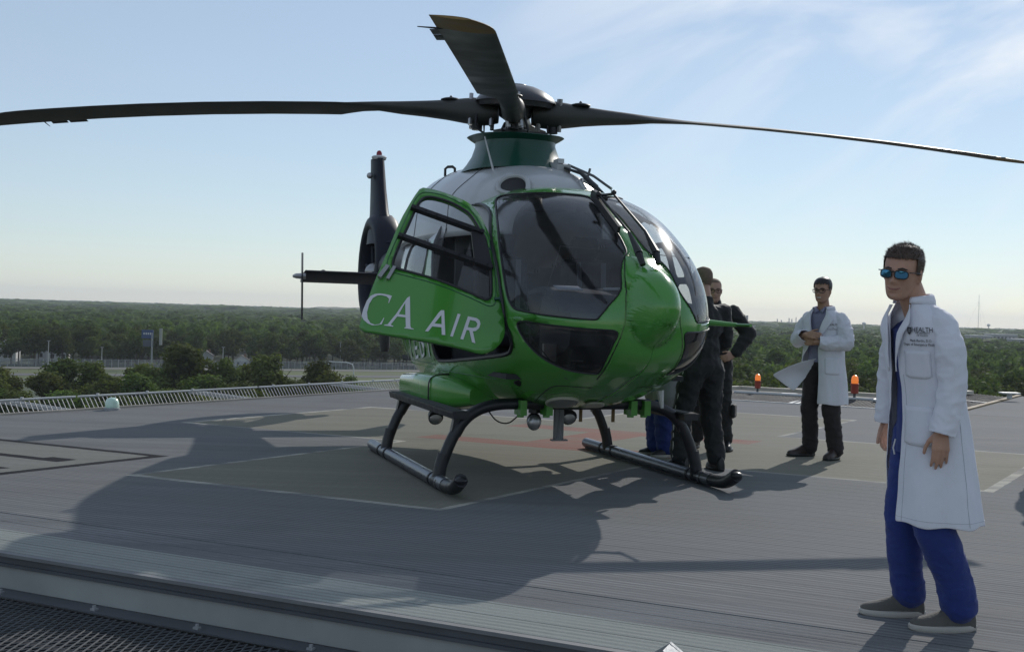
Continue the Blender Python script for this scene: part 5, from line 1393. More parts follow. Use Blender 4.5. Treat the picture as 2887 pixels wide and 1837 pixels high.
step('step', -1, -0.45, 1.78); step('step', 1, -0.3, 1.90)
# lower rear pod under the doorway
mb = MB(); PD = []
for x, y0, y1, z0, z1 in ((-0.62, -0.45, -0.80, 0.62, 0.70), (-0.50, -0.42, -0.93, 0.53, 0.78), (0.10, -0.40, -0.95, 0.52, 0.82), (0.60, -0.40, -0.93, 0.53, 0.83), (0.95, -0.40, -0.84, 0.56, 0.80), (1.10, -0.40, -0.70, 0.60, 0.74)):
    cy, cz, ry, rz = (y0 + y1) / 2, (z0 + z1) / 2, abs(y1 - y0) / 2, (z1 - z0) / 2
    PD.append([(x, cy + ry * spow(math.cos(a), 0.38), cz + rz * spow(math.sin(a), 0.42)) for a in [2 * PI * k / 28 for k in range(28)]])
mb.rings(PD); pod = mb.build('side_pod', M_green, HELI)
mb = MB(); mb.tube([(0.62 + 0.0 * a, -0.665 + 0.27 * spow(math.cos(a), 0.45), 0.68 + 0.153 * spow(math.sin(a), 0.5)) for a in [2 * PI * k / 40 for k in range(40)]], 0.006, 5, closed=True); mb.build('pod_joint', M_blk, pod)
pod.data.materials.append(mat('pod_sky_reflection', (0.36, 0.44, 0.42), 0.2, coat=0.5))  # sky reflection on the pod's rear top, painted as a paler colour
for f in pod.data.polygons:
    if f.center.x < 0.34 and f.normal.z > 0.2 and f.center.y < -0.6: f.material_index = 1
# green clamps that hold the front cross tube
for y in (-0.46, -0.24, 0.50, 0.62):
    mb = MB(); mb.box((XF + 0.02, y, 0.635), (0.15, 0.055, 0.12)); mb.tube([(XF + 0.02, y, 0.60), (XF + 0.02, y, 0.555)], 0.03, 8); mb.build('tube_clamp', M_green, HELI)
# lights and aerials under the belly
mb = MB(); mb.tube([(1.6, -0.30, 0.66), (1.6, -0.30, 0.58)], 0.05, 8); mb.ell((1.60, -0.30, 0.515), (0.058, 0.062, 0.07)); o = mb.build('search_light', M_blk, HELI)
mb = MB(); mb.ell((1.635, -0.312, 0.505), (0.04, 0.06, 0.065)); mb.build('lens', M_metal, o)
for x, y, z in ((-0.08, -0.68, 0.40), (0.95, 0.25, 0.50)):
    mb = MB(); mb.tube([(x, y, z + 0.15), (x, y, z + 0.05)], 0.025, 8); mb.lathe([(0.02, 0.05), (0.06, 0.03), (0.07, -0.03), (0.072, -0.045)], (x, y, z), 16, Matrix.Rotation(R(-70), 3, 'Y')); o = mb.build('landing_light', M_blk, HELI)
    mb = MB(); mb.ell((x + 0.035, y, z - 0.01), (0.02, 0.066, 0.066)); mb.build('lens', M_metal, o)
mb = MB(); mb.rings([[(1.38 + 0.03 * c, 0.0 + 0.008 * s, 0.62) for c, s in [(math.cos(a), math.sin(a)) for a in [2 * PI * k / 10 for k in range(10)]]], [(1.40 + 0.026 * math.cos(a), 0.03 * math.sin(a), 0.34) for a in [2 * PI * k / 10 for k in range(10)]]])
mb.rings([[(1.38 + 0.05 * math.cos(a), 0.055 * math.sin(a), z) for a in [2 * PI * k / 12 for k in range(12)]] for z in (0.64, 0.34)], caps=True) if False else None
mb.box((1.4, 0, 0.335), (0.05, 0.14, 0.012)); mb.box((1.38, 0, 0.48), (0.05, 0.075, 0.29)); mb.build('blade_antenna', mat('aerial_grey', (0.16, 0.17, 0.18), 0.5), HELI)
for x, y in ((1.52, 0.14), (1.55, 0.42)):
    mb = MB(); mb.tube([(x, y, 0.62), (x, y, 0.50)], 0.016, 6); mb.build('drain_pipe', mat('brown_pipe', (0.16, 0.10, 0.04), 0.5), HELI)
mb = MB(); mb.tube([(2.05, 0.60, 0.80), (2.06, 0.62, 0.66)], [0.035, 0.012], 8); mb.build('belly_antenna', M_white, HELI)
mb = MB(); mb.tube(chaikin([(1.7, -0.72, 0.60), (1.72, -0.66, 0.52), (1.72, -0.56, 0.50), (1.7, -0.48, 0.56)], 2, False), 0.006, 5); mb.build('bonding_wire', M_blk, HELI)
# decals on the rear side window area
mb = MB()
for (x, z, w, h) in ((0.16, 2.16, 0.05, 0.05), (-0.2, 1.5, 0.5, 0.02)):
    t = t_of_x(x); v = v_of_z(t, z); p = Vector(surf(t, v)) + surf_n(t, v) * 0.004; mb.box(p, (w, 0.006, h))
mb.build('decal', M_red, HELI)
# ================================================================== PEOPLE
def skin_mat(name, c): 
    m = mat(name, c, 0.5, var=0.12, vscale=14, bump=0.05, bscale=200)
    b = m.node_tree.nodes['Principled BSDF']; b.inputs['Subsurface Weight'].default_value = 0.08; b.inputs['Subsurface Radius'].default_value = (0.02, 0.008, 0.004); b.inputs['Specular IOR Level'].default_value = 0.35
    return m
M_skin = skin_mat('skin_tan', (0.44, 0.255, 0.185)); M_skin2 = skin_mat('skin_warm', (0.40, 0.235, 0.165)); M_skin3 = skin_mat('skin_light', (0.42, 0.26, 0.20))
M_hair = mat('hair_brown', (0.052, 0.031, 0.019), 0.5, var=0.35, vscale=60); M_hairb = mat('hair_black', (0.014, 0.012, 0.012), 0.45, var=0.3, vscale=60); M_hairl = mat('hair_cropped', (0.15, 0.105, 0.078), 0.8, var=0.3, vscale=60)
def cloth(name, c, bump=0.25, bscale=16, rough=0.85, trl=0.0):
    m = mat(name, c, rough, var=0.05, vscale=5, bump=bump, bscale=bscale)
    m.node_tree.nodes['Principled BSDF'].inputs['Sheen Weight'].default_value = 0.1
    if trl:
        nt = m.node_tree; b = nt.nodes['Principled BSDF']; t = nt.nodes.new('ShaderNodeBsdfTranslucent'); t.inputs[0].default_value = (*c, 1); x = nt.nodes.new('ShaderNodeMixShader'); x.inputs[0].default_value = trl
        nt.links.new(b.outputs[0], x.inputs[1]); nt.links.new(t.outputs[0], x.inputs[2]); nt.links.new(x.outputs[0], nt.nodes['Material Output'].inputs[0])
    return m
M_coat = cloth('coat_white', (0.76, 0.77, 0.84), 0.35, 11, 0.8, 0.12); M_scrub = cloth('scrubs_blue', (0.013, 0.032, 0.175), 0.4, 14); M_trou = cloth('trousers_dark_brown', (0.022, 0.018, 0.019), 0.4, 16)
M_suit = cloth('flight_suit_black', (0.008, 0.009, 0.010), 0.5, 14, 0.75); M_shirt = cloth('shirt_lavender', (0.22, 0.22, 0.33), 0.3, 20); M_coatg = cloth('coat_grey', (0.27, 0.28, 0.30), 0.35, 11)
M_shoe = cloth('canvas_shoe_grey', (0.10, 0.095, 0.085), 0.2, 90); M_sole = mat('sole_pale', (0.42, 0.40, 0.36), 0.7, var=0.1); M_boot = mat('boot_brown', (0.035, 0.022, 0.018), 0.45, var=0.3, vscale=20); M_bootk = mat('boot_black', (0.012, 0.012, 0.012), 0.45, var=0.3, vscale=20)
M_ink = mat('embroidery_black', (0.02, 0.02, 0.03), 0.8); M_pipe = mat('suit_piping_pale', (0.5, 0.5, 0.46), 0.7); M_lens = mat('mirrored_blue_lens', (0.06, 0.20, 0.36), 0.04, 1.0); M_frame = mat('spectacle_frame', (0.01, 0.01, 0.012), 0.25)
M_teeth = mat('teeth', (0.65, 0.62, 0.56), 0.3); M_lip = mat('lip', (0.25, 0.10, 0.085), 0.5); M_eye = mat('eye_dark', (0.02, 0.015, 0.012), 0.15)

def rotm(yaw=0, pitch=0, roll=0):
    return Matrix.Rotation(R(yaw), 4, 'Z') @ Matrix.Rotation(R(pitch), 4, 'Y') @ Matrix.Rotation(R(roll), 4, 'X')
HEAD_Z = [-0.119, -0.116, -0.108, -0.095, -0.08, -0.06, -0.04, -0.02, 0.0, 0.02, 0.05, 0.08, 0.10, 0.112, 0.119]
HEAD_W = pchip(HEAD_Z, [0.006, 0.022, 0.037, 0.048, 0.0555, 0.062, 0.067, 0.0705, 0.073, 0.0750, 0.0745, 0.066, 0.050, 0.030, 0.005])
HEAD_F = pchip(HEAD_Z, [0.050, 0.066, 0.077, 0.082, 0.083, 0.084, 0.085, 0.086, 0.086, 0.088, 0.084, 0.071, 0.050, 0.020, -0.02])
HEAD_B = pchip(HEAD_Z, [0.035, 0.020, 0.0, -0.022, -0.040, -0.058, -0.074, -0.088, -0.098, -0.102, -0.102, -0.092, -0.075, -0.045, -0.022])
BUMPS = [(0.012, 0, 0.004, 0.0095, 0.018), (0.010, 0, -0.016, 0.010, 0.014), (0.021, 0, -0.033, 0.0115, 0.0125), (0.009, 0.0125, -0.038, 0.006, 0.007), (0.009, -0.0125, -0.038, 0.006, 0.007),
         (-0.012, 0.034, 0.0, 0.015, 0.010), (-0.012, -0.034, 0.0, 0.015, 0.010), (0.005, 0.024, 0.020, 0.024, 0.008), (0.005, -0.024, 0.020, 0.024, 0.008), (0.005, 0.044, -0.028, 0.017, 0.018), (0.005, -0.044, -0.028, 0.017, 0.018),
         (0.005, 0, -0.066, 0.026, 0.015), (-0.0035, 0, -0.0675, 0.022, 0.0028), (0.0035, 0, -0.061, 0.016, 0.004), (0.0045, 0, -0.0745, 0.014, 0.005), (-0.005, 0, -0.087, 0.018, 0.006), (0.006, 0, -0.104, 0.016, 0.011),
         (-0.003, 0.030, -0.056, 0.007, 0.014), (-0.003, -0.030, -0.056, 0.007, 0.014)]
def add_head(mb, M, s=1.0, jaw=1.0):
    """head about 0.235 m tall, x forward, y left, eyes at the origin's height; M places it"""
    rings = []; n = 56
    for i in range(61):
        z = HEAD_Z[0] + (HEAD_Z[-1] - HEAD_Z[0]) * (0.5 - 0.5 * math.cos(PI * i / 60)); g = []
        w = HEAD_W(z) * (1 + (jaw - 1) * min(1, max(0, (0.01 - z) / 0.06))); f = HEAD_F(z); b_ = HEAD_B(z); xc = f * 0.35 + b_ * 0.65 if z < -0.03 else -0.012
        for k in range(n):
            a = 2 * PI * k / n; c, sn = math.cos(a), math.sin(a)
            y = w * spow(sn, 0.92); x = xc + (f - xc) * spow(c, 0.88) if c > 0 else xc + (xc - b_) * c
            if c > 0.1:
                for A, y0, z0, sy, sz in BUMPS: x += A * math.exp(-((y - y0) / sy) ** 2 - ((z - z0) / sz) ** 2) * min(1, (c - 0.1) * 3)
            g.append(M @ (Vector((x, y, z)) * s))
        rings.append(g)
    mb.rings(rings)
    o = len(mb.v)
    for sd in (-1, 1):
        mb.ell((-0.014, sd * 0.077, -0.006), (0.019, 0.008, 0.031), Matrix.Rotation(R(sd * 20), 3, 'Z') @ Matrix.Rotation(R(-10), 3, 'Y'), 16, 10)
        mb.ell((-0.008, sd * 0.074, -0.032), (0.010, 0.007, 0.011))
    mb.v[o:] = [tuple(M @ (Vector(p) * s)) for p in mb.v[o:]]
def add_hand(mb, wrist, down, palm, thumb_dir, curl=25, s=1.0, splay=4):
    """wrist at the origin, fingers along 'down', palm facing 'palm'; thumb on the thumb_dir side"""
    d = Vector(down).normalized(); p = Vector(palm); p = (p - d * p.dot(d)).normalized(); t = Vector(thumb_dir); t = (t - d * t.dot(d) - p * t.dot(p)).normalized(); w = Vector(wrist)
    for k in range(4):
        off = (-0.030 + 0.020 * k)
        mb.cone(w + d * 0.012 * s + t * off * 0.6 * s, w + d * 0.088 * s + t * off * s, 0.014 * s, 0.0125 * s, 10)
        L = (0.030, 0.040, 0.044, 0.038)[k]; r = (0.0078, 0.0088, 0.0092, 0.009)[k] * s
        q = w + d * 0.088 * s + t * off * s; a = R(curl * 0.6); seg = (L, L * 0.7, L * 0.55); sp = R(splay * (k - 1.5))
        for j in range(3):
            dd = (d * math.cos(a) + p * math.sin(a)) ; dd = (dd + t * math.tan(sp) * 0.8).normalized()
            q2 = q + dd * seg[j] * s; mb.cone(q, q2, r * (1 - 0.07 * j), r * (0.94 - 0.08 * j), 10); q = q2; a += R(curl * 0.8)
    q = w + d * 0.022 * s + t * 0.026 * s + p * 0.006 * s
    for L, a, r in ((0.042, 42, 0.0125), (0.032, 26, 0.0105), (0.026, 12, 0.0095)):
        q2 = q + (d * math.cos(R(a)) + t * math.sin(R(a)) * 0.85 + p * math.sin(R(a)) * 0.45).normalized() * L * s; mb.cone(q, q2, r * s, r * 0.92 * s, 10); q = q2
def shoe(root, toe, heel, w, upper, sole, h=0.085, name='shoe', rise=0.0):
    toe = Vector(toe); heel = Vector(heel); L = (toe - heel).length; d = (toe - heel).normalized(); s = Vector((-d.y, d.x, 0)); u = Vector((0, 0, 1))
    mb = MB(); rg = []; n = 18
    for t, ww, hh in ((0.0, 0.35, 0.55), (0.03, 0.62, 0.85), (0.12, 0.78, 1.0), (0.3, 0.80, 1.0), (0.45, 0.85, 0.88), (0.6, 0.95, 0.68), (0.75, 1.0, 0.52), (0.88, 0.86, 0.42), (0.96, 0.58, 0.34), (1.0, 0.25, 0.24)):
        c = heel + d * L * t; g = []
        for k in range(n):
            a = 2 * PI * k / n; y = math.cos(a) * w / 2 * ww; z = 0.02 + max(0, math.sin(a)) ** 0.8 * h * hh if math.sin(a) > 0 else 0.02 + 0.012 * math.sin(a)
            g.append(c + s * y + u * (z + rise * t * t))
        rg.append(g)
    mb.rings(rg); o = mb.build(name, upper, root)
    mb = MB(); rg = []
    for z, k in ((0.0, 0.97), (0.006, 1.02), (0.022, 1.03), (0.028, 0.99)):
        g = []
        for q in range(40):
            a = 2 * PI * q / 40; x = 0.5 + 0.5 * math.cos(a); ww = (0.50 + 0.12 * math.sin(PI * x) + 0.10 * x) * abs(math.sin(a)) ** 0.75 * math.copysign(1, math.sin(a)) * 0.9
            g.append(heel + d * L * (0.5 + (x - 0.5) * 1.03 * k) + s * ww * w * k * 1.02 + u * (z + rise * x * x))
        rg.append(g)
    mb.rings(rg); mb.build('sole', sole, o)
    return o
def crease(me, amp, scale, stretch=(1, 1, 1), seed=0.0, power=3.0):
    n = len(me.vertices); co = np.empty(n * 3, np.float32); me.vertices.foreach_get('co', co); no = np.empty(n * 3, np.float32); me.vertex_normals.foreach_get('vector', no)
    co = co.reshape(-1, 3); no = no.reshape(-1, 3)
    for i in range(n):
        p = Vector((co[i, 0] * stretch[0] + seed, co[i, 1] * stretch[1], co[i, 2] * stretch[2])) * scale
        co[i] += no[i] * amp * ((1 - abs(noise.noise(p))) ** power - 0.45 + 0.5 * (1 - abs(noise.noise(p * 2.3))) ** power)
    me.vertices.foreach_set('co', co.ravel()); me.update()
def leg_cloth(name, root, segs, m, amp=0.012, voxel=0.011, seed=0.0, extra=None):
    mb = MB()
    for pts, rs in segs:
        for a, b, ra, rb in zip(pts[:-1], pts[1:], rs[:-1], rs[1:]): mb.cone(a, b, ra, rb, 20)
    if extra: extra(mb)
    me = fuse(mb, voxel, 6, 0.5, name); displace(me, amp * 0.7, 6.0, (1, 1, 0.35), seed); crease(me, amp * 0.9, 7.0, (1.0, 1.0, 1.7), seed + 3, 4.0)
    me.materials.append(m); return link(name, me, root)
def hair_cap(root, M, m, s=1.0, top=0.014, front=0.068, back=-0.075, n=900, spike=0.014, seed=1, side=1.0):
    """short hair: a cap that follows the skull plus many small combed-back locks"""
    rg = random.Random(seed); mb = MB(); V = []; nu, nv = 48, 26
    def P_(a, b):
        zz = math.cos(a); z = 0.012 + zz * (0.107 + top) if zz > 0 else 0.012 + zz * 0.11
        zc = max(0.012 + zz * 0.1066 if zz > 0 else z, -0.11); w = HEAD_W(zc); f = HEAD_F(zc); b_ = HEAD_B(zc); xc = -0.012 - 0.012 * max(0, zz) ** 4
        k = max(0.0, min(1.0, (z + 0.02) / 0.06)); o = (min(0.004, top * 0.75) + (top * 0.75 - min(0.004, top * 0.75)) * k) * (1 if zz < 0.9 else max(0, 1 - (zz - 0.9) * 9))
        c, sn = math.cos(b), math.sin(b)
        return Vector((xc + ((f + o - xc) * spow(c, 0.9) if c > 0 else (xc - b_ + o) * c), (w + o * side) * spow(sn, 0.92), z))
    for i in range(nv + 1):
        for j in range(nu): V.append(P_(0.02 + (PI * 0.86) * i / nv, 2 * PI * j / nu))
    def keep(p):
        q = min(1, max(0, (p.x + 0.03) / 0.055)); q = q * q * (3 - 2 * q)
        lim = back + (front - back) * q
        if 0.0 < p.x < 0.036 and abs(p.y) > 0.052: lim = min(lim, 0.070 - 0.075 * min(1, (0.036 - p.x) / 0.014))
        if -0.034 < p.x < 0.006 and abs(p.y) > 0.066 and p.z < 0.020: return False       # round the ears
        return p.z > lim + 0.004 * noise.noise(p * 90)
    fs = []
    for i in range(nv):
        for j in range(nu):
            f = (i * nu + j, i * nu + (j + 1) % nu, (i + 1) * nu + (j + 1) % nu, (i + 1) * nu + j)
            if keep(sum((V[q] for q in f), Vector()) / 4): fs.append(f)
    mb.add([M @ (p * s) for p in V], fs)
    for _ in range(n):
        a = math.acos(rg.uniform(-0.75, 1)); b = rg.uniform(0, 2 * PI); p = P_(a, b)
        if not keep(p): continue
        d = (p - Vector((-0.012, 0, 0.02))).normalized(); up = max(0, d.z)
        l = spike * rg.uniform(0.6, 1.3) * (0.35 + 0.65 * up); flow = Vector((-0.55 + 0.5 * (p.x > 0.03), -0.5 * up, -0.5 + 0.9 * up)); flow -= d * flow.dot(d)
        e = p + (d * (0.14 + 0.30 * up * up) + flow * 0.9 + Vector((rg.gauss(0, .25), rg.gauss(0, .25), rg.gauss(0, .2)))) * l
        if p.x > 0.045 and p.z < 0.086 and rg.random() < 0.6: e = p + Vector((0.35, rg.gauss(0, 0.5), rg.uniform(-0.75, 0.3))) * l * 0.8      # fringe over the hairline
        t = d.cross(Vector((rg.gauss(0, 1), rg.gauss(0, 1), rg.gauss(0, 1)))).normalized() * 0.0014; q = d.cross(t).normalized() * 0.0014; i0 = p - d * 0.003
        mb.add([M @ (v * s) for v in (i0 + t, i0 - t * 0.5 + q, i0 - t * 0.5 - q, e)], [(0, 1, 3), (1, 2, 3), (2, 0, 3)])
    return mb.build('hair', m, root)
class Coat:
    def __init__(s, lv, seed=0.0, fold=0.010):
        zs = [l[0] for l in lv]; s.z0, s.z1 = zs[0], zs[-1]
        s.f = [pchip(zs, [l[k] for l in lv]) for k in range(1, 7)]; s.seed = seed; s.fold = fold
    def edges(s, z): return s.f[4](z), s.f[5](z)
    def __call__(s, th, z, off=0.0):
        cx, cy, a, b = [f(z) for f in s.f[:4]]; c, sn = math.cos(th), math.sin(th)
        k = (s.z1 - z) / (s.z1 - s.z0)
        w = s.fold * (0.3 + k) * (math.sin(th * 7 + s.seed + 2.5 * math.sin(z * 2.2)) * 0.55 + noise.noise(Vector((c * 2.2 + s.seed, sn * 2.2, z * 1.6))) * 1.2)
        w += 0.005 * noise.noise(Vector((c * 6, sn * 6 + s.seed, z * 9)))
        return Vector((cx + (a + w + off) * spow(c, 0.9), cy + (b + w + off) * spow(sn, 0.9), z))
    def build(s, name, root, m, nz=46, nt=64, thick=0.005):
        rows = []
        for i in range(nz + 1):
            z = s.z0 + (s.z1 - s.z0) * i / nz; e0, e1 = s.edges(z)
            rows.append([s(e0 + (e1 - e0) * j / nt, z + (0.006 * math.sin(j * 0.5) if i == 0 else 0)) for j in range(nt + 1)])
        mb = MB(); mb.rings(rows, close=False, caps=False); o = mb.build(name, m, root)
        md = o.modifiers.new('t', 'SOLIDIFY'); md.thickness = thick; md.offset = 0
        sd = o.modifiers.new('s', 'SUBSURF'); sd.levels = 1; sd.render_levels = 1
        return o
    def seam(s, root, m, pts, r=0.0016):
        mb = MB(); mb.tube([s(t, z, 0.003) for t, z in pts], r, 4); return mb.build('seam', m, root)
    def patch(s, name, root, m, t0, t1, z0, z1, off=0.004, thick=0.0015, taper=0.0, nt=10, nz=8):
        rows = []
        for i in range(nz + 1):
            z = z0 + (z1 - z0) * i / nz; rows.append([s(t0 + (t1 - t0) * j / nt, z + (0.012 * (abs(j - nt / 2) / (nt / 2)) ** 4 if i == 0 else 0), off) for j in range(nt + 1)])
        mb = MB(); mb.rings(rows, close=False, caps=False); o = mb.build(name, m, root)
        md = o.modifiers.new('t', 'SOLIDIFY'); md.thickness = thick; md.offset = 1; return o
    def text(s, name, root, m, txt, size, th, z, rad, sgn=1, off=0.008):
        o = text_mesh(name, txt, size, m, root, Matrix.Identity(4), extr=0.0004)
        for v in o.data.vertices: v.co = s(th + sgn * v.co.x / rad, z + v.co.y, off + v.co.z)
        return o
    def collar(s, root, m, zt, h, flare, t0, t1, name='collar'):
        """turned-down collar round the neck with lapels running down both front edges"""
        rows = []; z = min(zt, s.z1); cc = Vector((s.f[0](zt), s.f[1](zt), zt))
        for dz, fl in ((0.0, 0.0), (h * 0.6, -0.008), (h, -0.010), (h * 1.06, -0.002), (h * 0.85, flare * 0.45), (h * 0.2, flare * 0.85), (-h * 0.55, flare)):
            g = []
            for j in range(41):
                th = t0 + (t1 - t0) * j / 40; bk = 0.35 + 0.65 * math.sin((th % (2 * PI)) / 2) ** 2; p = s(th, z); g.append(p + Vector((0, 0, dz * bk)) + (p - cc).normalized() * fl)
            rows.append(g)
        mb = MB(); mb.rings(rows, close=False, caps=False); o = mb.build(name, m, root); md = o.modifiers.new('t', 'SOLIDIFY'); md.thickness = 0.004; return o
    def lapel(s, root, m, side, ztop, zbot, wmax, zw, name='lapel'):
        rows = []
        n = 14
        for i in range(n + 1):
            z = ztop + (zbot - ztop) * i / n; e0, e1 = s.edges(z); e = e0 if side > 0 else e1
            q = i / n; w = wmax * (min(1, q / zw) if q < zw else (1 - (q - zw) / (1 - zw)))
            w = max(w, 0.004)
            rows.append([s(e + side * w * j / 6, z, 0.009 + 0.012 * math.sin(PI * j / 6 * 0.5) * (1 - q * 0.5)) for j in range(7)])
        mb = MB(); mb.rings(rows, close=False, caps=False); o = mb.build(name, m, root); md = o.modifiers.new('t', 'SOLIDIFY'); md.thickness = 0.004; return o
def sleeve(root, pts, rs, m, name='sleeve', seed=0.0, voxel=0.011, amp=0.010, cuff=True):
    mb = MB()
    for a, b, ra, rb in zip(pts[:-1], pts[1:], rs[:-1], rs[1:]): mb.cone(a, b, ra, rb, 20)
    # open flat cuff
    a, b = Vector(pts[-2]), Vector(pts[-1]); d = (b - a).normalized()
    me = fuse(mb, voxel, 5, 0.5, name); displace(me, amp * 0.5, 7.0, (1, 1, 0.5), seed); crease(me, amp * 0.9, 8.0, (1.2, 1.2, 1.6), seed + 5, 4.0)
    bm = bmesh.new(); bm.from_mesh(me)
    bmesh.ops.bisect_plane(bm, geom=bm.verts[:] + bm.edges[:] + bm.faces[:], plane_co=b - d * 0.005, plane_no=d, clear_outer=True)
    bm.to_mesh(me); bm.free()
    me.polygons.foreach_set('use_smooth', [True] * len(me.polygons))
    me.materials.append(m); o = link(name, me, root); md = o.modifiers.new('t', 'SOLIDIFY'); md.thickness = 0.006; md.offset = -1
    return o
def glasses(root, M, lens_m, frame_m, name, w=0.031, h=0.021, thick=0.0035, s=1.0):
    mb = MB(); X = 0.104
    def oval(sy, k):
        pts = []
        for q in range(20):
            a = 2 * PI * q / 20; pts.append(Vector((X - 0.014 * abs(math.cos(a) * 0.5 + 0.5) ** 1.5 - (0.000), sy * (0.034 + w * k * spow(math.cos(a), 0.7)), -0.002 + h * k * spow(math.sin(a), 0.7))))
        return pts
    for sy in (-1, 1):
        pts = [Vector((X - 0.016 * ((abs(p.y) - 0.034) / w * 0.5 + 0.5) ** 1.5, p.y, p.z)) for p in oval(sy, 1)]
        mb.tube([M @ (p * s) for p in pts], thick * s, 6, closed=True)
        mb.tube([M @ (Vector(p) * s) for p in ((X - 0.016, sy * 0.066, 0.010), (X - 0.03, sy * 0.078, 0.010), (0.01, sy * 0.082, 0.006), (-0.012, sy * 0.083, -0.004))], thick * 0.8 * s, 6)
    mb.tube([M @ (Vector(p) * s) for p in ((X - 0.001, -0.006, 0.008), (X + 0.003, 0, 0.010), (X - 0.001, 0.006, 0.008))], thick * s, 6)
    o = mb.build(name, frame_m, root)
    if lens_m:
        for sy in (-1, 1):
            pts = [Vector((X - 0.016 * ((abs(p.y) - 0.034) / w * 0.5 + 0.5) ** 1.5, p.y, p.z)) for p in oval(sy, 0.97)]
            c = sum(pts, Vector()) / len(pts) + Vector((0.003, 0, 0)); m2 = MB(); m2.add([M @ (p * s) for p in pts] + [M @ (c * s)], [(k, (k + 1) % 20, 20) for k in range(20)]); m2.build('lens', lens_m, o)
    return o
def face_bits(root, M, s=1.0, smile=False):
    mb = MB(); mb.tube([M @ (Vector(p) * s) for p in ((0.080, -0.029, -0.060), (0.0885, -0.016, -0.0665), (0.0915, 0, -0.068), (0.0885, 0.016, -0.0665), (0.080, 0.029, -0.060))], [0.0015 * s, 0.003 * s, 0.0035 * s, 0.003 * s, 0.0015 * s], 6); mb.build('mouth', M_lip, root)
    if smile:
        mb = MB(); mb.rings([[M @ (Vector((0.0965 - 16 * y * y, y, z)) * s) for y in (-0.022, -0.011, 0, 0.011, 0.022)] for z in (-0.063, -0.0715)], close=False, caps=False); o = mb.build('teeth', M_teeth, root); md = o.modifiers.new('t', 'SOLIDIFY'); md.thickness = 0.004
    for sd in (-1, 1):
        mb = MB(); mb.ell(M @ (Vector((0.070, sd * 0.033, 0.000)) * s), (0.009 * s, 0.012 * s, 0.006 * s), M.to_3x3()); mb.build('eye', M_eye, root)
        mb = MB(); mb.tube([M @ (Vector(p) * s) for p in ((0.0905, sd * 0.014, 0.021), (0.087, sd * 0.032, 0.025), (0.074, sd * 0.050, 0.020))], [0.003 * s, 0.004 * s, 0.002 * s], 6); mb.build('eyebrow', M_hairb, root)
def arm_chain(mb, pts, rs):
    for a, b, ra, rb in zip(pts[:-1], pts[1:], rs[:-1], rs[1:]): mb.cone(a, b, ra, rb, 16)

# ---------------------------------------------------------------- man in the foreground
P1 = empty('person', (1.93, 5.30, 0), 'man in white coat, blue scrubs and mirrored sunglasses standing nearest at right', 'person', R(-168))
HM = Matrix.Translation((0.178, 0.02, 1.616)) @ rotm(38, 4, -6)
HM1s = 1.03
b = MB(); add_head(b, HM, HM1s)
b.cone((0.085, 0.005, 1.44), (0.146, 0.012, 1.575), 0.062, 0.057, 20)
b.ell((0.055, 0, 1.28), (0.10, 0.155, 0.15)); b.ell((0.03, 0, 1.05), (0.095, 0.14, 0.16)); b.ell((0.02, 0, 0.92), (0.10, 0.15, 0.10))
b.cone((0.055, -0.12, 1.385), (0.055, 0.12, 1.385), 0.045, 0.045)
LA = [(0.05, 0.165, 1.375), (0.04, 0.225, 1.12), (0.085, 0.225, 0.925)]; RA = [(0.07, -0.165, 1.375), (0.06, -0.265, 1.13), (0.06, -0.275, 0.925)]
for A in (LA, RA): arm_chain(b, A, [0.045, 0.040, 0.028])
add_hand(b, LA[2], (0.03, 0.03, -1), (-0.35, -1, 0), (1, 0, 0), 17, 0.95, 2)
add_hand(b, RA[2], (0.05, -0.02, -1), (-0.2, 1, 0), (1, 0, 0), 40, 1.0, 2)
for sy in (-1, 1): b.cone((0.02, sy * 0.09, 0.90), (0.03 if sy > 0 else 0.05, sy * 0.10, 0.48), 0.075, 0.05); 
b.cone((0.03, 0.10, 0.48), (-0.16, 0.06, 0.09), 0.05, 0.04); b.cone((0.05, -0.10, 0.48), (-0.06, -0.18, 0.09), 0.05, 0.04)
me = fuse(b, 0.0042, 4, 0.5, 'body'); me.materials.append(M_skin); link('body', me, P1)
hair_cap(P1, HM, M_hair, HM1s, 0.010, 0.066, -0.070, 9000, 0.020, 3)
face_bits(P1, HM, HM1s)
glasses(P1, HM, M_lens, M_frame, 'sunglasses', 0.0275, 0.0180, 0.0028, HM1s)
# blue scrubs
mb = MB(); rg = []
for z, cx, a, bb in ((0.80, 0.02, 0.12, 0.165), (0.95, 0.02, 0.115, 0.165), (1.10, 0.03, 0.11, 0.16), (1.25, 0.05, 0.118, 0.17), (1.36, 0.06, 0.115, 0.175), (1.43, 0.07, 0.085, 0.12), (1.455, 0.078, 0.068, 0.075)):
    rg.append([(cx + a * math.cos(t) - (0.0 if z < 1.40 or math.cos(t) < 0.5 else 0.03), bb * math.sin(t), z - (0.07 * max(0, math.cos(t)) ** 6 if z > 1.41 else 0)) for t in [2 * PI * k / 40 for k in range(40)]])
mb.rings(rg, caps=False); mb.build('scrub_top', M_scrub, P1)
leg_cloth('scrub_trousers', P1, [([(0.015, 0.085, 0.88), (0.03, 0.105, 0.48), (-0.09, 0.085, 0.24), (-0.13, 0.075, 0.115)], [0.108, 0.092, 0.082, 0.082]), ([(0.02, -0.085, 0.88), (0.05, -0.11, 0.50), (0.005, -0.16, 0.25), (-0.04, -0.19, 0.11)], [0.105, 0.088, 0.078, 0.078])], M_scrub, 0.006, 0.008, 1.3, lambda m: m.ell((0.02, 0, 0.93), (0.115, 0.16, 0.12)))
mb = MB(); mb.tube([(0.155, -0.03, 0.86), (0.165, -0.03, 0.82), (0.16, -0.025, 0.79)], 0.004, 5); mb.build('drawstring', M_letter, P1)
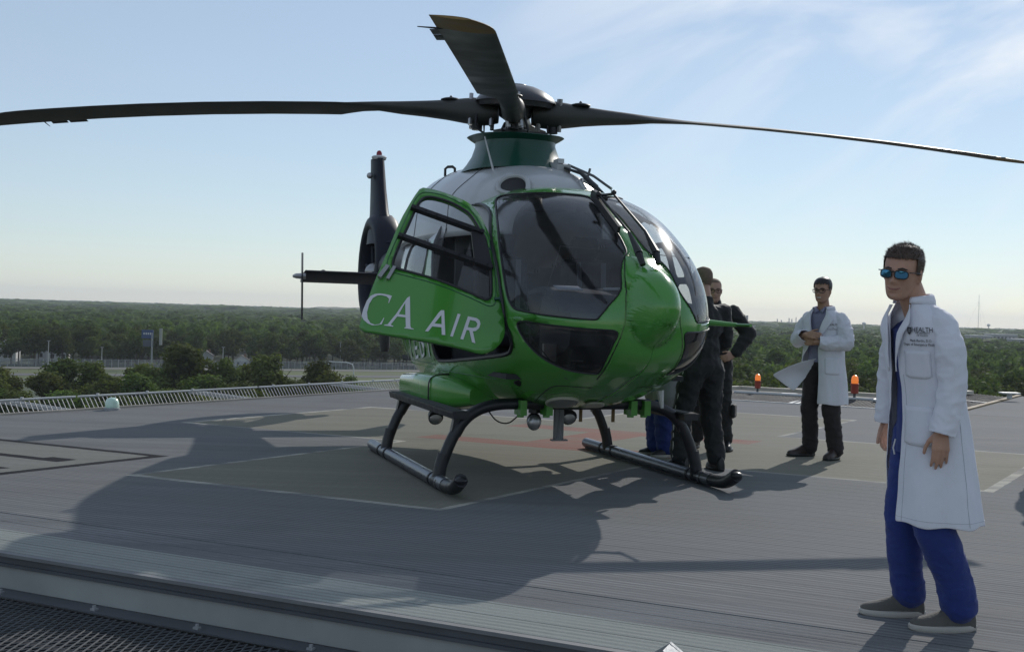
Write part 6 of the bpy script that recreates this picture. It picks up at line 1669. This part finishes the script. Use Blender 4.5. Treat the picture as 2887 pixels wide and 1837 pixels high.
shoe(P1, (0.085, 0.035, 0), (-0.215, 0.07, 0), 0.105, M_shoe, M_sole, 0.088); shoe(P1, (0.175, -0.255, 0), (-0.115, -0.185, 0), 0.105, M_shoe, M_sole, 0.088)
# coat: z, centre x, centre y, half depth, half width, left edge, right edge (angles from the front)
C1 = Coat([(0.490, -0.022, 0.0, 0.192, 0.245, R(2), R(290)), (0.70, -0.008, 0.0, 0.174, 0.228, R(4), R(306)), (0.90, 0.006, 0.0, 0.154, 0.208, R(6), R(324)), (1.08, 0.025, 0.0, 0.138, 0.192, R(5), R(340)), (1.22, 0.045, 0.0, 0.138, 0.196, R(4), R(350)), (1.34, 0.058, 0.0, 0.138, 0.200, R(10), R(350)), (1.405, 0.066, 0.0, 0.120, 0.180, R(20), R(340)), (1.445, 0.082, 0.0, 0.098, 0.132, R(32), R(322)), (1.47, 0.095, 0.0, 0.082, 0.098, R(42), R(316)), (1.49, 0.103, 0.0, 0.073, 0.080, R(48), R(312))], 0.7, 0.007)
C1.build('white_coat', P1, M_coat)
C1.collar(P1, M_coat, 1.49, 0.036, 0.017, R(44), R(314))
C1.lapel(P1, M_coat, 1, 1.475, 1.17, R(15), 0.30); C1.lapel(P1, M_coat, -1, 1.475, 1.17, R(22), 0.30)
for pts, sd in (([(0.062, 0.085, 1.428), (0.055, 0.155, 1.385), (0.045, 0.205, 1.27), (0.038, 0.228, 1.12), (0.058, 0.230, 1.02), (0.086, 0.226, 0.905)], 1.0), ([(0.072, -0.085, 1.428), (0.075, -0.16, 1.385), (0.065, -0.21, 1.27), (0.06, -0.252, 1.13), (0.06, -0.262, 1.02), (0.062, -0.272, 0.91)], 2.0)):
    sleeve(P1, pts, [0.050, 0.064, 0.066, 0.062, 0.058, 0.056], M_coat, seed=sd, voxel=0.008, amp=0.007)
M_stitch = cloth('coat_stitch', (0.50, 0.51, 0.56))
C1.seam(P1, M_stitch, [(R(4 + 282 * k / 50), 0.518) for k in range(51)]); C1.seam(P1, M_stitch, [(C1.edges(0.5 + 0.66 * k / 20)[0] + 0.16, 0.5 + 0.66 * k / 20) for k in range(21)]); C1.seam(P1, M_stitch, [(R(98), 0.5 + 0.80 * k / 20) for k in range(21)])
C1.patch('pocket', P1, M_coat, R(18), R(62), 1.145, 1.268); C1.patch('pocket', P1, M_coat, R(12), R(60), 0.845, 1.02)
C1.text('embroidery', P1, M_ink, 'HEALTH', 0.031, R(50), 1.362, 0.19)
C1.text('embroidery', P1, M_ink, 'THE UNIVERSITY\nOF TOLEDO', 0.0105, R(50), 1.342, 0.19)
C1.text('embroidery', P1, M_ink, 'Mark Bartlin, D.O.', 0.0155, R(47), 1.314, 0.19); C1.text('embroidery', P1, M_ink, 'Dept. of Emergency Medicine', 0.0155, R(47), 1.297, 0.19)
# shield emblem beside the word
shp = [(-0.011, 0.016), (0.011, 0.016), (0.012, 0.0), (0.007, -0.011), (0.0, -0.018), (-0.007, -0.011), (-0.012, 0.0)]
mb = MB(); q = [C1(R(29) + x / 0.19, 1.357 + y, 0.008) for x, y in shp]; mb.add(q, [tuple(range(7))]); q2 = [C1(R(29) + x * 0.62 / 0.19, 1.357 + y * 0.66, 0.0095) for x, y in shp]; sh = mb.build('emblem', M_ink, P1, smooth=False)
mb = MB(); mb.add(q2, [tuple(range(7))]); mb.build('emblem_field', mat('emblem_grey', (0.20, 0.20, 0.22), 0.7), sh, smooth=False)
mb = MB(); mb.add([C1(R(29) + x / 0.19, 1.357 + y, 0.011) for x, y in ((-0.0015, 0.009), (0.0015, 0.009), (0.0015, -0.010), (-0.0015, -0.010))], [(0, 1, 2, 3)]); mb.build('emblem_bar', M_ink, sh, smooth=False)

# ---------------------------------------------------------------- laughing man in the white coat
P2 = empty('person', (3.20, 11.85, 0), 'laughing man in white coat and glasses with folded hands and blowing coat tail', 'person', R(-137))
HM = Matrix.Translation((0.075, 0.01, 1.71)) @ rotm(10, 3, 0)
b = MB(); add_head(b, HM, 1.04, 1.08)
b.cone((0.02, 0, 1.49), (0.05, 0, 1.64), 0.062, 0.056, 18); b.ell((0.0, 0, 1.33), (0.12, 0.175, 0.18)); b.ell((0.0, 0, 1.05), (0.11, 0.15, 0.18)); b.cone((0, -0.13, 1.42), (0, 0.13, 1.42), 0.05, 0.05)
LA = [(0.0, 0.185, 1.41), (0.03, 0.275, 1.19), (0.22, 0.04, 1.185), (0.235, -0.035, 1.19)]; RA = [(0.0, -0.185, 1.41), (0.05, -0.275, 1.20), (0.24, -0.06, 1.255)]
arm_chain(b, LA[:3], [0.05, 0.042, 0.03]); arm_chain(b, RA, [0.05, 0.042, 0.03])
add_hand(b, LA[2], (0.1, -1, 0.02), (-1, 0, 0), (0, 0, 1), 35, 1.0, 2); add_hand(b, RA[2], (0.12, 1, 0.0), (-1, 0, -0.3), (0, 0, 1), 35, 1.0, 2)
for sy in (-1, 1): b.cone((0, sy * 0.095, 0.92), (0.03, sy * 0.11, 0.5), 0.08, 0.055); b.cone((0.03, sy * 0.11, 0.5), (-0.03, sy * 0.14, 0.09), 0.055, 0.045)
me = fuse(b, 0.006, 3, 0.5, 'body'); me.materials.append(M_skin2); link('body', me, P2)
hair_cap(P2, HM, M_hairb, 1.04, 0.015, 0.066, -0.065, 900, 0.012, 5); face_bits(P2, HM, 1.04, True); glasses(P2, HM, None, M_frame, 'glasses', 0.028, 0.018, 0.0032, 1.04)
mb = MB(); rg = []
for z, a, bb in ((0.98, 0.12, 0.165), (1.2, 0.12, 0.165), (1.38, 0.125, 0.18), (1.47, 0.10, 0.13), (1.52, 0.072, 0.078), (1.55, 0.070, 0.074)): rg.append([(0.005 + (0.02 if z > 1.46 else 0) + a * math.cos(t), bb * math.sin(t), z - (0.05 * max(0, math.cos(t)) ** 6 if z > 1.5 else 0)) for t in [2 * PI * k / 32 for k in range(32)]])
mb.rings(rg, caps=False); mb.build('shirt', M_shirt, P2)
for sy in (-1, 1):
    mb = MB(); mb.add([(0.095, sy * 0.005, 1.50), (0.085, sy * 0.06, 1.545), (0.125, sy * 0.055, 1.47)], [(0, 1, 2)]); o = mb.build('shirt_collar', M_shirt, P2); md = o.modifiers.new('t', 'SOLIDIFY'); md.thickness = 0.008
leg_cloth('trousers', P2, [([(0.0, 0.09, 0.92), (0.03, 0.125, 0.50), (-0.005, 0.14, 0.28), (-0.03, 0.15, 0.09)], [0.115, 0.088, 0.080, 0.078]), ([(0.0, -0.09, 0.92), (0.05, -0.12, 0.50), (0.0, -0.13, 0.28), (-0.03, -0.14, 0.09)], [0.115, 0.088, 0.080, 0.078])], M_trou, 0.010, 0.011, 4.0, lambda m: m.ell((0, 0, 0.98), (0.12, 0.165, 0.1)))
shoe(P2, (0.20, 0.185, 0), (-0.10, 0.14, 0), 0.105, M_boot, M_bootk, 0.11, 'boot'); shoe(P2, (0.20, -0.26, 0), (-0.09, -0.13, 0), 0.105, M_boot, M_bootk, 0.11, 'boot')
C2 = Coat([(0.555, -0.02, 0.0, 0.19, 0.255, R(8), R(262)), (0.80, -0.01, 0.0, 0.175, 0.238, R(10), R(272)), (1.0, 0.0, 0.0, 0.16, 0.222, R(8), R(300)), (1.12, 0.0, 0.0, 0.158, 0.216, R(6), R(338)), (1.25, 0.005, 0.0, 0.158, 0.216, R(8), R(350)), (1.38, 0.005, 0.0, 0.15, 0.22, R(15), R(345)), (1.45, 0.01, 0.0, 0.125, 0.190, R(24), R(336)), (1.50, 0.02, 0.0, 0.098, 0.13, R(34), R(326)), (1.525, 0.025, 0.0, 0.086, 0.10, R(42), R(318))], 2.1, 0.010)
C2.build('white_coat', P2, M_coat, 34, 48)
C2.collar(P2, M_coat, 1.525, 0.036, 0.018, R(42), R(318)); C2.lapel(P2, M_coat, 1, 1.515, 1.18, R(30), 0.3); C2.lapel(P2, M_coat, -1, 1.515, 1.18, R(30), 0.3)
sleeve(P2, [(0.005, 0.10, 1.455), (0.0, 0.18, 1.415), (0.01, 0.235, 1.32), (0.03, 0.272, 1.19), (0.13, 0.17, 1.175), (0.215, 0.07, 1.185)], [0.055, 0.076, 0.080, 0.078, 0.070, 0.062], M_coat, seed=3.0, amp=0.014)
sleeve(P2, [(0.005, -0.10, 1.455), (0.0, -0.18, 1.415), (0.02, -0.235, 1.32), (0.05, -0.272, 1.20), (0.15, -0.17, 1.225), (0.225, -0.085, 1.25)], [0.055, 0.076, 0.080, 0.078, 0.070, 0.062], M_coat, seed=4.0, amp=0.014)
C2.patch('pocket', P2, M_coat, R(26), R(72), 0.86, 1.03)
C2.text('embroidery', P2, M_ink, 'HEALTH', 0.03, R(48), 1.365, 0.2); C2.text('embroidery', P2, M_ink, 'D.O.\nEmergency Medicine', 0.014, R(48), 1.325, 0.2)
# coat tail lifted by the wind
rows = []
c_, s_ = math.cos(R(137)), math.sin(R(137))
def lw(x, y, z):                     # world offset -> man's frame
    a = R(137); return (x * math.cos(a) - y * math.sin(a), x * math.sin(a) + y * math.cos(a), z)
for i in range(11):
    t = i / 10; rows.append([])
    for j in range(9):
        q = j / 8
        top = Vector((-0.03, -0.10, 1.03)).lerp(Vector((-0.53, -0.02, 0.835)), t); top.z += 0.035 * math.sin(PI * t)
        bot = Vector((-0.03, -0.02, 0.99)).lerp(Vector((-0.29, 0.02, 0.67)), t)
        p = top.lerp(bot, q); p.y += 0.06 * math.sin(PI * q) * t + 0.012 * math.sin(9 * t + 3 * q)
        rows[-1].append(lw(*p))
mb = MB(); mb.rings(rows, close=False, caps=False); o = mb.build('coat_tail', M_coat, P2); md = o.modifiers.new('t', 'SOLIDIFY'); md.thickness = 0.005; md = o.modifiers.new('s', 'SUBSURF'); md.levels = 1; md.render_levels = 1
mb = MB(); mb.tube([(0.196, 0.085, 1.148), (0.222, 0.062, 1.186), (0.196, 0.085, 1.222)], 0.008, 6); mb.build('watch', M_frame, P2)

# ---------------------------------------------------------------- flight crew in black
P3 = empty('person', (1.75, 10.60, 0), 'man in black flight suit with cropped hair seen from behind beside the skid', 'person', R(118))
HM = Matrix.Translation((0.035, 0.0, 1.735)) @ rotm(8, 6, 0)
b = MB(); add_head(b, HM, 1.06)
b.cone((-0.01, 0, 1.52), (0.01, 0, 1.67), 0.066, 0.060, 18); b.ell((0, 0, 1.3), (0.11, 0.16, 0.2)); b.cone((0, -0.15, 1.45), (0, 0.15, 1.45), 0.05, 0.05)
LA = [(0.0, 0.21, 1.44), (0.02, 0.27, 1.17), (0.20, 0.13, 1.06)]; RA = [(0.0, -0.21, 1.44), (0.02, -0.265, 1.17), (0.20, -0.12, 1.06)]
for A in (LA, RA): arm_chain(b, A, [0.05, 0.042, 0.03])
add_hand(b, LA[2], (0.6, -0.8, -0.1), (-1, 0, 0), (0, 0, 1), 40); add_hand(b, RA[2], (0.6, 0.8, -0.1), (-1, 0, 0), (0, 0, 1), 40)
LL = [(0.0, 0.10, 0.93), (0.05, 0.17, 0.50), (0.0, 0.21, 0.10)]; RL = [(0.0, -0.10, 0.93), (0.02, -0.13, 0.50), (-0.05, -0.15, 0.10)]
for A in (LL, RL): arm_chain(b, A, [0.08, 0.055, 0.045])
me = fuse(b, 0.007, 3, 0.5, 'body'); me.materials.append(M_skin3); link('body', me, P3)
hair_cap(P3, HM, M_hairl, 1.06, 0.0012, 0.07, -0.055, 1200, 0.0022, 8); face_bits(P3, HM, 1.06)
def suit(root, LA, RA, LL, RL, seed, name='flight_suit'):
    mb = MB(); mb.ell((0, 0, 1.33), (0.145, 0.205, 0.20)); mb.ell((0, 0, 1.12), (0.135, 0.18, 0.2)); mb.ell((0, 0, 0.96), (0.15, 0.185, 0.14)); mb.cone((0, -0.17, 1.44), (0, 0.17, 1.44), 0.075, 0.075, 16); mb.cone((-0.005, 0, 1.46), (0.0, 0, 1.55), 0.085, 0.078, 16)
    for A in (LA, RA): arm_chain(mb, [A[0], A[1], tuple(Vector(A[1]).lerp(Vector(A[2]), 0.9))], [0.088, 0.075, 0.06])
    for A in (LL, RL): arm_chain(mb, [A[0], A[1], tuple(Vector(A[2]) + Vector((0, 0, 0.03)))], [0.125, 0.095, 0.085])
    me = fuse(mb, 0.013, 5, 0.5, name); displace(me, 0.010, 6, (1, 1, 0.5), seed); crease(me, 0.012, 7, (1, 1, 1.5), seed + 4, 4.0); me.materials.append(M_suit); return link(name, me, root)
suit(P3, LA, RA, LL, RL, 6.0)
for A, sg in ((LL, 1), (RL, -1)):
    mb = MB(); mb.tube([(-0.02, A[0][1] + sg * 0.118, 0.92), (A[1][0] - 0.01, A[1][1] + sg * 0.096, 0.5), (A[2][0] - 0.01, A[2][1] + sg * 0.088, 0.12)], 0.006, 5); mb.build('piping', M_pipe, P3)
shoe(P3, (0.19, 0.26, 0), (-0.10, 0.20, 0), 0.11, M_bootk, M_bootk, 0.12, 'boot'); shoe(P3, (0.13, -0.22, 0), (-0.16, -0.14, 0), 0.11, M_bootk, M_bootk, 0.12, 'boot')
P4 = empty('person', (2.15, 12.35, 0), 'balding man in black flight suit with hand on hip behind the first crewman', 'person', R(-110))
HM = Matrix.Translation((0.05, 0.0, 1.69)) @ rotm(18, 4, 0)
b = MB(); add_head(b, HM, 1.05, 1.1)
b.cone((-0.01, 0, 1.50), (0.02, 0, 1.64), 0.068, 0.062, 18); b.ell((0, 0, 1.3), (0.11, 0.16, 0.2)); b.cone((0, -0.15, 1.45), (0, 0.15, 1.45), 0.05, 0.05)
LA = [(0.0, 0.215, 1.45), (-0.02, 0.37, 1.24), (0.12, 0.255, 1.02)]; RA = [(0.0, -0.21, 1.45), (0.0, -0.27, 1.17), (0.05, -0.26, 0.95)]
for A in (LA, RA): arm_chain(b, A, [0.05, 0.042, 0.03])
add_hand(b, LA[2], (0.5, -0.75, -0.35), (-1, -0.4, 0), (0, 0, 1), 40); add_hand(b, RA[2], (0.1, 0, -1), (0, 1, 0), (1, 0, 0), 30)
LL = [(0.0, 0.10, 0.93), (0.05, 0.13, 0.50), (0.0, 0.15, 0.10)]; RL = [(0.0, -0.10, 0.93), (0.05, -0.13, 0.50), (0.0, -0.15, 0.10)]
for A in (LL, RL): arm_chain(b, A, [0.08, 0.055, 0.045])
me = fuse(b, 0.007, 3, 0.5, 'body'); me.materials.append(M_skin3); link('body', me, P4)
hair_cap(P4, HM, M_hairl, 1.05, 0.003, 0.085, -0.06, 200, 0.004, 9); face_bits(P4, HM, 1.05); glasses(P4, HM, None, M_frame, 'glasses', 0.026, 0.016, 0.0028, 1.05)
suit(P4, LA, RA, LL, RL, 9.0)
mb = MB(); mb.tube([(0.09, 0.31, 1.07), (0.115, 0.262, 1.03), (0.135, 0.215, 1.05)], 0.02, 6); mb.build('watch', M_frame, P4)
mb = MB(); mb.box((0.02, 0.245, 0.42), (0.16, 0.05, 0.15)); o = mb.build('leg_pouch', M_suit, P4); md = o.modifiers.new('b', 'BEVEL'); md.width = 0.025; md.segments = 3
shoe(P4, (0.20, 0.22, 0), (-0.10, 0.15, 0), 0.11, M_bootk, M_bootk, 0.12, 'boot'); shoe(P4, (0.20, -0.22, 0), (-0.10, -0.15, 0), 0.11, M_bootk, M_bootk, 0.12, 'boot')

# ---------------------------------------------------------------- person in blue scrubs leaning into the cabin, mostly hidden
P5 = empty('person', (1.55, 11.62, 0), 'person in blue scrubs and pale coat leaning into the cabin behind the helicopter', 'person', R(205))
LL = [(0.0, 0.075, 0.90), (0.03, 0.075, 0.48), (0.0, 0.075, 0.10)]; RL = [(0.0, -0.075, 0.90), (0.03, -0.075, 0.48), (0.0, -0.075, 0.10)]
b = MB(); HM = Matrix.Translation((0.50, 0.0, 1.33)) @ rotm(0, 35, 0); add_head(b, HM, 1.0)
b.cone((0.38, 0, 1.24), (0.46, 0, 1.30), 0.062, 0.056); b.cone((0.04, 0, 0.95), (0.32, 0, 1.20), 0.13, 0.14); b.cone((0.30, -0.15, 1.22), (0.30, 0.15, 1.22), 0.05, 0.05)
LA = [(0.30, 0.19, 1.21), (0.42, 0.24, 1.02), (0.62, 0.15, 1.0)]; RA = [(0.30, -0.19, 1.21), (0.42, -0.24, 1.02), (0.62, -0.15, 1.0)]
for A in (LA, RA): arm_chain(b, A, [0.05, 0.042, 0.03]); add_hand(b, A[2], (1, 0, 0), (0, 0, -1), (0, -1 if A is LA else 1, 0), 30)
for A in (LL, RL): arm_chain(b, A, [0.08, 0.055, 0.045])
me = fuse(b, 0.008, 3, 0.5, 'body'); me.materials.append(M_skin3); link('body', me, P5); hair_cap(P5, HM, M_hair, 1.0, 0.014, 0.068, -0.07, 300, 0.008, 11); face_bits(P5, HM)
leg_cloth('scrub_trousers', P5, [(LL, [0.13, 0.118, 0.112]), (RL, [0.13, 0.118, 0.112])], M_scrub, 0.014, 0.013, 7.0, lambda m: m.ell((0.01, 0, 0.95), (0.14, 0.18, 0.12)))
mb = MB()
for p, q, r0, r1 in (((0.02, 0, 0.95), (0.31, 0, 1.20), 0.175, 0.185), (LA[0], LA[1], 0.085, 0.075), (LA[1], LA[2], 0.075, 0.06), (RA[0], RA[1], 0.085, 0.075), (RA[1], RA[2], 0.075, 0.06)): mb.cone(p, q, r0, r1, 18)
mb.cone((0.0, -0.06, 0.92), (-0.01, -0.07, 0.60), 0.155, 0.165, 20); mb.cone((0.0, 0.06, 0.92), (-0.01, 0.07, 0.60), 0.155, 0.165, 20)
me = fuse(mb, 0.014, 5, 0.5, 'pale_coat'); displace(me, 0.014, 8, (1, 1, 0.5), 2.0); me.materials.append(M_coatg); link('pale_coat', me, P5)
shoe(P5, (0.2, 0.12, 0), (-0.09, 0.10, 0), 0.10, M_bootk, M_sole, 0.09); shoe(P5, (0.2, -0.12, 0), (-0.09, -0.10, 0), 0.10, M_bootk, M_sole, 0.09)

# ---------------------------------------------------------------- crew member just right of the picture, whose shadow falls into it
P6 = P3.copy(); COL.objects.link(P6); P6.location = (5.16, 11.05, 0); P6.rotation_euler = (0, 0, R(-8)); P6.scale = (1.08, 1.08, 1.06)
tag(P6, 'crew member in black standing just outside the right picture edge, seen by the shadow', 'person')
for ch in [o for o in bpy.data.objects if o.parent == P3]:
    c = ch.copy(); COL.objects.link(c); c.parent = P6
    for g in [o for o in bpy.data.objects if o.parent == ch]:
        d = g.copy(); COL.objects.link(d); d.parent = c
